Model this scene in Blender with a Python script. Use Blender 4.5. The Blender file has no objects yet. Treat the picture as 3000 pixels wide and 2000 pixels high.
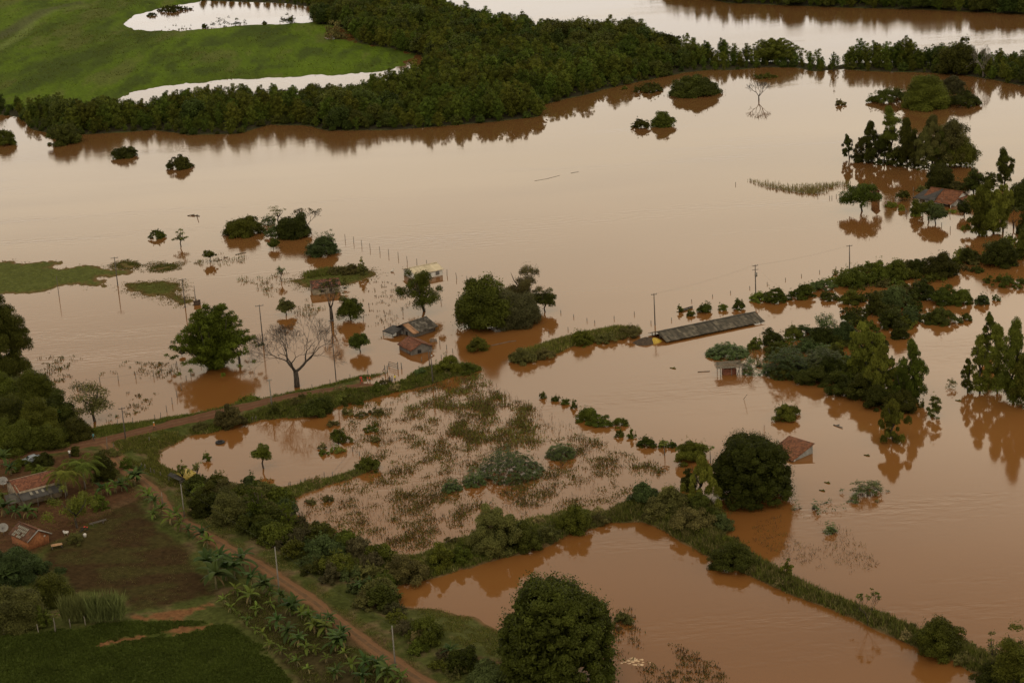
import bpy, math, random
import numpy as np
from mathutils import Vector, Matrix
sc = bpy.context.scene
COL = sc.collection
R = math.radians

# ------------------------------------------------------------------ camera
CAM_H, FPX, PITCH, ROLL = 135.0, 5600.0, R(17.4), R(3.4)     # focal length in pixels of a 3000 px wide picture
cam = bpy.data.cameras.new("camera")
cam.sensor_width = 36.0
cam.lens = 36.0 * FPX / 3000.0
cam.clip_start, cam.clip_end = 1.0, 40000.0
camo = bpy.data.objects.new("camera", cam)
COL.objects.link(camo)
_F = Vector((0, math.cos(PITCH), -math.sin(PITCH)))
_R0, _U0 = Vector((1, 0, 0)), Vector((0, math.sin(PITCH), math.cos(PITCH)))
_c, _s = math.cos(ROLL), math.sin(ROLL)
_Rr, _Uu = _R0 * _c - _U0 * _s, _R0 * _s + _U0 * _c
camo.matrix_world = Matrix(((_Rr.x, _Uu.x, -_F.x, 0), (_Rr.y, _Uu.y, -_F.y, 0), (_Rr.z, _Uu.z, -_F.z, CAM_H), (0, 0, 0, 1)))
sc.camera = camo

# ------------------------------------------------------------------ world: overcast sky
SUN_EL, SUN_AZ = R(52), R(205)
w = bpy.data.worlds.new("World")
sc.world = w
w.use_nodes = True
nt = w.node_tree
nt.nodes.clear()
N = nt.nodes.new
out, bg = N('ShaderNodeOutputWorld'), N('ShaderNodeBackground')
sky = N('ShaderNodeTexSky')
sky.sky_type = 'NISHITA'
sky.sun_disc = False
sky.sun_elevation, sky.sun_rotation = SUN_EL, SUN_AZ
sky.dust_density = 4.0
tc = N('ShaderNodeTexCoord')
sep = N('ShaderNodeSeparateXYZ')
nt.links.new(tc.outputs['Generated'], sep.inputs[0])
ramp = N('ShaderNodeValToRGB')
ramp.color_ramp.interpolation = 'EASE'
def _g(v, t=(1.0, 0.905, 0.80)):
    return (v * t[0], v * t[1], v * t[2], 1)
SKY = [(0.0, 1.0, (1, .95, .87)), (0.13, .99, (1, .93, .83)), (0.22, 1.17, (1, .845, .62)), (0.33, 1.0, (1, .86, .63)), (0.46, .46, (1, .86, .65)), (0.62, .50, (1, .93, .80)), (1.0, .60, (1, .94, .82))]
while len(ramp.color_ramp.elements) < len(SKY):
    ramp.color_ramp.elements.new(0.5)
for e, (p, v, t) in zip(ramp.color_ramp.elements, SKY):
    e.position, e.color = p, _g(v, t)
nt.links.new(sep.outputs['Z'], ramp.inputs[0])
mp = N('ShaderNodeMapping')
mp.inputs['Scale'].default_value = (1.3, 1.3, 8.0)
nz = N('ShaderNodeTexNoise')
nz.inputs['Scale'].default_value = 1.6
nz.inputs['Detail'].default_value = 4.0
nz.inputs['Roughness'].default_value = 0.45
nt.links.new(tc.outputs['Generated'], mp.inputs[0])
nt.links.new(mp.outputs[0], nz.inputs['Vector'])
mr = N('ShaderNodeMapRange')
mr.inputs['From Min'].default_value, mr.inputs['From Max'].default_value = 0.3, 0.7
mr.inputs['To Min'].default_value, mr.inputs['To Max'].default_value = 14.0, 17.8
nt.links.new(nz.outputs['Fac'], mr.inputs['Value'])
# unseen clouds, shaped to dim reflections on the left and brighten the right
sm = N('ShaderNodeMapRange')
sm.interpolation_type = 'SMOOTHSTEP'
sm.inputs['From Min'].default_value, sm.inputs['From Max'].default_value = .20, .31
sm.inputs['To Max'].default_value = 1.25
nt.links.new(sep.outputs['Z'], sm.inputs['Value'])
ma = N('ShaderNodeMath')
ma.operation = 'MULTIPLY_ADD'
ma.inputs[2].default_value = 1.0
xc = N('ShaderNodeClamp')
xc.inputs['Min'].default_value, xc.inputs['Max'].default_value = -.3, .3
nt.links.new(sep.outputs['X'], xc.inputs['Value'])
nt.links.new(xc.outputs[0], ma.inputs[0])
nt.links.new(sm.outputs[0], ma.inputs[1])
mm_ = N('ShaderNodeMath')
mm_.operation = 'MULTIPLY'
nt.links.new(ma.outputs[0], mm_.inputs[0])
nt.links.new(mr.outputs[0], mm_.inputs[1])
vm = N('ShaderNodeVectorMath')
vm.operation = 'SCALE'
nt.links.new(ramp.outputs['Color'], vm.inputs[0])
nt.links.new(mm_.outputs[0], vm.inputs['Scale'])
mx = N('ShaderNodeMix')
mx.data_type = 'RGBA'
mx.inputs[0].default_value = 0.93
nt.links.new(sky.outputs[0], mx.inputs[6])
nt.links.new(vm.outputs[0], mx.inputs[7])
nt.links.new(mx.outputs[2], bg.inputs['Color'])
bg.inputs['Strength'].default_value = 0.1
nt.links.new(bg.outputs[0], out.inputs[0])

sun = bpy.data.lights.new("sun", 'SUN')
sun.energy, sun.angle, sun.color = 0.8, R(28), (1.0, 0.90, 0.76)
suno = bpy.data.objects.new("sun", sun)
COL.objects.link(suno)
_sd = Vector((math.sin(SUN_AZ) * math.cos(SUN_EL), math.cos(SUN_AZ) * math.cos(SUN_EL), math.sin(SUN_EL)))
suno.rotation_euler = _sd.to_track_quat('Z', 'Y').to_euler()
suno.location = _sd * 300

sc.view_settings.view_transform = 'Standard'
sc.view_settings.look = 'None'
sc.view_settings.exposure = 0.0
sc.view_settings.gamma = 1.0
sc.cycles.max_bounces = 5
sc.cycles.diffuse_bounces = 2
sc.cycles.glossy_bounces = 2
sc.cycles.transmission_bounces = 2

# ------------------------------------------------------------------ layout helpers
Fv, Rv, Uv = np.array(_F), np.array(_Rr), np.array(_Uu)
def ground_point(px, py, z=0.0):
    """world point on the level z that the photograph shows at pixel px, py (3000 x 2000)"""
    px, py = np.asarray(px, float), np.asarray(py, float)
    d = Fv + ((px - 1500) / FPX)[..., None] * Rv - ((py - 1000) / FPX)[..., None] * Uv
    t = (CAM_H - z) / np.maximum(-d[..., 2], 1e-4)
    p = d * t[..., None]
    p[..., 2] = z
    return p
def mpp(p):
    """metres per photo pixel at world point p, and the depression of the view there"""
    dx, dy, dz = p[0], p[1], CAM_H - p[2]
    s = math.sqrt(dx * dx + dy * dy + dz * dz)
    depth = dy * math.cos(PITCH) + dz * math.sin(PITCH)
    return depth / FPX, math.asin(dz / s)
def to_pixel(P):
    """photo pixel of ground points (n,2) at the water level"""
    V = np.concatenate([P, np.full((len(P), 1), -CAM_H)], 1)
    d = V @ Fv
    return np.stack([1500 + FPX * (V @ Rv) / d, 1000 - FPX * (V @ Uv) / d], 1)
def poly_world(pts, z=0.0):
    a = np.array(pts, float)
    return ground_point(a[:, 0], a[:, 1], z)[:, :2]
def inside(P, poly):
    x, y = P[:, 0], P[:, 1]
    r = np.zeros(len(P), bool)
    n = len(poly)
    for i in range(n):
        x0, y0 = poly[i]
        x1, y1 = poly[(i + 1) % n]
        if y0 == y1:
            continue
        c = ((y0 > y) != (y1 > y)) & (x < (x1 - x0) * (y - y0) / (y1 - y0) + x0)
        r ^= c
    return r
def seg_dist(P, poly, closed=True):
    best = np.full(len(P), 1e18)
    n = len(poly)
    for i in range(n if closed else n - 1):
        a, b = np.array(poly[i]), np.array(poly[(i + 1) % n])
        ab = b - a
        L = max(ab @ ab, 1e-9)
        ap = P - a
        t = np.clip((ap @ ab) / L, 0, 1)
        q = ap - t[:, None] * ab
        best = np.minimum(best, (q * q).sum(1))
    return np.sqrt(best)
def signed(P, poly, far=12.0):
    """signed distance, positive inside; only computed near the polygon's bounding box"""
    r = np.full(len(P), -far)
    lo, hi = poly.min(0) - far, poly.max(0) + far
    m = (P[:, 0] > lo[0]) & (P[:, 0] < hi[0]) & (P[:, 1] > lo[1]) & (P[:, 1] < hi[1])
    if m.any():
        Q = P[m]
        d = seg_dist(Q, poly)
        r[m] = np.where(inside(Q, poly), d, -d)
    return r
def _hash(ix, iy, s):
    v = np.sin(ix * 127.1 + iy * 311.7 + s * 74.7) * 43758.5453
    return v - np.floor(v)
def vnoise(x, y, s=0):
    ix, iy = np.floor(x), np.floor(y)
    fx, fy = x - ix, y - iy
    fx, fy = fx * fx * (3 - 2 * fx), fy * fy * (3 - 2 * fy)
    a, b = _hash(ix, iy, s), _hash(ix + 1, iy, s)
    c, d = _hash(ix, iy + 1, s), _hash(ix + 1, iy + 1, s)
    return (a + (b - a) * fx) * (1 - fy) + (c + (d - c) * fx) * fy
def fbm(x, y, s=0, o=4):
    r, a, t = 0, 1.0, 0
    for k in range(o):
        r = r + a * vnoise(x * 2 ** k, y * 2 ** k, s + k * 13)
        t += a
        a *= .5
    return r / t

# ------------------------------------------------------------------ land outlines (photo pixels)
LAND_MAIN = [(-900, 900), (-300, 1020), (20, 1080), (70, 1100), (120, 1130), (180, 1170), (215, 1210), (235, 1240), (281, 1252), (374, 1243), (459, 1233), (553, 1215), (630, 1204), (698, 1189),
    (800, 1164), (915, 1138), (1000, 1119), (1055, 1104), (1136, 1088), (1138, 1093), (1085, 1112), (1110, 1128), (1150, 1122), (1200, 1104), (1240, 1080), (1290, 1066), (1400, 1066), (1410, 1084),
    (1330, 1106), (1250, 1128), (1150, 1146), (1085, 1172), (1000, 1190), (925, 1218), (860, 1224), (770, 1228), (698, 1246), (638, 1258), (574, 1277), (500, 1304), (462, 1330), (470, 1352), (520, 1390),
    (574, 1408), (680, 1430), (800, 1437), (880, 1417), (1000, 1393), (1085, 1364), (1093, 1372), (1000, 1412), (906, 1440), (808, 1490), (885, 1532), (1000, 1585), (1140, 1634), (1250, 1615), (1390, 1562),
    (1560, 1518), (1640, 1502), (1740, 1492), (1800, 1500), (1790, 1530), (1710, 1558), (1600, 1593), (1500, 1628), (1300, 1686), (1160, 1718), (1140, 1745), (1170, 1778), (1280, 1780), (1400, 1815),
    (1480, 1860), (1560, 1920), (1700, 1985), (1790, 2060), (1850, 2600), (-900, 2600)]
LAND_BANK = [(1770, 1512), (1800, 1490), (1850, 1474), (1950, 1450), (2080, 1468), (2130, 1520), (2120, 1572), (2200, 1620), (2310, 1692), (2420, 1742), (2580, 1800), (2690, 1852), (2830, 1880), (2870, 1915), (3000, 1965), (3300, 2100),
    (3300, 2180), (3000, 2075), (2900, 1995), (2800, 1938), (2700, 1905), (2600, 1856), (2480, 1806), (2330, 1746), (2200, 1690), (2060, 1622), (1950, 1558), (1880, 1530), (1790, 1532)]
LAND_LEVEE = [(1495, 1046), (1540, 1030), (1620, 1002), (1700, 982), (1800, 962), (1880, 966), (1825, 994), (1700, 1008), (1620, 1040), (1520, 1062)]
LAND_FIELD = [(-1500, 340), (-200, 325), (0, 325), (200, 335), (300, 330), (345, 300), (372, 272), (480, 254), (560, 244), (680, 233), (800, 229), (900, 223), (1000, 219), (1100, 212), (1160, 204), (1190, 185), (1215, 158), (1150, 143), (1050, 126),
    (1005, 117), (950, 112), (946, 106), (965, 96), (990, 70), (920, 66), (850, 69), (730, 74), (620, 84), (520, 91), (440, 91), (380, 84), (355, 72), (370, 62), (400, 44), (470, 26), (560, 10), (600, 2), (640, -60), (300, -260), (-2200, -220)]
FOREST = [(-300, 330), (0, 336), (60, 346), (90, 380), (180, 396), (300, 392), (450, 382), (560, 396), (700, 392), (790, 366), (900, 368), (960, 384), (1080, 382), (1150, 382), (1300, 370), (1450, 357),
    (1580, 342), (1590, 308), (1660, 290), (1720, 278), (1780, 260), (1860, 243), (1940, 226), (2010, 213), (2080, 206), (2150, 206), (2230, 198), (2330, 198), (2380, 210), (2480, 203), (2560, 210), (2700, 213),
    (2800, 218), (2900, 233), (3000, 252), (3400, 300), (3400, 225), (2950, 190), (2800, 182), (2700, 184), (2500, 184), (2430, 196), (2340, 182), (2200, 180), (2050, 176), (1950, 160), (1850, 130), (1750, 125), (1650, 118),
    (1500, 100), (1400, 80), (1300, 45), (1250, -60), (925, -60), (930, 72), (1012, 80), (1050, 126), (1150, 143), (1225, 160), (1270, 175), (1250, 225), (1180, 250), (1050, 285), (900, 296), (700, 302), (600, 310), (450, 330), (300, 338), (150, 325), (0, 316), (-300, 312)]
FOREST_TOP = [(560, -70), (590, 3), (720, 7), (830, 10), (928, 24), (935, -70)]
FOREST_FAR = [(1850, -70), (2000, -12), (2140, 10), (2350, 18), (2500, 24), (2700, 29), (2900, 38), (3400, 60), (3400, -20), (2600, -100), (1850, -130)]
ISLES = [
    [(-500, 768), (0, 767), (32, 765), (77, 771), (110, 767), (174, 766), (182, 770), (149, 784), (187, 788), (238, 778), (276, 777), (319, 788), (370, 792), (389, 797), (357, 807), (323, 811), (298, 814), (308, 829), (306, 839), (255, 837), (230, 835), (174, 839), (145, 850), (81, 858), (0, 863), (-500, 880)],
    [(362, 831), (417, 828), (489, 822), (502, 831), (532, 826), (534, 854), (517, 861), (532, 871), (566, 880), (553, 888), (530, 895), (506, 884), (481, 867), (425, 863), (383, 850)],
    [(357, 768), (371, 771), (389, 782), (376, 785), (359, 776)],
    [(459, 770), (466, 778), (480, 782), (512, 774), (508, 779), (485, 790), (466, 790), (460, 782)],
    [(827, 825), (880, 814), (900, 800), (960, 788), (1043, 787), (1104, 797), (1085, 814), (1021, 831), (995, 836), (915, 846), (885, 844), (872, 832)],
    [(1143, 757), (1158, 752), (1168, 755), (1181, 760), (1149, 762)]]
ROADS = {
    'road': ([(-260, 1420), (-100, 1380), (45, 1341), (140, 1324), (255, 1303), (350, 1281), (457, 1256), (532, 1237), (620, 1217), (698, 1197), (800, 1175), (893, 1153), (1000, 1133), (1043, 1124), (1082, 1118), (1150, 1104)], 4.6),
    'path': ([(305, 1296), (340, 1340), (370, 1380), (410, 1402), (437, 1424), (462, 1452), (490, 1492), (530, 1522), (617, 1578), (682, 1613), (759, 1656), (842, 1712), (917, 1762), (1006, 1832), (1095, 1900), (1200, 1972), (1320, 2055), (1500, 2180)], 2.9)}
ROADW = {}
for k, (pts, wd) in ROADS.items():
    a = np.array(pts, float)
    ROADW[k] = (ground_point(a[:, 0], a[:, 1], 0.9)[:, :2], wd)
PW = {n: poly_world(p) for n, p in (('main', LAND_MAIN), ('bank', LAND_BANK), ('levee', LAND_LEVEE), ('field', LAND_FIELD), ('forest', FOREST), ('ftop', FOREST_TOP), ('ffar', FOREST_FAR))}
ISW = [poly_world(p) for p in ISLES]
ROAD_END = ROADW['road'][0][-2]

def heights(P):
    """ground height above the flood level at world points (n,2)"""
    n1 = fbm(P[:, 0] * .22, P[:, 1] * .13, 3, 4) - .5
    n2 = fbm(P[:, 0] * .9, P[:, 1] * .5, 8, 3) - .5
    h = np.full(len(P), -1.6)
    for k, cap, sl, na in (('main', 1.0, .14, 3.2), ('bank', 1.0, .38, 1.3), ('levee', .9, .35, 1.5), ('field', .7, .04, 10.0), ('forest', .25, .05, 2.0), ('ftop', .4, .05, 2.0), ('ffar', .5, .05, 2.0)):
        d = signed(P, PW[k], 40.0 if k == 'field' else 14.0) + n1 * na
        h = np.maximum(h, np.clip(d * sl, -1.6, cap))
    for q in ISW:
        d = signed(P, q, 14.0) + n1 * 3.0 + n2 * 4.0
        h = np.maximum(h, np.clip(d * .09, -1.6, .35))
    h = np.where(h > .15, h + (fbm(P[:, 0] * .6, P[:, 1] * .6, 9, 3) - .5) * .25 * np.clip((h - .15) * 3, 0, 1), h)
    for k, (q, wd) in ROADW.items():
        d = seg_dist(P, q, False)
        if k == 'road':
            de = np.hypot(P[:, 0] - ROAD_END[0], P[:, 1] - ROAD_END[1])
            sgn = np.sign((P[:, 0] - ROAD_END[0]) * -.8 + (P[:, 1] - ROAD_END[1]) * -.6)
            t = np.clip(.02 + de * sgn * .045, -1.2, 1.1)
        else:
            t = .95
        f = np.clip((wd * .5 + 1.6 - d) / 1.2, 0, 1)
        f = f * f * (3 - 2 * f)
        h = h * (1 - f) + (t) * f
    return h
def gh(x, y):
    return float(heights(np.array([[x, y]]))[0])
def place(px, py, land=None):
    """ground or water point under pixel; z is the ground where it is dry, else the water level"""
    p = ground_point(px, py, 0.0)
    z = gh(p[0], p[1])
    if z > 0.05 and land is not False:
        p = ground_point(px, py, z)
        z = max(gh(p[0], p[1]), 0.0)
    else:
        z = 0.0
    return np.array([p[0], p[1], z])

# ------------------------------------------------------------------ object helpers
USED = set()
def tag(o, label=None, cat=None, group=None, kind=None):
    if label: o['label'] = label
    if cat: o['category'] = cat
    if group: o['group'] = group
    if kind: o['kind'] = kind
    return o
def thing(name, loc, rz=0.0, label=None, cat=None, group=None):
    o = bpy.data.objects.new(name, None)
    o.empty_display_size = .3
    COL.objects.link(o)
    o.location = [float(v) for v in loc]
    o.rotation_euler = (0, 0, rz)
    return tag(o, label, cat, group)
class MB:
    """collects quads/ngons with a material slot and a tone value per face"""
    def __init__(s):
        s.v, s.f, s.m, s.t = [], [], [], []
        s.n = 0
        s.qv, s.qm, s.qt = [], [], []      # numpy quads, 4 own vertices each
    def add(s, verts, faces, m=0, t=.5):
        b = s.n
        s.v.extend([tuple(map(float, q)) for q in verts])
        s.n += len(verts)
        for f in faces:
            s.f.append([b + i for i in f])
            s.m.append(m)
            s.t.append(t)
        return s
    def box(s, lo, hi, m=0, t=.5, mat=None):
        x0, y0, z0 = lo
        x1, y1, z1 = hi
        v = [(x0, y0, z0), (x1, y0, z0), (x1, y1, z0), (x0, y1, z0), (x0, y0, z1), (x1, y0, z1), (x1, y1, z1), (x0, y1, z1)]
        if mat is not None:
            v = [tuple(mat @ Vector(q)) for q in v]
        return s.add(v, [(0, 3, 2, 1), (4, 5, 6, 7), (0, 1, 5, 4), (1, 2, 6, 5), (2, 3, 7, 6), (3, 0, 4, 7)], m, t)
    def beam(s, a, b, w, h=None, m=0, t=.5):
        a, b = Vector(a), Vector(b)
        h = h or w
        d = b - a
        q = d.to_track_quat('Z', 'Y').to_matrix().to_4x4()
        q.translation = a
        return s.box((-w / 2, -h / 2, 0), (w / 2, h / 2, d.length), m, t, q)
    def tube(s, pts, rad, k=5, m=0, t=.5, cap=True):
        pts = [np.array(p, float) for p in pts]
        n = len(pts)
        if not hasattr(rad, '__len__'):
            rad = [rad] * n
        V = []
        ref = np.array([.31, .77, .55])
        for i in range(n):
            d = pts[min(i + 1, n - 1)] - pts[max(i - 1, 0)]
            d = d / (np.linalg.norm(d) + 1e-9)
            a = np.cross(d, ref)
            a /= np.linalg.norm(a) + 1e-9
            b = np.cross(d, a)
            for j in range(k):
                th = 2 * math.pi * j / k
                V.append(pts[i] + (a * math.cos(th) + b * math.sin(th)) * rad[i])
        Fc = []
        for i in range(n - 1):
            for j in range(k):
                Fc.append((i * k + j, i * k + (j + 1) % k, (i + 1) * k + (j + 1) % k, (i + 1) * k + j))
        if cap:
            Fc.append(tuple(range(k - 1, -1, -1)))
            Fc.append(tuple((n - 1) * k + j for j in range(k)))
        return s.add(V, Fc, m, t)
    def quads(s, q, m=0, t=None):
        q = np.asarray(q, np.float32).reshape(-1, 4, 3)
        s.qv.append(q)
        s.qm.append(np.full(len(q), m, np.int32) if not hasattr(m, '__len__') else np.asarray(m, np.int32))
        s.qt.append(np.full(len(q), .5, np.float32) if t is None else np.asarray(t, np.float32))
        return s
    def mesh(s, name, mats, smooth=False):
        me = bpy.data.meshes.new(name)
        nv0 = len(s.v)
        V = np.array(s.v, np.float32).reshape(-1, 3)
        Q = np.concatenate(s.qv) if s.qv else np.zeros((0, 4, 3), np.float32)
        V = np.concatenate([V, Q.reshape(-1, 3)])
        loops = np.array([i for f in s.f for i in f], np.int32)
        cnt = np.array([len(f) for f in s.f], np.int32)
        loops = np.concatenate([loops, nv0 + np.arange(len(Q) * 4, dtype=np.int32)])
        cnt = np.concatenate([cnt, np.full(len(Q), 4, np.int32)]).astype(np.int32)
        mi = np.concatenate([np.array(s.m, np.int32)] + s.qm).astype(np.int32)
        to = np.concatenate([np.array(s.t, np.float32)] + s.qt).astype(np.float32)
        me.vertices.add(len(V))
        me.vertices.foreach_set('co', V.ravel())
        me.loops.add(len(loops))
        me.loops.foreach_set('vertex_index', loops)
        me.polygons.add(len(cnt))
        me.polygons.foreach_set('loop_start', np.concatenate([[0], np.cumsum(cnt)[:-1]]).astype(np.int32))
        me.polygons.foreach_set('material_index', mi)
        if smooth:
            me.polygons.foreach_set('use_smooth', np.ones(len(cnt), bool))
        at = me.attributes.new('tone', 'FLOAT', 'FACE')
        at.data.foreach_set('value', to)
        for m in (mats if isinstance(mats, (list, tuple)) else [mats]):
            me.materials.append(m)
        me.update(calc_edges=True)
        return me
    def obj(s, name, mats, parent=None, loc=None, rz=0.0, smooth=False):
        o = bpy.data.objects.new(name, s.mesh(name, mats, smooth))
        COL.objects.link(o)
        if parent is not None:
            o.parent = parent
        if loc is not None:
            o.location = [float(v) for v in loc]
            o.rotation_euler = (0, 0, rz)
        return o

# ------------------------------------------------------------------ materials
def new_mat(name):
    m = bpy.data.materials.new(name)
    m.use_nodes = True
    t = m.node_tree
    return m, t, t.nodes['Principled BSDF']
def noisy(name, c0, c1, scale=3.0, rough=.85, stretch=(1, 1, 1), detail=4.0, spec=.3, bump=0.0, use='Object', mid=.5):
    m, t, b = new_mat(name)
    tcn = t.nodes.new('ShaderNodeTexCoord')
    mpn = t.nodes.new('ShaderNodeMapping')
    mpn.inputs['Scale'].default_value = stretch
    nzn = t.nodes.new('ShaderNodeTexNoise')
    nzn.inputs['Scale'].default_value = scale
    nzn.inputs['Detail'].default_value = detail
    rp = t.nodes.new('ShaderNodeValToRGB')
    rp.color_ramp.elements[0].position, rp.color_ramp.elements[1].position = mid - .18, mid + .18
    rp.color_ramp.elements[0].color, rp.color_ramp.elements[1].color = (*c0, 1), (*c1, 1)
    t.links.new(tcn.outputs[use], mpn.inputs[0])
    t.links.new(mpn.outputs[0], nzn.inputs['Vector'])
    t.links.new(nzn.outputs['Fac'], rp.inputs[0])
    t.links.new(rp.outputs[0], b.inputs['Base Color'])
    b.inputs['Roughness'].default_value = rough
    b.inputs['Specular IOR Level'].default_value = spec
    if bump:
        bn = t.nodes.new('ShaderNodeBump')
        bn.inputs['Strength'].default_value = bump
        bn.inputs['Distance'].default_value = .05
        t.links.new(nzn.outputs['Fac'], bn.inputs['Height'])
        t.links.new(bn.outputs[0], b.inputs['Normal'])
    return m
def foliage(name, c, var=.5, hue=.02, transl=.22):
    """leaf colour varied per leaf (face attribute) and per plant (object random)"""
    m, t, b = new_mat(name)
    at = t.nodes.new('ShaderNodeAttribute')
    at.attribute_name = 'tone'
    oi = t.nodes.new('ShaderNodeObjectInfo')
    mr_ = t.nodes.new('ShaderNodeMapRange')
    mr_.inputs['To Min'].default_value, mr_.inputs['To Max'].default_value = 1 - var, 1 + var
    t.links.new(at.outputs['Fac'], mr_.inputs['Value'])
    hs = t.nodes.new('ShaderNodeHueSaturation')
    hs.inputs['Color'].default_value = (*c, 1)
    h2 = t.nodes.new('ShaderNodeMapRange')
    h2.inputs['To Min'].default_value, h2.inputs['To Max'].default_value = .5 - hue, .5 + hue
    t.links.new(oi.outputs['Random'], h2.inputs['Value'])
    t.links.new(h2.outputs[0], hs.inputs['Hue'])
    v2 = t.nodes.new('ShaderNodeMapRange')
    v2.inputs['To Min'].default_value, v2.inputs['To Max'].default_value = .72, 1.28
    mu = t.nodes.new('ShaderNodeMath')
    mu.operation = 'MULTIPLY'
    mu.inputs[1].default_value = 7.31
    fr = t.nodes.new('ShaderNodeMath')
    fr.operation = 'FRACT'
    t.links.new(oi.outputs['Random'], mu.inputs[0])
    t.links.new(mu.outputs[0], fr.inputs[0])
    t.links.new(fr.outputs[0], v2.inputs['Value'])
    m3 = t.nodes.new('ShaderNodeMath')
    m3.operation = 'MULTIPLY'
    t.links.new(mr_.outputs[0], m3.inputs[0])
    t.links.new(v2.outputs[0], m3.inputs[1])
    t.links.new(m3.outputs[0], hs.inputs['Value'])
    t.links.new(hs.outputs[0], b.inputs['Base Color'])
    b.inputs['Roughness'].default_value = .55
    b.inputs['Specular IOR Level'].default_value = .06
    tr = t.nodes.new('ShaderNodeBsdfTranslucent')
    t.links.new(hs.outputs[0], tr.inputs['Color'])
    ms = t.nodes.new('ShaderNodeMixShader')
    ms.inputs[0].default_value = transl
    t.links.new(b.outputs[0], ms.inputs[1])
    t.links.new(tr.outputs[0], ms.inputs[2])
    t.links.new(ms.outputs[0], t.nodes['Material Output'].inputs['Surface'])
    return m
G = .80
def _f(*c):
    return tuple(v * G for v in c)
FOL = {
    'dk': foliage('leaves_dark', _f(.058, .062, .010)), 'md': foliage('leaves_green', _f(.086, .098, .013)), 'lt': foliage('leaves_light', _f(.125, .138, .020)),
    'ye': foliage('leaves_yellowish', _f(.175, .175, .030)), 'bl': foliage('leaves_bluish', _f(.080, .102, .030)), 'ol': foliage('leaves_olive', _f(.115, .105, .030)),
    'mango': foliage('leaves_mango', _f(.044, .052, .007), .65), 'bam': foliage('leaves_bamboo', _f(.066, .088, .009), .55), 'ban': foliage('leaves_banana', _f(.050, .078, .018), .45),
    'palm': foliage('leaves_palm', _f(.135, .155, .028), .5), 'gr': foliage('grass_blades', _f(.150, .150, .030), .5), 'dry': foliage('dry_grass_blades', _f(.24, .19, .075), .5),
    'stalk': foliage('dead_stalks', _f(.135, .090, .040), .5), 'yg': foliage('leaves_young_banana', _f(.090, .118, .018), .4), 'for': foliage('leaves_forest', _f(.066, .080, .014), .65, .03),
    'forb': foliage('leaves_forest_bamboo', _f(.100, .118, .015), .65, .03), 'crop': foliage('crop_leaves', _f(.086, .100, .016), .5), 'cane': foliage('cane_leaves', _f(.13, .15, .045), .4), 'red': foliage('leaves_brownish', _f(.085, .075, .030), .4), 'hedge': foliage('leaves_hedge', _f(.20, .21, .03), .4)}
BARK = noisy('bark', (.022, .016, .011), (.060, .046, .033), 4.0, .9, (1, 1, .3))
BARK_G = noisy('pale_bark', (.10, .085, .065), (.20, .17, .135), 3.0, .9, (1, 1, .3))
WOOD = noisy('weathered_wood', (.055, .045, .036), (.15, .13, .105), 3.0, .9, (4, 4, .5))
WOODP = noisy('pole_wood', (.05, .04, .034), (.11, .095, .08), 2.0, .9, (4, 4, .3))
CONC = noisy('pole_concrete', (.13, .115, .095), (.20, .18, .15), 2.0, .9)
# ------------------------------------------------------------------ ground sheet
def lerp_pts(pts, d):
    return pts
def arr(px):
    return poly_world(px)
DIRT = arr([(298, 1508), (340, 1492), (408, 1480), (440, 1520), (480, 1560), (553, 1612), (595, 1680), (640, 1762), (532, 1785), (383, 1815), (361, 1764), (204, 1750), (179, 1715), (123, 1660), (119, 1625), (179, 1595), (276, 1553)])
YARD = arr([(-400, 1330), (0, 1362), (110, 1350), (230, 1330), (300, 1340), (345, 1400), (410, 1440), (425, 1480), (360, 1500), (270, 1556), (190, 1600), (120, 1640), (-400, 1700)])
TRACK = arr([(298, 1500), (360, 1478), (420, 1462), (424, 1474), (380, 1490), (310, 1520), (230, 1555), (170, 1560), (220, 1538)])
BARE = [arr([(383, 1829), (470, 1815), (532, 1802), (574, 1782), (610, 1782), (632, 1793), (640, 1808), (560, 1812), (520, 1824), (420, 1836)]), arr([(470, 1866), (560, 1845), (636, 1834), (640, 1844), (590, 1860), (545, 1872), (480, 1880)]), arr([(290, 1905), (360, 1882), (470, 1868), (480, 1874), (380, 1890), (300, 1912)])]
CROP = arr([(-600, 1878), (0, 1874), (120, 1862), (240, 1845), (361, 1828), (470, 1830), (600, 1830), (690, 1838), (725, 1860), (770, 1905), (810, 1955), (850, 2005), (980, 2200), (-600, 2400)])
GROVE = arr([(660, 1760), (700, 1740), (760, 1745), (860, 1800), (960, 1860), (1060, 1930), (1180, 2030), (1300, 2200), (980, 2200), (850, 2000), (770, 1900), (720, 1850), (650, 1800)])
ROWS = arr([(1160, 1775), (1280, 1778), (1400, 1815), (1490, 1870), (1500, 1930), (1440, 1960), (1360, 1905), (1290, 1870), (1200, 1830)])
SOIL2 = arr([(1330, 1900), (1400, 1930), (1490, 1930), (1560, 1930), (1720, 1995), (1800, 2080), (1900, 2300), (1450, 2300), (1400, 2050)])
BAND1 = [(-10, 150), (60, 110), (100, 60), (150, 35), (240, 25)]
BANDW = ground_point(np.array([p[0] for p in BAND1], float), np.array([p[1] for p in BAND1], float))[:, :2]
BAND2 = [(-10, 118), (40, 90), (85, 60), (130, 35), (230, 12)]
BANDW2 = ground_point(np.array([p[0] for p in BAND2], float), np.array([p[1] for p in BAND2], float))[:, :2]

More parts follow.
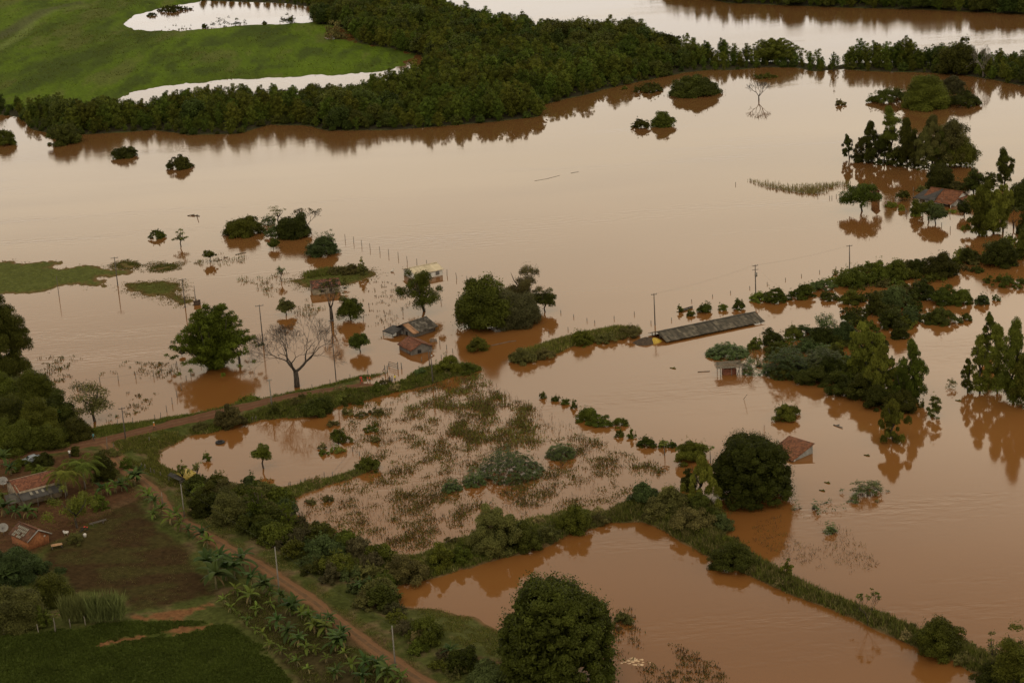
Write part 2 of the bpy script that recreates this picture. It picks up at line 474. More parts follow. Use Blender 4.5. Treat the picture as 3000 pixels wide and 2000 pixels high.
def ground_colour(P, h):
    n = len(P)
    x, y = P[:, 0], P[:, 1]
    c = np.zeros((n, 3))
    n1, n2, n3 = fbm(x * .05, y * .03, 21, 4), fbm(x * .35, y * .35, 33, 3), fbm(x * 1.3, y * 1.3, 41, 2)
    c[:] = (.056, .060, .016)                                  # rough grass
    c += ((n2 - .5) * .05)[:, None] * np.array((1.0, .9, .35))
    def blend(col, f):
        f = np.clip(f, 0, 1)[:, None]
        c[:] = c * (1 - f) + np.array(col) * f
    blend((.105, .072, .036), (n2 - .52) * 4 * (n1 > .3) * (y < 420))
    fl = signed(P, PW['field'], 40.0)
    fm = np.clip(fl * .2 + .5, 0, 1)
    blend((.062, .094, .006), fm)
    st = fbm(x * .035, y * .012, 55, 4)
    blend((.048, .064, .010), fm * np.clip((st - .53) * 7, 0, .6))
    s2 = fbm(x * .10, y * .022, 57, 4)
    blend((.036, .050, .008), fm * np.clip((s2 - .54) * 10, 0, .85))
    s3 = fbm(x * .25, y * .05, 59, 3)
    blend((.042, .060, .006), fm * np.clip((s3 - .55) * 8, 0, .6))
    blend((.085, .085, .024), fm * np.clip((.40 - s2) * 8, 0, .5))
    blend((.072, .107, .007), fm * np.clip((.42 - st) * 6, 0, .7))
    d1, d2 = seg_dist(P, BANDW, False), seg_dist(P, BANDW2, False)
    blend((.10, .125, .028), fm * np.clip(1.3 - d1 / 4.0, 0, .9))
    blend((.060, .060, .024), fm * np.clip(1.4 - d2 / 5.0, 0, .75))
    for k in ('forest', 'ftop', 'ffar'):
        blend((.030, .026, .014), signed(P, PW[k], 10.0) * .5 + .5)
    for q in ISW:
        blend((.068, .074, .018), signed(P, q, 10.0) * .5 + 1.0)
    j = (n2 - .5) * 3
    blend((.066, .034, .016), (signed(P, YARD, 8.0) + j) * .5)
    blend((.036, .022, .009), (signed(P, DIRT, 8.0) + j) * .6)
    blend((.042, .037, .011), np.clip((fbm(x * .14, y * .3, 71, 4) - .45) * 5, 0, .7) * np.clip(signed(P, DIRT, 8.0) * .4, 0, 1))
    blend((.078, .045, .022), (signed(P, TRACK, 8.0) + j * .6) * .8)
    blend((.042, .033, .013), (signed(P, GROVE, 8.0) + j * 1.5) * .5)
    blend((.042, .050, .010), (signed(P, CROP, 8.0) + j * 1.6 + (n1 - .5) * 3) * .5)
    blend((.060, .062, .018), (signed(P, ROWS, 8.0) + j) * .6)
    blend((.072, .046, .022), (signed(P, SOIL2, 8.0) + j) * .4)
    for q in BARE:
        blend((.135, .064, .027), (signed(P, q, 6.0) - .2 + j * 3.0 + (n3 - .5) * 1.6) * .9)
    pa = seg_dist(P, ROADW['path'][0], False)
    blend((.085, .050, .023), np.clip((2.6 - pa + j * .6) * .6, 0, .8))
    blend((.12, .066, .030), np.clip(1 - (h - .02) / .16, 0, .85) * (y < 700))   # wet mud along the waterline
    c *= (.78 + .44 * n3)[:, None]
    return np.clip(c, .004, .6)

def sheet_mesh(name, th, rr, zfun):
    T, Q = np.meshgrid(th, rr)
    P = np.stack([np.sin(T).ravel() * Q.ravel(), np.cos(T).ravel() * Q.ravel()], 1)
    z = zfun(P)
    nr, nt_ = len(rr), len(th)
    V = np.concatenate([P, z[:, None]], 1).astype(np.float32)
    i = np.arange(nr - 1)[:, None] * nt_ + np.arange(nt_ - 1)[None, :]
    Fq = np.stack([i, i + 1, i + nt_ + 1, i + nt_], -1).reshape(-1, 4)[:, ::-1].astype(np.int32)
    me = bpy.data.meshes.new(name)
    me.vertices.add(len(V))
    me.vertices.foreach_set('co', V.ravel())
    me.loops.add(Fq.size)
    me.loops.foreach_set('vertex_index', Fq.ravel())
    me.polygons.add(len(Fq))
    me.polygons.foreach_set('loop_start', np.arange(len(Fq), dtype=np.int32) * 4)
    me.polygons.foreach_set('use_smooth', np.ones(len(Fq), bool))
    me.update(calc_edges=True)
    return me, P, z
fine = np.arange(-.315, .3151, .00095)
th = np.concatenate([np.linspace(-math.pi, -.34, 60), fine, np.linspace(.34, math.pi, 60)])
# radial steps: even steps in depression inside the view, coarse outside
dep = np.arange(R(27.5), R(5.6), -.00082)
rr = CAM_H / np.tan(dep)
rr = np.concatenate([[1.0, 40, 90, 150, 200, 235], rr[rr > 240], np.geomspace(rr[-1] * 1.03, 26000, 40)])
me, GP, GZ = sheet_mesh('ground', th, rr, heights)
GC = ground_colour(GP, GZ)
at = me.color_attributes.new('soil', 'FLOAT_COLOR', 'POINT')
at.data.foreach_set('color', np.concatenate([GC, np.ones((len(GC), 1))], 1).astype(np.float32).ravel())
gm, t, b = new_mat('ground')
vc = t.nodes.new('ShaderNodeVertexColor')
vc.layer_name = 'soil'
tcn = t.nodes.new('ShaderNodeTexCoord')
nz1 = t.nodes.new('ShaderNodeTexNoise')
nz1.inputs['Scale'].default_value, nz1.inputs['Detail'].default_value = 1.1, 7.0
nz1.inputs['Roughness'].default_value = .7
t.links.new(tcn.outputs['Object'], nz1.inputs['Vector'])
rp = t.nodes.new('ShaderNodeMapRange')
rp.inputs['From Min'].default_value, rp.inputs['From Max'].default_value = .3, .7
rp.inputs['To Min'].default_value, rp.inputs['To Max'].default_value = .6, 1.4
t.links.new(nz1.outputs['Fac'], rp.inputs['Value'])
vmn = t.nodes.new('ShaderNodeVectorMath')
vmn.operation = 'SCALE'
t.links.new(vc.outputs[0], vmn.inputs[0])
t.links.new(rp.outputs[0], vmn.inputs['Scale'])
t.links.new(vmn.outputs[0], b.inputs['Base Color'])
b.inputs['Roughness'].default_value = .95
b.inputs['Specular IOR Level'].default_value = .02
bn = t.nodes.new('ShaderNodeBump')
bn.inputs['Strength'].default_value, bn.inputs['Distance'].default_value = .6, .15
t.links.new(nz1.outputs['Fac'], bn.inputs['Height'])
t.links.new(bn.outputs[0], b.inputs['Normal'])
me.materials.append(gm)
o = bpy.data.objects.new('ground', me)
COL.objects.link(o)
tag(o, kind='structure')

# ------------------------------------------------------------------ flood water
wm, t, b = new_mat('flood_water')
tcn = t.nodes.new('ShaderNodeTexCoord')
def wnoise(scale, stretch, detail=3.0, rough=.5):
    mpn = t.nodes.new('ShaderNodeMapping')
    mpn.inputs['Scale'].default_value = stretch
    mpn.inputs['Rotation'].default_value = (0, 0, R(-12))
    n_ = t.nodes.new('ShaderNodeTexNoise')
    n_.inputs['Scale'].default_value = scale
    n_.inputs['Detail'].default_value = detail
    n_.inputs['Roughness'].default_value = rough
    t.links.new(tcn.outputs['Object'], mpn.inputs[0])
    t.links.new(mpn.outputs[0], n_.inputs['Vector'])
    return n_
mud = wnoise(.006, (1, 1.6, 1), 5.0)
rp = t.nodes.new('ShaderNodeValToRGB')
rp.color_ramp.elements[0].position, rp.color_ramp.elements[1].position = .32, .68
rp.color_ramp.elements[0].color, rp.color_ramp.elements[1].color = (.140, .055, .0135, 1), (.180, .076, .021, 1)
t.links.new(mud.outputs['Fac'], rp.inputs[0])
# darker far reflections are put into the base colour, browner with distance
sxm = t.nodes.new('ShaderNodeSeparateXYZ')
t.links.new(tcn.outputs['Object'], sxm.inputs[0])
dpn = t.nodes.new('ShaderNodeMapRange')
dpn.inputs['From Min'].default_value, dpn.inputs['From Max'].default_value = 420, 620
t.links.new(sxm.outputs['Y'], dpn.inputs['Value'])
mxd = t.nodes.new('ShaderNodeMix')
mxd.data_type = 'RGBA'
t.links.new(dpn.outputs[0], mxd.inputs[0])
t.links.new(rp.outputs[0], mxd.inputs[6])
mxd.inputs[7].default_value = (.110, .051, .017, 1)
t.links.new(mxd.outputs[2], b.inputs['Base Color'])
b.inputs['IOR'].default_value = 1.33
rg = wnoise(.012, (.5, 1.8, 1), 4.0)
rr_ = t.nodes.new('ShaderNodeMapRange')
rr_.inputs['From Min'].default_value, rr_.inputs['From Max'].default_value = .4, .65
rr_.inputs['To Min'].default_value, rr_.inputs['To Max'].default_value = .03, .12
t.links.new(rg.outputs['Fac'], rr_.inputs['Value'])
t.links.new(rr_.outputs[0], b.inputs['Roughness'])
rip = wnoise(.55, (.45, 1.25, 1), 3.0, .6)
patch = wnoise(.022, (.22, 1.5, 1), 5.0, .6)
pr = t.nodes.new('ShaderNodeMapRange')
pr.inputs['From Min'].default_value, pr.inputs['From Max'].default_value = .52, .72
pr.inputs['To Min'].default_value, pr.inputs['To Max'].default_value = .012, .40
t.links.new(patch.outputs['Fac'], pr.inputs['Value'])
# the river beyond the woods runs faster and is more ruffled
sx = t.nodes.new('ShaderNodeSeparateXYZ')
t.links.new(tcn.outputs['Object'], sx.inputs[0])
rv = t.nodes.new('ShaderNodeMapRange')
rv.inputs['From Min'].default_value, rv.inputs['From Max'].default_value = 760, 860
rv.inputs['To Min'].default_value, rv.inputs['To Max'].default_value = 0, .10
t.links.new(sx.outputs['Y'], rv.inputs['Value'])
ad = t.nodes.new('ShaderNodeMath')
t.links.new(pr.outputs[0], ad.inputs[0])
t.links.new(rv.outputs[0], ad.inputs[1])
bn = t.nodes.new('ShaderNodeBump')
bn.inputs['Distance'].default_value = .25
t.links.new(ad.outputs[0], bn.inputs['Strength'])
t.links.new(rip.outputs['Fac'], bn.inputs['Height'])
t.links.new(bn.outputs[0], b.inputs['Normal'])
thw = np.linspace(-math.pi, math.pi, 97)
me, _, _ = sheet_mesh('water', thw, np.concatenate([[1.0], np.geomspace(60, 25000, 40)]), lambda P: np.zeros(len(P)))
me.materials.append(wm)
o = bpy.data.objects.new('water', me)
COL.objects.link(o)
tag(o, kind='structure')

# ------------------------------------------------------------------ dirt road and path: draped strips
def strip(name, key, mat, lift, nx=9):
    q, wd = ROADW[key]
    seg = np.hypot(*(q[1:] - q[:-1]).T)
    s = np.concatenate([[0], np.cumsum(seg)])
    u = np.arange(0, s[-1], .7)
    # smooth the corner points
    X, Y = np.interp(u, s, q[:, 0]), np.interp(u, s, q[:, 1])
    ker = np.ones(9) / 9
    Xp, Yp = np.pad(X, 4, 'edge'), np.pad(Y, 4, 'edge')
    X, Y = np.convolve(Xp, ker, 'valid'), np.convolve(Yp, ker, 'valid')
    tx, ty = np.gradient(X), np.gradient(Y)
    L = np.hypot(tx, ty)
    nxv, nyv = -ty / L, tx / L
    e = (fbm(u * .25, u * 0 + 3, 77, 3) - .5) * 1.2
    e2 = (fbm(u * .25, u * 0 + 9, 78, 3) - .5) * 1.2
    V = []
    rows = np.linspace(-1, 1, nx)
    for a in rows:
        off = a * wd / 2 + np.where(a < 0, e, e2) * abs(a)
        V.append(np.stack([X + nxv * off, Y + nyv * off], 1))
    P = np.stack(V, 1).reshape(-1, 2)
    z = heights(P) + lift
    ed = np.tile((np.abs(rows) > .99), len(X))
    z = z - ed * (lift + .03)
    rut = np.tile(np.exp(-((np.abs(rows) - .45) / .18) ** 2), len(X))
    z -= rut * .04 * (lift > .05)
    mbv = np.concatenate([P, z[:, None]], 1)
    faces = []
    for i in range(len(X) - 1):
        for k in range(nx - 1):
            a0 = i * nx + k
            faces.append((a0, a0 + nx, a0 + nx + 1, a0 + 1))
    m = MB()
    m.add(mbv, faces)
    # cross position stored as tone: 0 edge, 1 centre
    m.t = [float(1 - abs((rows[k] + rows[k + 1]) / 2)) for i in range(len(X) - 1) for k in range(nx - 1)]
    o = m.obj(name, [mat], smooth=True)
    tag(o, kind='structure')
def road_mat(name, cols, spec=.06):
    m, t, b = new_mat(name)
    at = t.nodes.new('ShaderNodeAttribute')
    at.attribute_name = 'tone'
    tcn = t.nodes.new('ShaderNodeTexCoord')
    nzn = t.nodes.new('ShaderNodeTexNoise')
    nzn.inputs['Scale'].default_value, nzn.inputs['Detail'].default_value = .9, 6.0
    nzn.inputs['Roughness'].default_value = .65
    t.links.new(tcn.outputs['Object'], nzn.inputs['Vector'])
    ad = t.nodes.new('ShaderNodeMath')
    ad.operation = 'MULTIPLY_ADD'
    ad.inputs[1].default_value = .55
    t.links.new(nzn.outputs['Fac'], ad.inputs[0])
    s2 = t.nodes.new('ShaderNodeMath')
    s2.operation = 'MULTIPLY'
    s2.inputs[1].default_value = .5
    t.links.new(at.outputs['Fac'], s2.inputs[0])
    t.links.new(s2.outputs[0], ad.inputs[2])
    rp = t.nodes.new('ShaderNodeValToRGB')
    while len(rp.color_ramp.elements) < len(cols):
        rp.color_ramp.elements.new(.5)
    for e, (p, c) in zip(rp.color_ramp.elements, cols):
        e.position, e.color = p, (*c, 1)
    t.links.new(ad.outputs[0], rp.inputs[0])
    t.links.new(rp.outputs[0], b.inputs['Base Color'])
    b.inputs['Roughness'].default_value = .9
    b.inputs['Specular IOR Level'].default_value = spec
    return m
strip('road', 'road', road_mat('wet_dirt_road', [(.22, (.075, .034, .016)), (.42, (.115, .055, .028)), (.58, (.082, .038, .019)), (.78, (.120, .062, .033))]), .06)
strip('path', 'path', road_mat('dirt_path', [(.22, (.075, .046, .020)), (.40, (.130, .066, .030)), (.60, (.150, .078, .036)), (.72, (.105, .060, .030)), (.85, (.075, .048, .024))]), .06)
# ------------------------------------------------------------------ plants
RNG = np.random.default_rng(7)
def unit(v):
    return v / (np.linalg.norm(v, axis=-1, keepdims=True) + 1e-9)
def leaf_quads(c, a, b, L, W):
    """kite-shaped leaves: centre c, long axis a, cross axis b"""
    L, W = np.asarray(L)[..., None] if np.ndim(L) else L, np.asarray(W)[..., None] if np.ndim(W) else W
    return np.stack([c - a * L * .5, c + b * W * .5 - a * L * .08, c + a * L * .5, c - b * W * .5 - a * L * .08], 1)
def lobes(rng, centers, radii, per, ll, lw, up=.35, jit=.8, droop=0.0, squash=.8, shell=.55, tone_sd=.18):
    """leaves spread through a set of rounded leaf clumps; returns quads and tones"""
    n = len(centers)
    per = np.maximum(4, (per * (radii / radii.mean()) ** 2).astype(int))
    idx = np.repeat(np.arange(n), per)
    m = len(idx)
    d = unit(rng.normal(size=(m, 3)))
    d[:, 2] = np.where(d[:, 2] < -.45, -d[:, 2] * .6, d[:, 2])
    d = unit(d)
    rad = radii[idx] * (shell + (1.06 - shell) * rng.random(m) ** .6)
    off = d * rad[:, None]
    off[:, 2] *= squash
    c = centers[idx] + off
    nrm = unit(d + rng.normal(size=(m, 3)) * jit + np.array([0, 0, up]))
    a = unit(np.cross(nrm, rng.normal(size=(m, 3))))
    if droop:
        a = unit(a * (1 - droop) + np.array([0, 0, -1.0]) * droop + rng.normal(size=(m, 3)) * .15)
    b = unit(np.cross(nrm, a))
    s = .7 + .6 * rng.random(m)
    lt = np.clip(rng.normal(.5, tone_sd, n), .1, .9)
    t = np.clip(lt[idx] + rng.normal(0, .14, m), 0, 1)
    return leaf_quads(c, a, b, ll * s, lw * s), t
def dome_centers(rng, n, W, H, z0, D=None, rmin=.12, rmax=.22, irregular=.18, low=-.15, boxy=1.0):
    """lobe centres over a rounded crown W wide, H high, bottom at z0"""
    D = D or W
    u = unit(rng.normal(size=(n, 3)))
    u[:, 2] = np.where(u[:, 2] < low, -u[:, 2], u[:, 2])
    u = np.sign(u) * np.abs(u) ** (1 / boxy)
    r = rng.uniform(rmin, rmax, n) * min(W, 1.3 * H)
    k = 1 + rng.normal(0, irregular, n) * .6
    zc = z0 + H * (.42 if low < -.05 else .12)
    hz = H - (zc - z0)
    c = np.stack([u[:, 0] * (W / 2 - r * .85) * k, u[:, 1] * (D / 2 - r * .85) * k, zc + u[:, 2] * np.where(u[:, 2] > 0, hz - r * .6, (zc - z0)) * k], 1)
    return c, r
def crown_leaves(rng, W, H, z0, dens, ll, lw, n=None, inner=.35, **kw):
    dk = {k: kw.pop(k) for k in ('rmin', 'rmax', 'irregular', 'low', 'D', 'boxy') if k in kw}
    n = n or int(np.clip(26 + W * H * .5, 14, 120))
    c, r = dome_centers(rng, n, W, H, z0, **dk)
    ci, ri = c.copy(), r.copy()
    zc = z0 + H * .4
    ci[:, :2] *= .5
    ci[:, 2] = zc + (ci[:, 2] - zc) * .55
    k = max(3, int(n * inner))
    c, r = np.concatenate([c, ci[:k]]), np.concatenate([r, ri[:k] * 1.25])
    area = 4 * math.pi * (r ** 2).mean() * .75
    return lobes(rng, c, r, dens * area / (ll * lw * .5), ll, lw, **kw)
def trunk_tubes(m, rng, H, r0, fork=.45, spread=.3, W=4.0, top=.85, k=7, mat=0, nb=5, lean=0.0):
    """tapered bole that divides into limbs reaching into the crown"""
    fz = H * fork
    bx = [np.array([math.sin(i * 1.7) * r0 * .35 * i + lean * fz * i / 4, math.cos(i * 2.1) * r0 * .3 * i, -1.6 + (fz + 1.6) * i / 4]) for i in range(5)]
    m.tube(bx, [r0 * 1.25, r0 * 1.05, r0 * .92, r0 * .85, r0 * .8], k, mat)
    b0 = bx[-1]
    for i in range(nb):
        a = 2 * math.pi * (i + rng.random() * .6) / nb
        e = np.array([math.cos(a) * W * spread * rng.uniform(.6, 1.2) + lean * H * .5, math.sin(a) * W * spread * rng.uniform(.6, 1.2), H * top * rng.uniform(.8, 1.0)])
        md = (b0 + e) * .5 + np.array([math.cos(a), math.sin(a), 0]) * W * .06
        m.tube([b0 - np.array([0, 0, r0]), md, e], [r0 * .6, r0 * .38, r0 * .12], 5, mat)
def bare_branches(m, rng, p, d, L, r, depth, spread=.55, k=5, mat=0, rmin=.02, up=.12, ends=None):
    n = 3
    pts, q, dd = [p], p, d
    for i in range(n):
        dd = unit(dd + rng.normal(size=3) * .13 + np.array([0, 0, up * .3]))
        q = q + dd * L / n
        pts.append(q)
    r1 = max(r * .72, rmin)
    m.tube(pts, list(np.linspace(r, r1, n + 1)), k if depth > 2 else 3, mat, cap=False)
    if depth <= 0:
        if ends is not None:
            ends.append(q)
        return
    nb = 3 if rng.random() < (.55 if depth < 5 else .35) else 2
    ax0 = unit(np.cross(dd, rng.normal(size=3)))
    bx0 = np.cross(dd, ax0)
    a0 = rng.random() * 6.28
    for i in range(nb):
        a = a0 + 2 * math.pi * i / nb + rng.normal() * .3
        sp = spread * rng.uniform(.6, 1.25)
        nd = unit(dd * math.cos(sp) + (ax0 * math.cos(a) + bx0 * math.sin(a)) * math.sin(sp) + np.array([0, 0, up]))
        bare_branches(m, rng, q, nd, L * rng.uniform(.68, .92), max(r1 * rng.uniform(.6, .82), rmin), depth - 1, spread, k, mat, rmin, up, ends)

def fit_mesh(m, W, H, keep=0.0):
    pass
def seed(px, py):
    return np.random.default_rng(int(px * 131 + py * 17) % 100003)

def gen_crown(kind, rng, W, H, z0, mat, leaf=None, dens=None):
    """crown mesh builder for a kind; W,H in metres"""
    m = MB()
    if kind == 'round':
        ll = leaf or .42
        q, t = crown_leaves(rng, W, H, z0, dens or .85, ll, ll * .55, irregular=.34, rmin=.10, rmax=.20)
    elif kind == 'open':
        ll = leaf or .42
        q, t = crown_leaves(rng, W, H, z0, dens or .5, ll, ll * .5, n=int(np.clip(11 + W * H * .14, 11, 34)), inner=.25, irregular=.5, rmin=.10, rmax=.18, shell=.25)
    elif kind == 'dome':
        ll = leaf or .42
        q, t = crown_leaves(rng, W, H, z0, dens or .85, ll, ll * .55, low=-.02, irregular=.22, n=int(np.clip(34 + W * H * .6, 34, 130)), inner=.5)
    elif kind == 'shrub':
        ll = leaf or .45
        n = int(np.clip(16 + W * H * 1.6, 16, 95))
        a = rng.random(n) * 6.28
        rr_ = np.sqrt(rng.random(n))
        th_ = 1 + .25 * np.sin(a * 2 + rng.random() * 6) + .15 * np.sin(a * 5 + rng.random() * 6)
        x, y = np.cos(a) * rr_ * W * .42 * th_, np.sin(a) * rr_ * W * .40 * th_
        g = rng.random(2) * 50
        top = (1 - .62 * rr_ ** 2) * (.42 + .75 * fbm(x * 1.6 / max(W, 1) * 3 + g[0], y * 3 / max(W, 1) + g[1], 4, 2))
        z = z0 + H * np.clip(top * np.where(rng.random(n) < .6, rng.uniform(.75, 1, n), rng.uniform(.1, .8, n)), .05, 1)
        c = np.stack([x, y, z], 1)
        r = rng.uniform(.07, .13, n) * min(W, 1.6 * H) + .12
        area = 4 * math.pi * (r ** 2).mean()
        q, t = lobes(rng, c, r, (dens or .75) * area / (ll * ll * .25), ll, ll * .5, up=.3, shell=.3, tone_sd=.2)
        k = int(max(8, W * 5))                                  # sprigs standing out of the top
        pk = rng.integers(0, n, k)
        c2 = c[pk] + np.stack([rng.normal(0, .05 * W, k), rng.normal(0, .05 * W, k), r[pk] + rng.uniform(.02, .16, k) * H], 1)
        q2, t2 = lobes(rng, c2, np.full(k, .05 * min(W, H) + .10), 9, ll * 1.05, ll * .4, up=.1, squash=1.7, shell=.1)
        q, t = np.concatenate([q, q2]), np.concatenate([t, t2])
    elif kind == 'mango':
        ll = leaf or .42
        n = int(np.clip(W * W * 1.25, 80, 420))
        def shell_pts(n_, k):
            u = unit(rng.normal(size=(n_, 3)))
            u[:, 2] = np.where(u[:, 2] < -.75, -u[:, 2], u[:, 2])
            bul = 1 + .07 * np.sin(u[:, 0] * 5 + u[:, 2] * 4) + .06 * np.sin(u[:, 1] * 6 - u[:, 2] * 5 + 2)
            hor = np.hypot(u[:, 0], u[:, 1]) + 1e-6
            wz = np.where(u[:, 2] < 0, 1.0 - .16 * u[:, 2] ** 2, np.sqrt(np.clip(1 - u[:, 2] ** 2.6, 0, 1)))
            x, y = u[:, 0] / hor * wz * W * .5 * k * bul, u[:, 1] / hor * wz * W * .5 * k * bul
            zc = z0 + H * .34
            z = zc + np.where(u[:, 2] > 0, u[:, 2] * (z0 + H - zc), u[:, 2] * (zc - z0) * 1.25) * k * bul
            return np.stack([x, y, np.maximum(z, z0)], 1)
        c = shell_pts(n, .95)
        r = rng.uniform(.040, .066, n) * W
        q, t = lobes(rng, c, r, 2.1 * 4 * math.pi * (r ** 2).mean() * .55 / (ll * ll * .24), ll, ll * .48, up=.5, jit=.5, shell=.72, tone_sd=.15)
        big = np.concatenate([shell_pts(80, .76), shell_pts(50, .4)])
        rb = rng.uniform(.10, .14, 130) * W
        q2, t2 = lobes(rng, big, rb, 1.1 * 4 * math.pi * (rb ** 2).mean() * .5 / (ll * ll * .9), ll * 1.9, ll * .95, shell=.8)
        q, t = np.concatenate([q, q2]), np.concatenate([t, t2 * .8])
    elif kind == 'bamboo':
        ll = leaf or .55
        nc = int(np.clip(W * W * .42, 12, 70))                  # arching culms, each a feathery plume
        C, Rr = [], []
        for i in range(nc):
            az = i * 2.4 + rng.normal() * .3
            f = np.sqrt((i + .5) / nc)
            out = W * .46 * f * rng.uniform(.85, 1.08)
            hh = H * (1.0 - .62 * f ** 2.2) * rng.uniform(.82, 1.06)
            for u in np.linspace(.28, 1.0, 6 if nc < 40 else 8):
                x = out * (u ** 1.7)
                z = z0 + hh * math.sin(min(u, .93) * 1.62) - (.12 * H * f if u > .95 else 0)
                C.append((math.cos(az) * x, math.sin(az) * x, max(z, z0 + .1)))
                Rr.append((.34 + .5 * math.sin(math.pi * (u * .95))) * .105 * W ** .5 * min(W, H) ** .5 * (.62 if nc >= 40 else 1.0))
        c, r = np.array(C), np.array(Rr)
        q, t = lobes(rng, c, r, (dens or .8) * 4 * math.pi * (r ** 2).mean() / (ll * ll * .12), ll, ll * .24, up=.15, droop=.3, squash=1.15, shell=.15, tone_sd=.22)
    elif kind == 'eucalypt':
        ll = leaf or .55
        n = int(np.clip(H * 3.6 + W * 3, 26, 110))
        u = np.sort(rng.random(n) ** .95)
        prof = np.clip(np.interp(u, [0, .12, .45, .8, 1.0], [.62, .95, 1.0, .58, .16]), .1, 1)
        a = rng.random(n) * 6.28
        ph = rng.random() * 6.28
        rr_ = prof * W * .5 * np.sqrt(rng.random(n)) * (.85 + .22 * np.sin(3 * a + ph))
        c = np.stack([np.cos(a) * rr_, np.sin(a) * rr_, z0 + u * H * .96], 1)
        c[:, 2] += rng.normal(0, .035 * H, n)
        c[:, :2] *= rng.uniform(.75, 1.25, (n, 1))
        r = rng.uniform(.06, .15, n) * min(W, H * .5) + .12
        q, t = lobes(rng, c, r, 1.8 * (dens or .75) * 4 * math.pi * (r ** 2).mean() / (ll * ll * .11), ll, ll * .24, up=0, droop=.6, squash=1.75, shell=.2, tone_sd=.2)
    elif kind == 'castor':
        ll = max(leaf or .9, .9)
        n = int(np.clip(W * W * H * 1.1 + W * W * 3.4, 30, 620) * (1 if dens is None else dens))
        u = rng.random(n)
        a = rng.random(n) * 6.28
        rr_ = W * .5 * np.sqrt(rng.random(n))
        gq = rng.random(2) * 40
        bx_, by_ = np.cos(a) * rr_, np.sin(a) * rr_
        bump = .45 + 1.0 * fbm(bx_ * 2.6 / max(W, 2) * 2 + gq[0], by_ * 2.6 / max(W, 2) * 2 + gq[1], 6, 2)
        if dens is not None:
            ok_ = fbm(bx_ * .55 + gq[0], by_ * .55 + gq[1], 12, 2) > .47
            rr_, a, u, bump = rr_[ok_], a[ok_], u[ok_], bump[ok_]
            n = len(a)
        z = z0 + H * (.35 + .65 * u) * np.clip(1.0 - (rr_ / (W * .5)) ** 2 * .7, .12, 1.1) * bump
        c = np.stack([np.cos(a) * rr_, np.sin(a) * rr_, z], 1)
        Q, T = [], []
        for kf in range(7):                                     # hand-shaped leaf of seven fingers
            an = kf / 7 * 6.28 + rng.random(n) * .4
            tilt = rng.normal(0, .25, (n, 2)) + np.stack([np.cos(a), np.sin(a)], 1) * .25
            dx, dy = np.cos(an), np.sin(an)
            ax = unit(np.stack([dx, dy, -(tilt[:, 0] * dx + tilt[:, 1] * dy) - .22], 1))
            bx = unit(np.cross(ax, np.array([0, 0, 1.0])))
            Q.append(leaf_quads(c + ax * ll * .32, ax, bx, ll * .66, ll * .24))
            T.append(np.clip(.5 + rng.normal(0, .2, n), 0, 1))
        q, t = np.concatenate(Q), np.concatenate(T)
        m2 = MB()
        for i in range(0, n, max(1, n // 26)):
            m.tube([(c[i, 0] * .6, c[i, 1] * .6, z0 - .8), (c[i, 0] * .9, c[i, 1] * .9, c[i, 2] * .6), tuple(c[i])], [.035, .03, .018], 4, 1)
    if kind in ('round', 'open', 'dome', 'mango'):              # loose leaves outside the clumps roughen the outline
        k = int(len(q) * .10)
        pk = rng.integers(0, len(q), k)
        cen = np.array([0, 0, z0 + H * .4])
        d = q[pk].mean(1) - cen
        q2 = q[pk] + (d * rng.uniform(.02, .13, (k, 1)) + rng.normal(0, .02 * W, (k, 3)))[:, None, :]
        q, t = np.concatenate([q, q2]), np.concatenate([t, t[pk]])
    c = q.mean(1)                                               # bring the crown to its measured size
    nc = c.copy()
    for ax_ in (0, 1):
        lo_, hi_ = np.percentile(c[:, ax_], (.7, 99.3))
        nc[:, ax_] = (c[:, ax_] - (lo_ + hi_) / 2) * (W * .985 / max(hi_ - lo_, .1))
    lo_, hi_ = np.percentile(c[:, 2], (.4, 99.8))
    nc[:, 2] = z0 + (c[:, 2] - lo_) * (H / max(hi_ - lo_, .1))
    q = q + (nc - c)[:, None, :]
    m.quads(q, 0, t)
    return m


def span(bbox, base='trunk', bx=None, land=None):
    """pixel box -> world base point, width and height in metres"""
    x0, y0, x1, y1 = bbox
    p = place((x0 + x1) / 2, y1, land)
    s, dp = mpp(p)
    wpx, hpx = x1 - x0, y1 - y0
    if base == 'dome':
        yc = y1 - .38 * wpx * math.sin(dp)
    else:
        yc = y1
    hh = max(yc - y0, 3)
    cx = bx if bx is not None else (x0 + x1) / 2 - .5 * (((x0 + x1) / 2) - 2550) / 17900 * hh
    p = place(cx, yc, land)
    s, dp = mpp(p)
    W = wpx * s
    H = hh * s / math.cos(dp)
    if base == 'dome':
        H = max(H - .25 * W * math.tan(dp) * .5, H * .6)
    else:
        H = H - .12 * W * math.tan(dp)
    return p, W, H, s

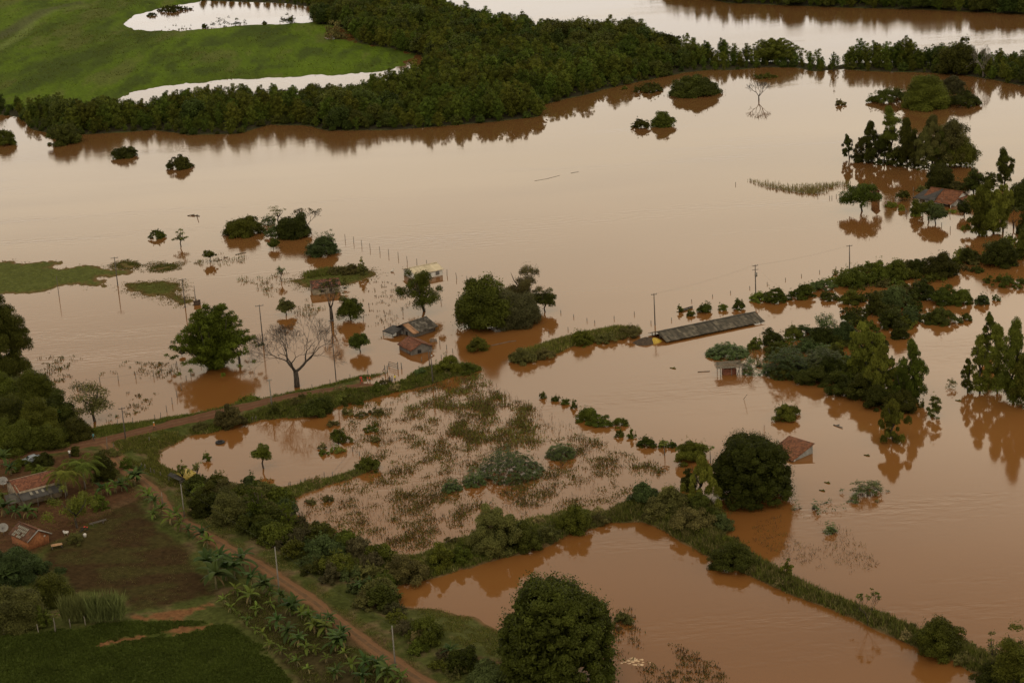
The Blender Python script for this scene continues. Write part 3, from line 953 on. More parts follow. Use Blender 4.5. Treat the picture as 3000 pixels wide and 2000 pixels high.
def dome_tree(bbox, kind, mat, label, name='shrub', cat='shrub', group=None, leaf=None, dens=None, land=None, depth=1.0):
    """bush or crown whose leaves start at the water or ground: one mesh"""
    p, W, H, s = span(bbox, 'dome', None, land)
    rng = seed(*bbox[:2])
    ll = leaf or max(.26, 1.2 * 3 * s)
    m = gen_crown(kind, rng, W, H + .25, -.25, mat, ll, dens)
    o = m.obj(name, [FOL[mat], BARK], None, p, rng.random() * .3)
    return tag(o, label, cat, group)
def trunk_tree(bbox, kind, mat, label, name='tree', cat='tree', group=None, bx=None, cb=.28, leaf=None, dens=None, r=None, land=None, nb=5, fork=.4, lean=0.0, bark=None):
    """a tree with a visible trunk: trunk and crown"""
    p, W, H, s = span(bbox, 'trunk', bx, land)
    rng = seed(*bbox[:2])
    e = thing(name, p, 0, label, cat, group)
    m = MB()
    trunk_tubes(m, rng, H, r or max(.05, min(.035 * H, .035 * W + .06)), max(fork, cb * .9), .28, W, .85, 7, 0, nb, lean)
    m.obj('trunk', [bark or BARK], e)
    ll = leaf or max(.26, 1.2 * 3 * s)
    cx = ((bbox[0] + bbox[2]) / 2 - (bx if bx is not None else (bbox[0] + bbox[2]) / 2)) * s if bx is not None else 0
    m = gen_crown(kind, rng, W, H * (1 - cb), H * cb, mat, ll, dens)
    c = m.obj('crown', [FOL[mat], BARK], e)
    c.location.x = cx * .6
    return e
def bare_tree(bbox, label, bx=None, depth=6, r=None, spread=.5, up=.1, leaves=None, name='bare_tree', group=None, hw=1.0, bark=None, trunk=.2, land=None):
    p, W, H, s = span(bbox, 'trunk', bx, land)
    rng = seed(*bbox[:2])
    e = thing(name, p, 0, label, 'tree', group)
    m = MB()
    r = r or .032 * H
    ends = []
    th = H * trunk
    m.tube([(0, 0, -1.5), (.1 * r, 0, th * .5), (0, .1 * r, th)], [r * 1.2, r, r * .9], 8, 0)
    L = (H - th) * .30
    for i in range(3):
        a = i * 2.1 + rng.random() * .8
        tl = .55 * hw
        bare_branches(m, rng, np.array([0, 0, th * .97]), unit(np.array([math.cos(a) * tl, math.sin(a) * tl * .7, .85])), L, r * .66, depth - 1, spread, 5, 0, max(.02, .34 * s), up, ends)
    # scale the limbs so that the crown fits its box
    V = np.array(m.v)
    top = V[:, 2].max()
    hx = np.percentile(np.abs(V[:, 0]), 99.5)
    f = np.clip((V[:, 2] - th * .8) / (H * .3), 0, 1)[:, None]
    sc_ = np.array([W / 2 / max(hx, .1), W / 2 / max(hx, .1), 1.0])
    V2 = V * (1 - f) + V * sc_ * f
    V2[:, 2] = np.where(V[:, 2] > th, th + (V[:, 2] - th) * (H - th) / (top - th), V[:, 2])
    m.v = [tuple(q) for q in V2]
    m.obj('trunk', [bark or BARK], e)
    if leaves:
        E = np.array(ends)
        fe = np.clip((E[:, 2] - th * .8) / (H * .3), 0, 1)[:, None]
        E = E * (1 - fe) + E * sc_ * fe
        E[:, 2] = th + (E[:, 2] - th) * (H - th) / (top - th)
        pick = E[rng.random(len(E)) < leaves[1]]
        ll = max(.32, 4.4 * s)
        q, t = lobes(rng, pick, np.full(len(pick), .035 * W + .18), 14, ll, ll * .5, shell=.1)
        mm = MB()
        mm.quads(q, 0, t)
        mm.obj('crown', [FOL[leaves[0]]], e)
    return e

# ---- prototypes that are copied -------------------------------------------------
def strip_leaf(m, base, az, L, Wd, rise, droop, mat=0, t=.5, n=6, fold=.0, roll=0.0):
    """a long arching blade of n pieces (banana leaf, palm blade)"""
    P, Nn = [], []
    ca, sa = math.cos(az), math.sin(az)
    x, z, an = 0.0, 0.0, rise
    for i in range(n + 1):
        P.append((x, z))
        x += math.cos(an) * L / n
        z += math.sin(an) * L / n
        an -= droop / n
    V = []
    for i, (x, z) in enumerate(P):
        u = i / n
        hw = Wd * .5 * (math.sin(math.pi * min(1, .12 + u * .88)) ** .6 if 0 < i < n else (.18 if i == 0 else .05))
        c = np.array([base[0] + ca * x, base[1] + sa * x, base[2] + z])
        sd = np.array([-sa, ca, roll])
        V.append(c + sd * hw - np.array([0, 0, hw * fold]))
        V.append(c)
        V.append(c - sd * hw - np.array([0, 0, hw * fold]))
    F = []
    for i in range(n):
        a = i * 3
        F += [(a, a + 3, a + 4, a + 1), (a + 1, a + 4, a + 5, a + 2)]
    m.add(V, F, mat, t)
def banana_meshes(rng, H, nl, young=False):
    st, cr = MB(), MB()
    sh = H * (.42 if not young else .32)
    st.tube([(0, 0, -.2), (.02, .01, sh * .5), (.03, 0, sh)], [.13 * H / 4, .11 * H / 4, .07 * H / 4], 6, 0)
    for i in range(nl):
        az = i * 2.4 + rng.normal() * .25
        L = H * rng.uniform(.52, .74)
        rise = rng.uniform(.75, 1.35) if i < nl - 2 else rng.uniform(.1, .5)
        strip_leaf(cr, (0.03, 0, sh * rng.uniform(.93, 1.0)), az, L, H * rng.uniform(.14, .19), rise, rng.uniform(1.3, 2.3), 0, float(np.clip(rng.normal(.55, .2), 0, 1)), 6, .35)
    # one furled upright leaf
    strip_leaf(cr, (0.03, 0, sh), rng.random() * 6, H * .5, H * .07, 1.45, .25, 0, .9, 4, .2)
    for i in range(2):
        strip_leaf(cr, (0.03, 0, sh * .95), rng.random() * 6.28, H * .42, H * .08, -.4, 1.3, 1, .3, 4, .3)
    return st, cr
def frond(m, base, az, L, rise, droop, rng, mat=0, leaflet=.7, n=16, tone=.5, hang=.7):
    x, z, an = 0.0, 0.0, rise
    ca, sa = math.cos(az), math.sin(az)
    pts = []
    for i in range(n + 1):
        pts.append(np.array([base[0] + ca * x, base[1] + sa * x, base[2] + z]))
        x += math.cos(an) * L / n
        z += math.sin(an) * L / n
        an -= droop / n * (1 + i / n * .6)
    m.tube(pts[::2], list(np.linspace(.045, .012, len(pts[::2]))), 3, mat, .75, False)
    c, a, b, l_, t = [], [], [], [], []
    for i in range(2, n + 1):
        u = i / n
        d = unit(pts[i] - pts[i - 1])
        for sgn in (-1, 1):
            for rep in (0, .5):
                side = np.array([-sa, ca, 0]) * sgn
                ax = unit(side + d * .55 + np.array([0, 0, -hang]) + rng.normal(size=3) * .1)
                ll = leaflet * (math.sin(math.pi * (.15 + .8 * u)) ** .7) * rng.uniform(.85, 1.1)
                pp = pts[i] * (1 - rep) + pts[i - 1] * rep
                c.append(pp + ax * ll * .5)
                a.append(ax)
                b.append(unit(np.cross(ax, d + .01)))
                l_.append(ll)
                t.append(np.clip(tone + rng.normal(0, .12), 0, 1))
    m.quads(leaf_quads(np.array(c), np.array(a), np.array(b), np.array(l_), np.full(len(l_), .10)), mat, t)

def forest_proto(kind, rng, W, H):
    m = MB()
    if kind == 'bam':
        m0 = gen_crown('bamboo', rng, W, H * .95, H * .02, 'forb', .62)
    else:
        m0 = gen_crown('round' if kind == 'rnd' else 'shrub', rng, W, H * (.82 if kind == 'rnd' else 1.0), H * (.14 if kind == 'rnd' else 0), 'for', .62, .62)
    m0.tube([(0, 0, -1), (.1, 0, H * .35), (0, .1, H * .7)], [.16, .12, .05], 5, 1)
    return m0.mesh('forest_tree', [FOL['forb' if kind == 'bam' else 'for'], BARK])
FPROT = [(forest_proto(k, np.random.default_rng(50 + i), wd, h), wd, h) for i, (k, wd, h) in enumerate(
    [('bam', 6.5, 10), ('bam', 5.5, 9), ('bam', 8.0, 11), ('rnd', 7.5, 9.0), ('rnd', 6.0, 8), ('rnd', 9.5, 10.5), ('shr', 6, 5), ('shr', 7, 6)])]

def scatter(poly_px, n, rng, dmin=0):
    """world points spread evenly over a pixel polygon"""
    q = poly_world(poly_px) if not isinstance(poly_px, np.ndarray) else poly_px
    lo, hi = q.min(0), q.max(0)
    res = np.zeros((0, 2))
    while len(res) < n:
        P = rng.uniform(lo, hi, (max(2000, n * 4), 2))
        res = np.concatenate([res, P[inside(P, q)]])
    res = res[:n]
    return res
def thin(P, dmin):
    keep, grid = [], {}
    for i, (x, y) in enumerate(P):
        k = (int(x // dmin), int(y // dmin))
        if any((x - P[j][0]) ** 2 + (y - P[j][1]) ** 2 < dmin * dmin for a in (-1, 0, 1) for b in (-1, 0, 1) for j in grid.get((k[0] + a, k[1] + b), ())):
            continue
        keep.append(i)
        grid.setdefault(k, []).append(i)
    return P[keep]

def grass_stuff(name, P, mats, rng, hl, hh, blades=7, wd=.10, spread=.25, lean=.5, tones=None, mi=None, label=None):
    """tufts of blades at world points P; all of them one 'stuff' object"""
    n = len(P)
    z = np.maximum(heights(P), 0.0) if len(P) else np.zeros(0)
    idx = np.repeat(np.arange(n), blades)
    k = len(idx)
    hgt = rng.uniform(hl, hh, n)[idx] * rng.uniform(.55, 1.1, k)
    a = rng.random(k) * 6.28
    ln = rng.random(k) * lean
    ax = unit(np.stack([np.cos(a) * ln, np.sin(a) * ln, np.ones(k)], 1))
    c = np.stack([P[idx, 0] + rng.normal(0, spread, k), P[idx, 1] + rng.normal(0, spread, k), z[idx] - .05], 1) + ax * hgt[:, None] * .5
    b = unit(np.cross(ax, rng.normal(size=(k, 3))))
    q = leaf_quads(c, ax, b, hgt, wd * rng.uniform(.7, 1.3, k))
    t = np.clip((rng.normal(.5, .15, n) if tones is None else tones)[idx] + rng.normal(0, .13, k), 0, 1)
    m = MB()
    m.quads(q, 0 if mi is None else np.asarray(mi)[idx], t)
    o = m.obj(name, mats)
    return tag(o, label, None, None, 'stuff')
# ------------------------------------------------------------------ buildings
def tile_mat(name, c0, c1, pitch=.28, course=.38, moss=None, wear=.5):
    """clay tiles: rows across and courses down the slope from the UV map (metres)"""
    m, t, b = new_mat(name)
    uv = t.nodes.new('ShaderNodeUVMap')
    sx = t.nodes.new('ShaderNodeSeparateXYZ')
    t.links.new(uv.outputs[0], sx.inputs[0])
    def wave(o, p):
        a = t.nodes.new('ShaderNodeMath'); a.operation = 'MULTIPLY'; a.inputs[1].default_value = 1 / p
        t.links.new(o, a.inputs[0])
        f = t.nodes.new('ShaderNodeMath'); f.operation = 'FRACT'
        t.links.new(a.outputs[0], f.inputs[0])
        return a, f
    au, fu = wave(sx.outputs['X'], pitch)
    av, fv = wave(sx.outputs['Y'], course)
    def flo(a):
        f = t.nodes.new('ShaderNodeMath'); f.operation = 'FLOOR'
        t.links.new(a.outputs[0], f.inputs[0])
        return f
    cb = t.nodes.new('ShaderNodeCombineXYZ')
    t.links.new(flo(au).outputs[0], cb.inputs[0])
    t.links.new(flo(av).outputs[0], cb.inputs[1])
    wn = t.nodes.new('ShaderNodeTexWhiteNoise')
    wn.noise_dimensions = '2D'
    t.links.new(cb.outputs[0], wn.inputs['Vector'])
    nz_ = t.nodes.new('ShaderNodeTexNoise')
    nz_.inputs['Scale'].default_value = .9
    nz_.inputs['Detail'].default_value = 5
    t.links.new(uv.outputs[0], nz_.inputs['Vector'])
    ad = t.nodes.new('ShaderNodeMath'); ad.operation = 'MULTIPLY_ADD'; ad.inputs[1].default_value = wear
    t.links.new(wn.outputs['Value'], ad.inputs[0])
    s_ = t.nodes.new('ShaderNodeMath'); s_.operation = 'MULTIPLY'; s_.inputs[1].default_value = 1 - wear
    t.links.new(nz_.outputs['Fac'], s_.inputs[0])
    t.links.new(s_.outputs[0], ad.inputs[2])
    rp = t.nodes.new('ShaderNodeValToRGB')
    rp.color_ramp.elements[0].position, rp.color_ramp.elements[1].position = .25, .75
    rp.color_ramp.elements[0].color, rp.color_ramp.elements[1].color = (*c0, 1), (*c1, 1)
    t.links.new(ad.outputs[0], rp.inputs[0])
    if moss:
        n2 = t.nodes.new('ShaderNodeTexNoise')
        n2.inputs['Scale'].default_value = .8
        n2.inputs['Detail'].default_value = 6
        t.links.new(uv.outputs[0], n2.inputs['Vector'])
        r2 = t.nodes.new('ShaderNodeValToRGB')
        r2.color_ramp.elements[0].position, r2.color_ramp.elements[1].position = .45, .62
        t.links.new(n2.outputs['Fac'], r2.inputs[0])
        mxn = t.nodes.new('ShaderNodeMix'); mxn.data_type = 'RGBA'
        t.links.new(r2.outputs[0], mxn.inputs[0])
        t.links.new(rp.outputs[0], mxn.inputs[6])
        mxn.inputs[7].default_value = (*moss, 1)
        t.links.new(mxn.outputs[2], b.inputs['Base Color'])
    else:
        t.links.new(rp.outputs[0], b.inputs['Base Color'])
    # rounded tile relief
    sn = t.nodes.new('ShaderNodeMath'); sn.operation = 'PINGPONG'; sn.inputs[1].default_value = .5
    t.links.new(au.outputs[0], sn.inputs[0])
    hh_ = t.nodes.new('ShaderNodeMath'); hh_.operation = 'ADD'
    t.links.new(sn.outputs[0], hh_.inputs[0])
    t.links.new(fv.outputs[0], hh_.inputs[1])
    bn_ = t.nodes.new('ShaderNodeBump')
    bn_.inputs['Strength'].default_value, bn_.inputs['Distance'].default_value = .8, .05
    t.links.new(hh_.outputs[0], bn_.inputs['Height'])
    t.links.new(bn_.outputs[0], b.inputs['Normal'])
    b.inputs['Roughness'].default_value = .85
    b.inputs['Specular IOR Level'].default_value = .2
    return m
T_RED = tile_mat('red_clay_tiles', (.080, .030, .015), (.170, .064, .032))
T_OLD = tile_mat('old_mossy_tiles', (.035, .018, .012), (.19, .070, .04), moss=(.026, .026, .014), wear=.8)
T_BRN = tile_mat('brown_tiles', (.075, .029, .012), (.175, .066, .029))
T_DRK = tile_mat('dark_brown_tiles', (.045, .023, .012), (.115, .050, .025))  # darker brown tiles for one slope of the brick hut
T_FIB = tile_mat('grey_fibre_sheets', (.035, .030, .023), (.095, .082, .062), .9, 1.6, moss=(.05, .045, .035), wear=.3)
T_SHACK = tile_mat('mossy_old_sheets', (.030, .024, .017), (.13, .11, .085), .5, .6, moss=(.040, .032, .020), wear=.75)
T_FIBD = tile_mat('dark_fibre_sheets', (.030, .027, .024), (.065, .058, .05), .9, 1.7, wear=.3)
T_BARN = tile_mat('weathered_barn_sheets', (.036, .029, .019), (.125, .102, .070), .55, 2.2, moss=(.045, .038, .026), wear=.55)
T_MET = tile_mat('yellowish_metal_sheets', (.34, .275, .175), (.50, .41, .27), .62, 9.0, wear=.35)
T_RUST = tile_mat('rusty_sheets', (.16, .075, .035), (.34, .19, .10), .5, 3, wear=.3)
T_PALE = noisy('pale_concrete_tiles', (.15, .135, .10), (.25, .22, .165), 4)
W_WHITE = noisy('white_plaster', (.42, .39, .34), (.56, .52, .46), 1.2)
W_GREY = noisy('grey_plaster', (.16, .15, .13), (.26, .24, .21), 1.5)
W_PLANK = noisy('plank_wall', (.075, .062, .05), (.19, .165, .14), 3, .9, (6, 6, .35))
W_BRICK = noisy('bare_brick', (.19, .070, .026), (.32, .125, .048), 2.5)
W_BRKD = noisy('dark_brick', (.10, .036, .020), (.20, .070, .035), 2.0)
W_RUIN = noisy('stained_plaster', (.12, .095, .06), (.28, .22, .15), 1.2)
DARK = noisy('dark_opening', (.008, .007, .006), (.014, .012, .010), 2)
GLASSY = noisy('window_shutter', (.10, .095, .085), (.16, .15, .135), 2)

def uv_roof(o, o3, ux, vx):
    me = o.data
    lay = me.uv_layers.new(name='UVMap')
    for p in me.polygons:
        for li in p.loop_indices:
            co = me.vertices[me.loops[li].vertex_index].co - o3
            lay.data[li].uv = (co.dot(ux), co.dot(vx))
class House:
    """local frame: x along the length from corner N to corner A, y across from N to G"""
    def __init__(s, name, label, cat, N, A, G, z=None, group=None, L=None, Wd=None):
        n, a, g = [place(*q, land=(None if z is None else False)) for q in (N, A, G)]
        zz = n[2] if z is None else z
        if z is not None:
            n, a, g = [ground_point(*q, z) for q in (N, A, G)]
        u = np.array([a[0] - n[0], a[1] - n[1]])
        v = np.array([g[0] - n[0], g[1] - n[1]])
        s.L = L or np.linalg.norm(u)
        u = u / np.linalg.norm(u)
        perp = np.array([-u[1], u[0]])
        s.left = 1 if perp @ v > 0 else -1
        s.W = (Wd or abs(perp @ v)) if Wd is None else Wd
        s.rz = math.atan2(u[1], u[0])
        s.e = thing(name, (n[0], n[1], zz), s.rz, label, cat, group)
    def Y(s, y):
        return y * s.left
    def walls(s, he, hr, mat, z0=-1.6, name='wall', gables=(True, True), ridge_y=.5, sides=(1, 1, 1, 1), th=.14, he2=None):
        L, W, Y = s.L, s.W, s.Y
        he2 = he if he2 is None else he2
        m = MB()
        def slab(pts, nrm):
            n = len(pts)
            a = [np.array(p, float) for p in pts]
            b_ = [p + np.array(nrm, float) * th for p in a]
            m.add(a + b_, [tuple(range(n)), tuple(range(2 * n - 1, n - 1, -1))] + [(i, i + n, (i + 1) % n + n, (i + 1) % n) for i in range(n)])
        if sides[0]: slab([(0, 0, z0), (L, 0, z0), (L, 0, he), (0, 0, he)], (0, Y(1), 0))
        if sides[1]: slab([(0, Y(W), z0), (L, Y(W), z0), (L, Y(W), he2), (0, Y(W), he2)], (0, Y(-1), 0))
        for i, x in ((2, 0), (3, L)):
            if sides[i]:
                pts = [(x, Y(th), z0), (x, Y(W - th), z0), (x, Y(W - th), he2)]
                if gables[i - 2]: pts.append((x, Y(W * ridge_y), hr - .05))
                pts.append((x, Y(th), he))
                slab(pts, (1 if x == 0 else -1, 0, 0))
        return m.obj(name, [mat], s.e)
    def slope(s, p0, p1, p2, p3, mat, name='roof', th=.07, parent=None):
        """one roof plane, corners eave0, eave1, ridge1, ridge0 in local x, y, z"""
        P = [Vector((q[0], s.Y(q[1]), q[2])) for q in (p0, p1, p2, p3)]
        nrm = (P[1] - P[0]).cross(P[3] - P[0]).normalized()
        if nrm.z < 0: nrm = -nrm
        nx = max(2, int((P[1] - P[0]).length / .9))
        ny = max(2, int((P[3] - P[0]).length / .9))
        rg = np.random.default_rng(int(abs(p0[0] * 17 + p2[2] * 31)) + 3)
        m = MB()
        V = []
        for j in range(ny + 1):
            for i in range(nx + 1):
                a, b_ = i / nx, j / ny
                q = (P[0] * (1 - a) + P[1] * a) * (1 - b_) + (P[3] * (1 - a) + P[2] * a) * b_
                V.append(q + nrm * float(rg.normal(0, .018)))
        n = len(V)
        V += [q - nrm * th for q in V]
        F = []
        for j in range(ny):
            for i in range(nx):
                k = j * (nx + 1) + i
                f = (k, k + 1, k + nx + 2, k + nx + 1)
                F += [f, tuple(q + n for q in reversed(f))]
        rim = [i for i in range(nx + 1)] + [j * (nx + 1) + nx for j in range(1, ny + 1)] + [ny * (nx + 1) + i for i in range(nx - 1, -1, -1)] + [j * (nx + 1) for j in range(ny - 1, 0, -1)]
        for i in range(len(rim)):
            a, b_ = rim[i], rim[(i + 1) % len(rim)]
            F.append((a, a + n, b_ + n, b_))
        m.add(V, F)
        o = m.obj(name, [mat], parent or s.e)
        uv_roof(o, P[0], (P[1] - P[0]).normalized(), (P[3] - P[0]).normalized())
        return o
    def gable(s, he, hr, mat, ov=.35, ovg=.3, ridge_y=.5, mat2=None, he2=None, cap=None):
        L, W = s.L, s.W
        he2 = he if he2 is None else he2
        k1 = (hr - he) / (W * ridge_y)
        k2 = (hr - he2) / (W * (1 - ridge_y))
        a = s.slope((-ovg, -ov, he - ov * k1), (L + ovg, -ov, he - ov * k1), (L + ovg, W * ridge_y, hr), (-ovg, W * ridge_y, hr), mat)
        b_ = s.slope((-ovg, W + ov, he2 - ov * k2), (L + ovg, W + ov, he2 - ov * k2), (L + ovg, W * ridge_y + .01, hr), (-ovg, W * ridge_y + .01, hr), mat2 or mat)
        m = MB()
        m.tube([(-ovg, s.Y(W * ridge_y), hr + .03), (L + ovg, s.Y(W * ridge_y), hr + .03)], .09, 6)
        m.obj('ridge_cap', [cap or mat], a)
        return a, b_
    def opening(s, x, z0, z1, w, side=0, mat=None, name='window', frame=None, out=.03):
        """window or door on wall: side 0 = front (y=0), 1 = back, 2 = x=0 end, 3 = x=L end"""
        L, W, Y = s.L, s.W, s.Y
        def bx(m, a0, a1, b0, b1, d):
            if side == 0: m.box((a0, min(Y(-d), Y(.02)), b0), (a1, max(Y(-d), Y(.02)), b1))
            elif side == 1: m.box((a0, min(Y(W + d), Y(W - .02)), b0), (a1, max(Y(W + d), Y(W - .02)), b1))
            elif side == 2: m.box((-d, min(Y(a0), Y(a1)), b0), (.02, max(Y(a0), Y(a1)), b1))
            else: m.box((L - .02, min(Y(a0), Y(a1)), b0), (L + d, max(Y(a0), Y(a1)), b1))
        m = MB()
        bx(m, x, x + w, z0, z1, out)
        o = m.obj(name, [mat or DARK], s.e)
        if frame:
            m = MB()
            f = .07
            for a0, a1, b0, b1 in ((x - f, x, z0 - f, z1 + f), (x + w, x + w + f, z0 - f, z1 + f), (x, x + w, z1, z1 + f), (x, x + w, z0 - f, z0), (x + w / 2 - .02, x + w / 2 + .02, z0, z1)):
                bx(m, a0, a1, b0, b1, out + .025)
            m.obj('frame', [frame], o)
        return o
    def planks(s, he, hr, mat, side, step=.22):
        """raised battens over a plank wall"""
        L, W, Y = s.L, s.W, s.Y
        m = MB()
        n = int((L if side in (0, 1) else W) / step)
        for i in range(1, n):
            x = i * step
            if side == 0: m.box((x - .02, min(Y(-.025), Y(.01)), -1), (x + .02, max(Y(-.025), Y(.01)), he - .06))
            elif side == 2:
                z = he + (hr - he) * (1 - abs(x - W / 2) / (W / 2)) - .12
                m.box((-.025, min(Y(x - .02), Y(x + .02)), -1), (.01, max(Y(x - .02), Y(x + .02)), z))
        return m.obj('batten', [mat], s.e)
    def posts(s, pts, h, mat, r=.09, name='post', z0=-1.5):
        for (x, y) in pts:
            m = MB()
            m.tube([(x, s.Y(y), z0), (x, s.Y(y), h if not callable(h) else h(x, y))], r, 6)
            m.obj(name, [mat], s.e)

# white house with a yellowish metal roof
h = House('white_house', 'white plastered house with a yellowish metal roof, flooded to its window sills', 'house', (1219, 822), (1297, 806), (1173, 808))
h.walls(1.75, 2.75, W_WHITE)
h.gable(1.75, 2.75, T_MET, .35, .35)
h.opening(h.L - 2.0, .45, 1.3, 1.0, 0, GLASSY, 'window', W_GREY)
h.opening(1.3, .45, 1.3, 1.0, 0, GLASSY, 'window', W_GREY)
h.opening(h.W * .5 - .5, .3, 1.2, 1.0, 2, GLASSY, 'window', W_GREY)
# plank house with a red tile roof by the road
h = House('plank_house', 'small grey plank house with a red tiled gable roof standing in flood water', 'house', (1206, 1041), (1170, 1022), (1274, 1031))
h.walls(1.35, 2.6, W_PLANK)
h.gable(1.35, 2.6, T_RED, .4, .35, mat2=T_BRN)
h.planks(1.35, 2.6, WOOD, 0)
h.planks(1.35, 2.6, WOOD, 2)
h.opening(h.W * .30, .2, 1.0, .8, 2, DARK, 'window', WOOD)
h.opening(1.0, .1, .9, .7, 0, W_GREY, 'window', WOOD)
# dark barn shack behind it
h = House('barn_shack', 'dilapidated dark roofed shack with a rusty sheet and open cattle stall', 'shed', (1214, 988), (1273, 969), (1178, 968))
h.walls(1.45, 2.9, W_PLANK, sides=(1, 1, 1, 0))
h.gable(1.45, 2.9, T_SHACK, .8, .7, mat2=T_FIBD)
k_ = (2.9 - 1.45) / (h.W * .5)
h.slope((-.85, -.9, 1.55 - .9 * k_), (.9, -.9, 1.55 - .9 * k_), (.9, h.W * .46, 1.55 + h.W * .46 * k_), (-.85, h.W * .46, 1.55 + h.W * .46 * k_), T_RUST, 'patch')
h.opening(h.W * .35, -.2, 1.0, .8, 2, DARK, 'door')
h.opening(h.W * .62, -.1, 1.0, .7, 2, W_WHITE, 'door')
h.slope((-3.6, h.W * .55, 1.0), (-3.4, h.W + 1.2, 1.0), (-.1, h.W + .9, 1.75), (-.1, h.W * .5, 1.95), T_FIBD, 'stall_roof')
h.posts([(-3.4, h.W * .6), (-3.3, h.W + 1.0), (-1.7, h.W * .6)], 1.0, WOOD, .08)
for zz in (.2, .5, .8):
    m = MB()
    m.beam((-3.4, h.Y(h.W * .6), zz), (-.2, h.Y(h.W * .6), zz + .05), .10, .04)
    m.beam((-3.4, h.Y(h.W * .6), zz), (-3.3, h.Y(h.W + 1.0), zz), .10, .04)
    m.obj('rail', [WOOD], h.e)
h.posts([(h.L + .3, .1), (h.L + .3, h.W - .2)], 1.2, WOOD)
# ruined house on the grassy island
h = House('ruined_house', 'old ruined house with mossy broken tiles and a square dark window', 'house', (918, 865), (998, 856), (905, 846))
h.walls(2.0, 3.0, W_RUIN)
h.gable(2.0, 3.0, T_OLD, .3, .25)
h.opening(h.L * .28, .55, 1.25, .75, 0, DARK, 'window', W_RUIN)
h.opening(h.L * .60, .6, 1.25, .7, 0, DARK, 'window', W_RUIN)
h.opening(h.W * .4, .3, 1.4, .8, 2, DARK, 'window')
# long low barn
h = House('long_barn', 'long low barn with a weathered grey sheet roof almost down to the water', 'barn', (1958, 1003), (2230, 946), (1891, 984))
h.gable(.60, 1.75, T_BARN, .55, .8, cap=T_FIB)
nb_ = 9
h.posts([(h.L * i / nb_, .1) for i in range(nb_ + 1)] + [(h.L * i / nb_, h.W - .1) for i in range(nb_ + 1)], .60, WOOD, .10)
h.posts([(0, h.W * .5), (h.L, h.W * .5)], 1.6, WOOD, .10)
m = MB()
for y in (.1, h.W - .1):
    m.beam((-.5, h.Y(y), .56), (h.L + .5, h.Y(y), .56), .12, .14)
m.obj('beam', [WOOD], h.e)
# brick shack under poles
h = House('brick_shack', 'flooded brick hut under a rough flat roof of poles beside leafy castor shrubs', 'shed', (2121, 1099), (2158, 1096), (2093, 1090))
h.walls(1.25, 1.25, W_BRKD, gables=(False, False))
m = MB()
rg = np.random.default_rng(5)
for i in range(26):
    y = -1.0 + i * (h.W + 2.0) / 25
    a = rg.normal(0, .12)
    m.beam((-1.4 + rg.normal(0, .3), h.Y(y), 2.0 + rg.normal(0, .04)), (h.L + 1.8 + rg.normal(0, .4), h.Y(y + a * 3), 1.85 + rg.normal(0, .05)), .16, .05)
m.obj('roof', [noisy('bleached_poles', (.07, .055, .036), (.17, .14, .095), 2, .9)], h.e)
h.posts([(-.9, -.8), (h.L * .55, -.9), (h.L + 1.2, -.5), (-.9, h.W + .6), (h.L + 1.2, h.W + .6)], 1.95, WOOD, .07)
m = MB()
m.beam((h.L * .8, h.Y(-1.9), -.6), (h.L + .7, h.Y(-.4), 1.9), .11)
m.obj('brace', [WOOD], h.e)
# tiled house beside the mango tree
h = House('tiled_house', 'house sunk to its eaves with a brown red tiled roof behind the round mango tree', 'house', (2322, 1352), (2254, 1331), (2383, 1328))
h.walls(.40, 2.0, W_GREY, gables=(False, False), he2=1.95)
k_ = 1.55 / h.W
h.slope((-.35, -.4, .45 - .4 * k_), (h.L + .35, -.4, .45 - .4 * k_), (h.L + .35, h.W + .3, .45 + (h.W + .3) * k_), (-.35, h.W + .3, .45 + (h.W + .3) * k_), T_BRN)
m = MB()
m.box((-.06, min(h.Y(.25), h.Y(.75)), -.3), (.02, max(h.Y(.25), h.Y(.75)), .45))
m.obj('shutter', [W_WHITE], h.e)
# farmhouse far right
h = House('farmhouse', 'sprawling farmhouse with red tiled roofs and a dark lean-to, in flood water among trees', 'house', (2797, 604), (2710, 591), (2842, 590))
h.walls(1.7, 3.5, W_WHITE)
h.gable(1.7, 3.6, T_BRN, .5, .5)
h.slope((-.4, -2.6, 1.0), (h.L * .55, -2.6, 1.0), (h.L * .55, -.5, 1.55), (-.4, -.5, 1.55), T_BRN, 'porch_roof')
h.posts([(-.2, -2.4), (h.L * .25, -2.4), (h.L * .53, -2.4)], 1.0, W_WHITE, .1)
h.slope((h.L * .6, -1.8, 1.1), (h.L + 3.2, -1.8, 1.1), (h.L + 2.6, h.W * .5, 2.6), (h.L * .6, h.W * .5, 3.72), T_FIBD, 'lean_to_roof')
h.posts([(h.L + 3.0, -1.6), (h.L + 3.0, 2.0), (h.L * .62, -1.6)], 1.1, WOOD, .1)
h.slope((-4.6, 1.0, 1.4), (-4.6, h.W - 1, 1.4), (-.3, h.W - 1, 2.1), (-.3, 1.0, 2.1), T_BRN, 'side_roof')
h.posts([(-4.4, 1.2), (-4.4, h.W - 1.2)], 1.4, WOOD, .1)
h.opening(1.2, .0, 1.1, 1.0, 0, DARK, 'window', W_GREY)
h.opening(4.0, -.2, 1.4, .9, 0, DARK, 'door')
h.opening(h.W * .4, .2, 1.2, 1.0, 2, DARK, 'window', W_GREY)
# little hut behind the two trunked tree
h = House('outhouse', 'narrow brick outhouse with a small tiled roof behind the tree with two trunks', 'shed', (2577, 590), (2571, 584), (2560, 593))
h.walls(3.1, 3.9, W_BRKD)
h.gable(3.1, 3.9, T_BRN, .3, .3)
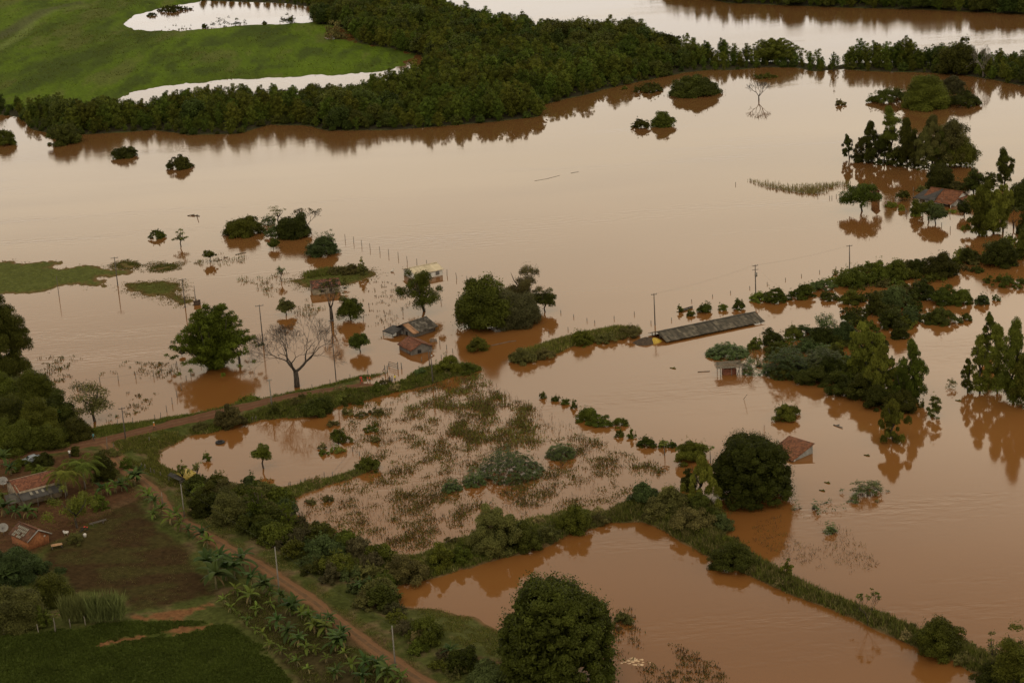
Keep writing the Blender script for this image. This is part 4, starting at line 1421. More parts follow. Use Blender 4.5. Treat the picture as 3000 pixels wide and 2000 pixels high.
# near brick hut
h = House('brick_hut', 'small orange brick hut with a half repaired tiled roof in the farmyard', 'hut', (84, 1611), (36, 1590), (161, 1595))
h.walls(2.0, 3.35, W_BRICK, z0=-.4)
a, b_ = h.gable(2.0, 3.35, T_DRK, .35, .55, mat2=T_BRN)
rg = np.random.default_rng(3)
k1 = (3.35 - 2.0) / (h.W * .5)
for j in range(4):
    m = MB()
    for i in range(7):
        x0 = h.L * .28 + i * h.L * .09 + j * .05
        if rg.random() < .12: continue
        y0 = -.3 + j * .52
        m.add([(x0, h.Y(y0), 2.06 + y0 * k1), (x0 + h.L * .065, h.Y(y0), 2.06 + y0 * k1), (x0 + h.L * .065, h.Y(y0 + .42), 2.06 + (y0 + .42) * k1), (x0, h.Y(y0 + .42), 2.06 + (y0 + .42) * k1),
               (x0, h.Y(y0), 2.10 + y0 * k1), (x0 + h.L * .065, h.Y(y0), 2.10 + y0 * k1), (x0 + h.L * .065, h.Y(y0 + .42), 2.10 + (y0 + .42) * k1), (x0, h.Y(y0 + .42), 2.10 + (y0 + .42) * k1)],
              [(0, 1, 2, 3), (7, 6, 5, 4), (0, 4, 5, 1), (1, 5, 6, 2), (2, 6, 7, 3), (3, 7, 4, 0)])
    m.obj('new_tile_row', [T_PALE], a)
m = MB()
for y0, z0, y1, z1 in ((-.4, 2.06 - .4 * k1, h.W / 2, 3.42), (h.W / 2, 3.42, h.W + .4, 2.06 - .4 * k1)):
    m.beam((-.58, h.Y(y0), z0 - .05), (-.58, h.Y(y1), z1 - .05), .07, .22)
m.obj('barge_board', [W_GREY], h.e)
h.opening(h.W * .78, 1.45, 1.75, .3, 2, W_WHITE, 'vent')
# long farm house under the palms
h = House('long_house', 'long house with a red tiled roof and a patched grey lean-to beneath coconut palms', 'house', (62, 1484), (182, 1452), (24, 1450))
h.walls(3.0, 4.1, W_RUIN, z0=-.4, ridge_y=.55)
k_ = h.W
h.slope((-.4, k_ * .05, 2.85), (h.L + .4, k_ * .05, 2.85), (h.L + .4, k_ * .55, 4.15), (-.4, k_ * .55, 4.15), T_RED)
h.slope((-.4, k_ + .4, 2.75), (h.L + .4, k_ + .4, 2.75), (h.L + .4, k_ * .56, 4.15), (-.4, k_ * .56, 4.15), T_RED)
h.slope((-.3, -2.4, 1.95), (h.L + .2, -2.4, 1.95), (h.L + .2, .3, 2.72), (-.3, .3, 2.72), T_FIBD, 'lean_to_roof')
h.slope((-3.0, -1.9, 1.8), (-.5, -2.2, 1.9), (-.5, 1.2, 2.7), (-2.6, 1.2, 2.6), T_FIB, 'side_roof')
for x0 in (h.L * .22, h.L * .36, h.L * .50):
    h.slope((x0, -1.3, 2.36), (x0 + .5, -1.3, 2.36), (x0 + .5, -.3, 2.64), (x0, -.3, 2.64), T_PALE, 'patch')
h.slope((h.L * .62, -2.3, 2.08), (h.L * .62 + .9, -2.3, 2.08), (h.L * .62 + .9, .2, 2.79), (h.L * .62, .2, 2.79), T_FIB, 'patch')
h.posts([(0, -2.2), (h.L * .33, -2.2), (h.L * .66, -2.2), (h.L, -2.2), (-2.8, -1.7)], 1.9, WOOD, .08, z0=-.3)
# lean shelter with a yellow tarpaulin by the pond
h = House('tarp_shelter', 'low timber shelter covered with a yellow tarpaulin near the concrete pole', 'shelter', (541, 1420), (571, 1412), (520, 1406))
YEL = noisy('yellow_tarpaulin', (.24, .17, .025), (.40, .29, .06), 2.5, .55)
h.posts([(0, 0), (h.L, 0), (0, h.W), (h.L, h.W)], 1.7, WOOD, .07, z0=-.3)
h.slope((-.2, -.4, 1.55), (h.L + .3, -.4, 1.5), (h.L + .2, h.W * .55, 2.15), (-.2, h.W * .55, 2.2), YEL, 'tarpaulin')
m = MB()
m.box((.0, min(h.Y(-.38), h.Y(-.34)), .8), (h.L + .1, max(h.Y(-.38), h.Y(-.34)), 1.55))
m.obj('tarpaulin_flap', [YEL], h.e)
h.slope((-1.3, .0, 1.35), (-.1, -.1, 1.6), (-.1, h.W, 2.1), (-1.1, h.W, 1.8), T_FIBD, 'roof')
m = MB()
for i in range(9):
    m.beam((-1.1 + i * .1, h.Y(.2), -.2), (-1.1 + i * .14, h.Y(.15), 1.35), .06)
m.obj('stick_wall', [WOOD], h.e)
# ------------------------------------------------------------------ single trees and shrubs, boxes in photo pixels
T, D_ = trunk_tree, dome_tree
# far water
D_((328, 430, 399, 464), 'dome', 'dk', 'flat topped dark tree crown standing alone in the brown water, left of the rounder one', 'tree', 'tree')
D_((489, 455, 561, 497), 'dome', 'dk', 'rounded dark tree crown standing alone in the brown water, right of the flat topped one', 'tree', 'tree')
D_((-45, 380, 43, 428), 'shrub', 'md', 'bushy green shrub at the left edge of the photo below the forest')
D_((140, 362, 232, 426), 'shrub', 'for', 'light green bush jutting out of the forest edge into the water')
D_((1857, 241, 1942, 273), 'shrub', 'dk', 'low dark bush in the water just off the forest point')
D_((1820, 251, 1838, 263), 'shrub', 'md', 'tiny green bush in the water beside the forest edge')
D_((1968, 220, 2101, 284), 'dome', 'dk', 'broad dark tree crown half sunk in the water off the forest', 'tree', 'tree')
D_((1850, 347, 1901, 378), 'shrub', 'dk', 'small spiky bush beside the round tree in open water')
D_((1909, 326, 1974, 373), 'dome', 'md', 'round green tree crown beside the small spiky bush in open water', 'tree', 'tree', dens=.5)
bare_tree((2194, 236, 2266, 294), 'small bare tree standing alone in the upper part of the flood', 2223, 5)
D_((2213, 212, 2278, 233), 'shrub', 'md', 'flat green bush in the water behind the small bare tree')
D_((2448, 288, 2477, 309), 'shrub', 'ol', 'scrubby little bush between the bare tree and the wooded islet')
D_((2540, 256, 2672, 305), 'shrub', 'md', 'low bushes trailing off the left side of the wooded islet')
D_((2757, 222, 2822, 275), 'dome', 'red', 'dark brownish round tree behind the green one on the wooded islet', 'tree', 'tree')
D_((2657, 224, 2770, 322), 'dome', 'md', 'tall domed green tree in the middle of the wooded islet', 'tree', 'tree')
D_((2766, 264, 2881, 316), 'shrub', 'dk', 'bushes on the right side of the wooded islet')
# upper right eucalyptus stand
EUC = 'eucalyptus trees standing in the flood behind the farmhouse'
for bx_, k_, mt, lb, cb_ in [
    ((2467, 393, 2509, 466), 'eucalypt', 'dk', 'leftmost short eucalyptus of the flooded stand', .12), ((2505, 402, 2532, 474), 'eucalypt', 'ol', 'thin see-through eucalyptus second from the left of the flooded stand', .3),
    ((2520, 355, 2584, 476), 'eucalypt', 'dk', 'broad dense eucalyptus left of the tall slender one', .1), ((2570, 383, 2613, 478), 'eucalypt', 'dk', 'dark eucalyptus just behind the tall slender one', .15),
    ((2585, 313, 2641, 480), 'eucalypt', 'md', 'tall slender eucalyptus with a bare lower trunk, highest of the stand', .42), ((2628, 347, 2687, 489), 'eucalypt', 'dk', 'leafy eucalyptus right of the tall slender one', .1),
    ((2680, 374, 2734, 495), 'eucalypt', 'ol', 'eucalyptus with brownish foliage in the middle right of the stand', .1), ((2695, 340, 2768, 491), 'eucalypt', 'ol', 'high brownish eucalyptus with a ragged top in the stand', .15),
    ((2738, 354, 2828, 485), 'round', 'ol', 'wide crowned tree with a flat layered top at the right of the stand', .1), ((2770, 398, 2860, 484), 'round', 'md', 'lower spreading tree at the far right of the eucalyptus stand', .06), ((2650, 395, 2705, 492), 'eucalypt', 'dk', 'lower dark eucalyptus between the leafy and the brownish ones of the stand', .05), ((2725, 385, 2785, 492), 'eucalypt', 'dk', 'lower dark eucalyptus between the ragged one and the wide crowned tree', .05), ((2545, 400, 2600, 480), 'eucalypt', 'dk', 'lower dark eucalyptus left behind the tall slender one', .05)]:
    T(bx_, k_, mt, lb, 'eucalyptus_tree' if k_ == 'eucalypt' else 'tree', 'tree', EUC if k_ == 'eucalypt' else None, cb=cb_)
for bx_, lb in [((2500, 440, 2560, 478), 'dark bush under the leftmost eucalyptus trees of the stand'), ((2600, 425, 2660, 488), 'tall dark bush between the tall slender eucalyptus and its right neighbour'), ((2560, 462, 2625, 484), 'low dark scrub at the foot of the tall slender eucalyptus'), ((2640, 470, 2770, 497), 'low dark scrub under the right half of the eucalyptus stand')]:
    D_(bx_, 'shrub', 'dk', lb)
T((2459, 536, 2580, 618), 'round', 'md', 'rounded tree with two thin trunks standing in the water in front of the outhouse', bx=2525, cb=.32, dens=.6, nb=6, fork=.1)
T((2625, 557, 2664, 587), 'round', 'dk', 'small dark tree beside the clipped yellow green hedges', cb=.3)
for i, (bx_, lb) in enumerate([((2596, 589, 2629, 608), 'longer clipped yellow green hedge block in the water'), ((2631, 598, 2651, 617), 'small square clipped hedge block right of the longer one'), ((2670, 615, 2702, 634), 'clipped hedge block partly behind the twin trunked farmhouse trees'), ((2772, 613, 2810, 624), 'thin low hedge strip in the water right of the farmhouse trees')]):
    D_(bx_, 'dome', 'hedge', lb, 'hedge', 'hedge', leaf=.4)
D_((2716, 482, 2794, 558), 'dome', 'dk', 'dense dark tree behind the left end of the farmhouse roof', 'tree', 'tree')
D_((2683, 541, 2718, 563), 'shrub', 'ol', 'olive bush at the left end of the farmhouse')
D_((2785, 521, 2824, 564), 'shrub', 'ol', 'olive bush behind the farmhouse roof')
T((2822, 496, 2884, 566), 'round', 'dk', 'dark tree behind the right end of the farmhouse', cb=.1)
T((2878, 505, 2922, 558), 'round', 'dk', 'dark rounded tree left of the leaning narrow tree', cb=.1)
T((2919, 434, 2972, 547), 'eucalypt', 'dk', 'narrow leaning tree rising behind the farmhouse trees', bx=2938, cb=.1, lean=.25)
D_((2955, 528, 3050, 615), 'dome', 'dk', 'dark tree crown at the right edge of the photo behind the farm', 'tree', 'tree')
T((2667, 583, 2706, 632), 'round', 'md', 'small bushy tree in front of the dark lean-to of the farmhouse', cb=.15)
T((2695, 586, 2750, 647), 'round', 'md', 'left tree of the pair with thin trunks in front of the farmhouse', bx=2721, cb=.3)
T((2722, 600, 2777, 657), 'round', 'bl', 'right tree of the pair with thin trunks in front of the farmhouse', bx=2741, cb=.28)
T((2806, 585, 2845, 635), 'round', 'dk', 'small dark tree at the right corner of the farmhouse', cb=.2)
T((2832, 534, 2924, 686), 'eucalypt', 'lt', 'large light green weeping tree right of the farmhouse, the nearer one', cb=.08, dens=.9, leaf=.7)
T((2872, 556, 2950, 684), 'eucalypt', 'lt', 'light green weeping tree in the gap between the nearer one and the tall one', cb=.06, dens=.9, leaf=.6)
T((2838, 560, 2900, 690), 'eucalypt', 'md', 'darker weeping tree pressed against the nearer light green one', cb=.05, dens=.9, leaf=.6)
T((2908, 540, 2970, 678), 'eucalypt', 'lt', 'tall light green weeping tree with bare stems by the right edge', cb=.22, dens=.8, leaf=.7)
bare_tree((2950, 600, 2990, 668), 'thin half bare tree at the right edge beside the weeping trees', None, 5, leaves=('ol', .4))
D_((2985, 600, 3060, 690), 'dome', 'dk', 'dark bush at the right edge of the photo below the farm', 'tree', 'tree')
# shrub belt on the right
BELT = 'flooded bushes along the drowned road on the right'
for bx_, k_, mt in [((2808, 720, 2870, 775), 'shrub', 'dk'), ((2874, 690, 2980, 786), 'shrub', 'dk'), ((2965, 660, 3045, 760), 'shrub', 'md'), ((2845, 776, 2883, 800), 'shrub', 'dk'), ((2704, 738, 2808, 816), 'shrub', 'dk'), ((2650, 758, 2722, 802), 'dome', 'dk'),
    ((2590, 758, 2668, 826), 'shrub', 'md'), ((2538, 762, 2612, 834), 'shrub', 'md'), ((2450, 780, 2542, 842), 'shrub', 'md'), ((2375, 812, 2453, 852), 'shrub', 'bl'), ((2300, 829, 2386, 877), 'shrub', 'md'), ((2240, 841, 2303, 890), 'shrub', 'md'),
    ((2406, 850, 2458, 882), 'shrub', 'dk'), ((2462, 848, 2532, 894), 'shrub', 'md'), ((2895, 802, 3008, 846), 'shrub', 'md'), ((2664, 818, 2740, 880), 'shrub', 'dk'), ((2725, 832, 2812, 894), 'shrub', 'md'), ((2788, 844, 2856, 895), 'shrub', 'md'),
    ((2853, 856, 2902, 894), 'shrub', 'bl'), ((2908, 862, 2930, 882), 'shrub', 'bl'), ((2628, 829, 2670, 862), 'dome', 'dk'), ((2536, 850, 2600, 925), 'shrub', 'dk'), ((2580, 836, 2665, 905), 'shrub', 'bl'), ((2704, 897, 2810, 952), 'shrub', 'dk'),
    ((2698, 912, 2760, 948), 'shrub', 'md'), ((2810, 916, 2848, 941), 'shrub', 'dk'), ((2574, 895, 2650, 965), 'shrub', 'dk'), ((2630, 905, 2692, 955), 'shrub', 'bl'), ((2612, 938, 2662, 994), 'dome', 'dk'), ((2660, 840, 2700, 915), 'shrub', 'dk'),
    ((2505, 900, 2530, 960), 'shrub', 'dk'), ((2440, 938, 2512, 1005), 'shrub', 'bl'), ((2376, 958, 2444, 1010), 'dome', 'dk'), ((2330, 948, 2388, 985), 'shrub', 'bl'), ((2291, 950, 2350, 998), 'shrub', 'md'), ((2232, 958, 2295, 1014), 'shrub', 'dk')]:
    D_(bx_, k_, mt, 'leafy bush of the flooded belt along the drowned road on the right', group=BELT)
rng = np.random.default_rng(44)
for poly, n_, gname, lb, mats_ in [
    ([(2440, 800), (2540, 790), (2700, 790), (2880, 730), (2990, 700), (2990, 770), (2870, 790), (2700, 830), (2560, 845), (2440, 850)], 32, BELT, 'leafy bush of the flooded belt along the drowned road on the right', ['md', 'lt', 'ol', 'md']),
    ([(2530, 870), (2700, 840), (2690, 960), (2640, 1000), (2560, 960), (2440, 1000), (2440, 965)], 20, BELT, 'leafy bush of the flooded belt along the drowned road on the right', ['md', 'dk', 'bl', 'ol']),
    ([(2250, 1030), (2330, 1000), (2480, 975), (2560, 1000), (2640, 1090), (2680, 1180), (2560, 1170), (2420, 1110), (2300, 1085)], 60, 'bushes filling the right grove', 'leafy bush inside the right grove between castor thicket and eucalyptus', ['bl', 'dk', 'dk', 'md'])]:
    for x, y in thin(scatter(poly, n_ * 3, rng), 3.0)[:n_]:
        mt = mats_[rng.integers(0, 4)]
        m = gen_crown('shrub', rng, rng.uniform(3.0, 6.4), rng.uniform(1.2, 3.2), -.25, mt, .40)
        tag(m.obj('shrub', [FOL[mt], BARK], None, (x, y, 0)), lb, 'shrub', gname)
D_((2198, 850, 2247, 886), 'shrub', 'lt', 'grassy tuft shrub at the foot of the transformer pole', group=None)
T((2390, 914, 2455, 985), 'open', 'bl', 'pale leaved young tree rising above the flooded bushes', cb=.25)
for bx_, lb in [((2144, 872, 2184, 910), 'upright bush just behind the far end of the barn roof'), ((2103, 886, 2131, 910), 'small twin topped bush behind the middle of the barn roof'), ((2040, 884, 2086, 919), 'wide low bush behind the barn roof'), ((2010, 905, 2036, 927), 'small bush right of the wooden canoe'), ((1983, 891, 2003, 916), 'small bush at the bow of the wooden canoe')]:
    D_(bx_, 'shrub', 'md', lb)
D_((2187, 984, 2232, 1024), 'shrub', 'lt', 'light green grassy bush between the castor shrub and the barn')
# castor shrubs
CAS = lambda b, lb, **k: D_(b, 'castor', 'bl', lb, 'castor_shrub', 'shrub', **k)
CAS((2068, 996, 2193, 1052), 'blue green castor shrub directly behind the brick shack')
CAS((2240, 1000, 2370, 1110), 'left half of the blue green castor thicket beside the brick shack')
CAS((2340, 1005, 2485, 1100), 'right half of the blue green castor thicket, nearer the eucalyptus')
CAS((2170, 1040, 2262, 1098), 'arching castor branch reaching over the brick shack', dens=1.0)
CAS((1400, 1300, 1590, 1412), 'largest castor shrub, in the middle of the drowned corn field')
CAS((1355, 1366, 1423, 1426), 'castor shrub touching the left side of the largest one')
CAS((1292, 1400, 1355, 1443), 'small castor shrub furthest left in the drowned corn field')
CAS((1598, 1284, 1682, 1347), 'castor shrub up and right of the largest one in the corn field')
CAS((2470, 1400, 2597, 1468), 'isolated blue green castor top floating right of the mango tree', dens=1.0)
CAS((2326, 1462, 2400, 1508), 'left of two castor tops just below the mango tree', dens=1.0)
CAS((2395, 1464, 2467, 1495), 'right of two castor tops just below the mango tree', dens=1.0)
CAS((2412, 1528, 2451, 1564), 'small castor sprig alone in the drowned weeds')
# dark scrub and trees of the right grove
GR = 'dark scrub along the lower edge of the right grove'
for b in [(2330, 1068, 2428, 1134), (2420, 1082, 2500, 1166), (2475, 1090, 2560, 1176), (2530, 1124, 2620, 1200), (2590, 1140, 2682, 1214), (2255, 1060, 2340, 1112), (2400, 1040, 2480, 1110)]:
    D_(b, 'shrub', 'dk', 'dark bush on the lower edge of the right grove', group=GR)
T((2484, 938, 2590, 1098), 'eucalypt', 'lt', 'light green eucalyptus at the back left of the right grove', cb=.08, dens=.9, leaf=.6)
T((2530, 1004, 2632, 1160), 'eucalypt', 'lt', 'light green eucalyptus in the middle of the right grove', cb=.08, dens=.8, leaf=.6)
T((2634, 993, 2712, 1172), 'eucalypt', 'md', 'tall ragged eucalyptus at the right end of the grove', cb=.06, dens=.6, leaf=.6)
T((2612, 1068, 2665, 1180), 'eucalypt', 'md', 'short eucalyptus in front of the tall ragged one', cb=.08, dens=.6)
T((2572, 1166, 2660, 1290), 'eucalypt', 'lt', 'lone pointed light green tree in the water below the right grove', cb=.04, dens=1.0, leaf=.5)
D_((2718, 1146, 2757, 1228), 'shrub', 'md', 'slim sapling standing in the water right of the pointed tree')
D_((2690, 1165, 2708, 1195), 'shrub', 'md', 'tiny sprig beside the slim sapling')
D_((2774, 1105, 2803, 1140), 'shrub', 'ol', 'twiggy half bare bush in open water on the right', dens=.2)
EU2 = 'eucalyptus trees at the right edge of the flood'
for b, lb, mt in [((2872, 916, 2919, 1040), 'pointed eucalyptus at the top left of the right edge stand', 'md'), ((2818, 1050, 2852, 1150), 'small separate eucalyptus furthest left of the right edge stand', 'md'), ((2842, 984, 2900, 1152), 'leftmost large eucalyptus of the right edge stand', 'lt'),
    ((2890, 950, 2956, 1150), 'second large eucalyptus of the right edge stand', 'lt'), ((2925, 936, 3015, 1176), 'tallest eucalyptus of the stand at the right edge', 'lt'), ((2964, 1040, 3045, 1190), 'dense eucalyptus cut by the right edge of the photo', 'lt')]:
    T(b, 'eucalypt', mt, lb, 'eucalyptus_tree', 'tree', EU2, cb=.05, dens=.8, leaf=.55)
D_((2262, 1180, 2346, 1236), 'shrub', 'md', 'round bright topped bush alone in the water above the mango tree')
# upper left tree group
D_((658, 633, 768, 694), 'dome', 'md', 'big dark green dome shaped bush left of the tree cluster in mid flood', 'tree', 'tree')
D_((812, 627, 902, 700), 'dome', 'dk', 'dark pointed dome of leaves beside the leafless spreading tree', 'tree', 'tree')
D_((765, 630, 808, 661), 'shrub', 'bl', 'pale airy shrub behind the dark pointed dome', dens=.3)
D_((774, 655, 822, 698), 'shrub', 'bl', 'pale airy shrub against the left side of the dark pointed dome', dens=.35)
T((780, 601, 836, 664), 'open', 'md', 'thin umbrella shaped tree behind the dark pointed dome', bx=817, cb=.55, dens=.3)
bare_tree((856, 605, 953, 668), 'leafless spreading tree behind the dark pointed dome', 900, 6, hw=1.5, leaves=('ol', .12), trunk=.12)
D_((436, 670, 484, 700), 'shrub', 'md', 'low rounded bush furthest left of the mid flood bushes')
T((506, 667, 549, 721), 'open', 'md', 'light windswept little tree on several thin stems', cb=.35, dens=.5, fork=.1)
T((783, 696, 818, 730), 'round', 'md', 'small round bright tree just below the dark domes', cb=.25)
T((598, 731, 637, 768), 'round', 'dk', 'small round headed tree beside floating branches', bx=617, cb=.4)
D_((896, 686, 988, 753), 'shrub', 'bl', 'spreading grey green bush above the grassy islet', dens=.5)
T((948, 669, 983, 745), 'open', 'bl', 'slim tree rising from the spreading grey green bush', cb=.45)
T((809, 778, 836, 824), 'open', 'bl', 'thin sapling left of the grassy islet', cb=.45)
T((815, 867, 865, 921), 'round', 'ol', 'small yellowish round tree above the big leafless tree', bx=839, cb=.25)
D_((1044, 752, 1076, 806), 'shrub', 'ol', 'upright bush on the back of the grassy islet')
D_((955, 775, 1010, 805), 'shrub', 'ol', 'low scrub on the ridge of the grassy islet')
D_((1000, 770, 1055, 805), 'shrub', 'ol', 'low scrub beside the upright bush on the grassy islet')
# middle left
b_ = T((518, 892, 724, 1075), 'bamboo', 'bam', 'huge feathery bamboo clump reflected in the water beside the road', 'bamboo_clump', 'bamboo', None, cb=.02, leaf=.62, r=.3, fork=.05, nb=7, dens=1.15)
bare_tree((690, 956, 775, 1064), 'smaller leafless tree just right of the bamboo clump', 702, 7, spread=.5, hw=1.3)
bare_tree((722, 912, 1000, 1133), 'great leafless tree with widely spreading branches in front of the road', 870, 8, .62, .52, .10, hw=2.0, trunk=.22)
e = bare_tree((955, 815, 1024, 940), 'leaning half dead tree with a thick trunk in front of the ruined house', 972, 6, .45, leaves=('dk', .10), trunk=.30)
D_((985, 805, 1022, 850), 'open', 'dk', 'dark leafy boughs hanging over the ruined house roof', 'tree', 'tree', dens=.3)
T((991, 868, 1062, 937), 'round', 'md', 'dense round tree right of the leaning half dead tree', bx=1028, cb=.16)
T((1023, 974, 1082, 1030), 'round', 'md', 'neat small round tree with a mirror reflection left of the plank house', bx=1056, cb=.28)
T((1160, 789, 1289, 911), 'open', 'md', 'tall leafy tree on a slanting trunk in front of the white house', bx=1244, cb=.22, dens=.75, nb=7, lean=-.12, fork=.25)
# big cluster
T((1470, 777, 1582, 890), 'open', 'ol', 'tallest yellowish olive tree at the back of the big cluster', cb=.15, dens=.7)
T((1343, 808, 1490, 957), 'round', 'md', 'large bright green tree on the left of the big cluster', bx=1420, cb=.08, dens=1.0, leaf=.5)
D_((1446, 848, 1573, 962), 'dome', 'red', 'very dark dense tree on the front right of the big cluster', 'tree', 'tree')
T((1550, 848, 1594, 908), 'round', 'dk', 'small dark tree behind the vase shaped one right of the big cluster', bx=1573, cb=.35)
T((1583, 843, 1635, 913), 'round', 'dk', 'vase shaped small tree furthest right of the big cluster', bx=1597, cb=.30, dens=.6, fork=.2)
D_((1374, 922, 1428, 966), 'shrub', 'dk', 'bush at the foot of the large bright green tree')
D_((1368, 984, 1431, 1033), 'shrub', 'lt', 'loose light green bush alone in front of the big cluster')
# road side, spit and levee
for b, lb, mt in [((1274, 1035, 1350, 1096), 'tallest bush on the tip of the road spit', 'md'), ((1343, 1060, 1402, 1096), 'low bush at the very end of the road spit', 'md'), ((1213, 1074, 1249, 1104), 'pale small bush beside the twin posts on the spit', 'bl'), ((1083, 1113, 1126, 1152), 'bush beside the people at the flooded road end', 'md'),
    ((1674, 952, 1738, 1006), 'largest bush on the grassy levee', 'md'), ((1736, 958, 1812, 995), 'bush in the middle of the grassy levee', 'ol'), ((1800, 948, 1882, 990), 'spiky bush at the barn end of the grassy levee', 'ol'), ((1494, 1014, 1568, 1066), 'rounded bush at the left end of the grassy levee', 'ol'), ((1560, 1012, 1625, 1050), 'low scrub near the left end of the grassy levee', 'ol'),
    ((626, 1178, 716, 1254), 'brown green bush on the pond side of the road', 'ol'), ((786, 1182, 820, 1218), 'small dark bush at the foot of the white pole', 'dk'), ((884, 1154, 976, 1220), 'wide dark bush between the road and the pond', 'dk'), ((690, 1150, 762, 1186), 'light leafy bush on the bank below the bamboo', 'lt'), ((990, 1150, 1060, 1185), 'dark scrub on the inner bank near the road end', 'dk')]:
    D_(b, 'shrub', mt, lb)
for b, lb, mt in [((968, 1256, 1012, 1300), 'small round bush tree at the edge of the corn field and pond', 'md')]:
    T(b, 'round', mt, lb, cb=.2)
T((741, 1295, 797, 1372), 'round', 'md', 'small tree on several stems mirrored in the brown pond', bx=772, cb=.42, fork=.1, nb=6)
D_((592, 1318, 618, 1352), 'shrub', 'md', 'leafy sprout on a thin stem in the left of the pond')
T((508, 1350, 556, 1420), 'open', 'md', 'thin leaved tree beside the yellow tarpaulin shelter', cb=.45)
T((560, 1350, 592, 1402), 'open', 'md', 'sapling at the pond edge right of the tarpaulin shelter', cb=.4)
D_((1040, 1333, 1112, 1382), 'shrub', 'md', 'bright bush on the bank where the corn field meets the pond')
for i, b in enumerate([(1580, 1146, 1601, 1168), (1614, 1156, 1641, 1176), (1641, 1160, 1669, 1186), (1671, 1168, 1692, 1198), (1684, 1190, 1751, 1236), (1680, 1212, 1730, 1236), (1718, 1208, 1789, 1252), (1794, 1221, 1842, 1252), (1799, 1255, 1828, 1281), (1835, 1251, 1864, 1285)]):
    D_(b, 'shrub', 'md', 'small bush in the diagonal row of bushes across the open water', group='diagonal row of flooded bushes')
for b, lb in [((1865, 1273, 1920, 1313), 'rounded bush at the lower end of the diagonal row'), ((1927, 1283, 1955, 1313), 'small bush left of the yellow green papaya'), ((1955, 1290, 1985, 1314), 'small bush right of the yellow green papaya'), ((1978, 1287, 2074, 1360), 'big spiky bush left of the mango tree')]:
    D_(b, 'shrub', 'md', lb)
D_((312, 1306, 352, 1340), 'shrub', 'ol', 'olive bush at the fork of road and dirt path')
D_((348, 1332, 392, 1376), 'shrub', 'md', 'leafy bush on the pond side of the upper dirt path')
D_((300, 1348, 334, 1380), 'shrub', 'dk', 'dark bush on the yard side of the upper dirt path')
rng = np.random.default_rng(91)
for poly, n_, lb, gname in [(LAND_BANK, 34, 'low tussock bush growing on the long diagonal bank', 'tussock bushes of the diagonal bank'),
                            ([(560, 1268), (700, 1238), (860, 1190), (1000, 1145), (1160, 1124), (1260, 1086), (1390, 1074), (1260, 1120), (1000, 1186), (860, 1218), (700, 1244)], 22, 'low bush on the grassy bank between road and flooded field', 'low bushes of the road bank'),
                            ([(1140, 1636), (1390, 1566), (1640, 1505), (1790, 1505), (1600, 1588), (1300, 1680), (1150, 1712)], 16, 'low bush of the ridge between flooded field and pond', 'low bushes of the cross ridge'),
                            ([(960, 1200), (1120, 1165), (1100, 1290), (1060, 1390), (900, 1420), (1000, 1470), (900, 1500)], 14, 'low weedy bush at the left side of the flooded field', 'weedy bushes of the flooded field')]:
    for x, y in thin(scatter(poly, n_ * 4, rng), 2.6)[:n_]:
        z = max(gh(x, y), 0.0)
        mt = ['ol', 'md', 'gr', 'dry', 'ol'][rng.integers(0, 5)]
        m = gen_crown('shrub', rng, rng.uniform(1.6, 3.6), rng.uniform(.8, 1.9), -.15, mt, .30)
        tag(m.obj('shrub', [FOL[mt], BARK], None, (x, y, z)), lb, 'shrub', gname)
# mango trees and bank trees
T((2094, 1272, 2318, 1460), 'mango', 'mango', 'big round mango tree in the water beside the tiled house', 'mango_tree', 'tree', None, bx=2200, cb=.06, r=.5)
T((1476, 1695, 1797, 2014), 'mango', 'mango', 'largest round mango tree in the foreground at the bottom of the photo', 'mango_tree', 'tree', None, bx=1640, cb=.05, r=.7, leaf=.40)
T((1995, 1333, 2105, 1478), 'eucalypt', 'lt', 'weeping light green tree just left of the round mango tree', cb=.03, dens=1.0, leaf=.45)
D_((1994, 1370, 2040, 1440), 'dome', 'dk', 'dark bush tucked behind the weeping tree', 'shrub', 'shrub')
for b, lb, mt in [((2078, 1578, 2218, 1672), 'dense dark round bush on the diagonal bank', 'dk'), ((2284, 1635, 2324, 1700), 'light green sapling on the diagonal bank', 'lt'), ((2684, 1803, 2830, 1924), 'feathery small tree towards the lower end of the diagonal bank', 'md'), ((1840, 1410, 1930, 1490), 'leafy bush at the top of the diagonal bank', 'bl'), ((1925, 1420, 2010, 1495), 'tall grass bush below the weeping tree', 'ol'),
    ((2010, 1440, 2100, 1520), 'broad scrub below the weeping tree and mango', 'dk'), ((1960, 1480, 2090, 1560), 'olive scrub on the upper diagonal bank', 'ol'), ((2080, 1500, 2150, 1560), 'pale leaved shrub between mango and bank', 'bl'), ((1880, 1455, 1960, 1520), 'dense grassy bush on the corner of the bank', 'ol')]:
    D_(b, 'shrub', mt, lb)
bare_tree((2504, 1728, 2580, 1830), 'spindly plant with thin stems on the diagonal bank', None, 4, .06, leaves=('md', .3), name='sapling', hw=1.4, trunk=.2)
T((2920, 1820, 3025, 2010), 'round', 'md', 'leafy tree in the lower right corner of the photo', cb=.12)
T((2878, 1842, 2940, 1975), 'open', 'ol', 'thin olive tree left of the lower right corner tree', cb=.2)
D_((2850, 1925, 2960, 2010), 'shrub', 'dk', 'low scrub under the lower right corner trees')
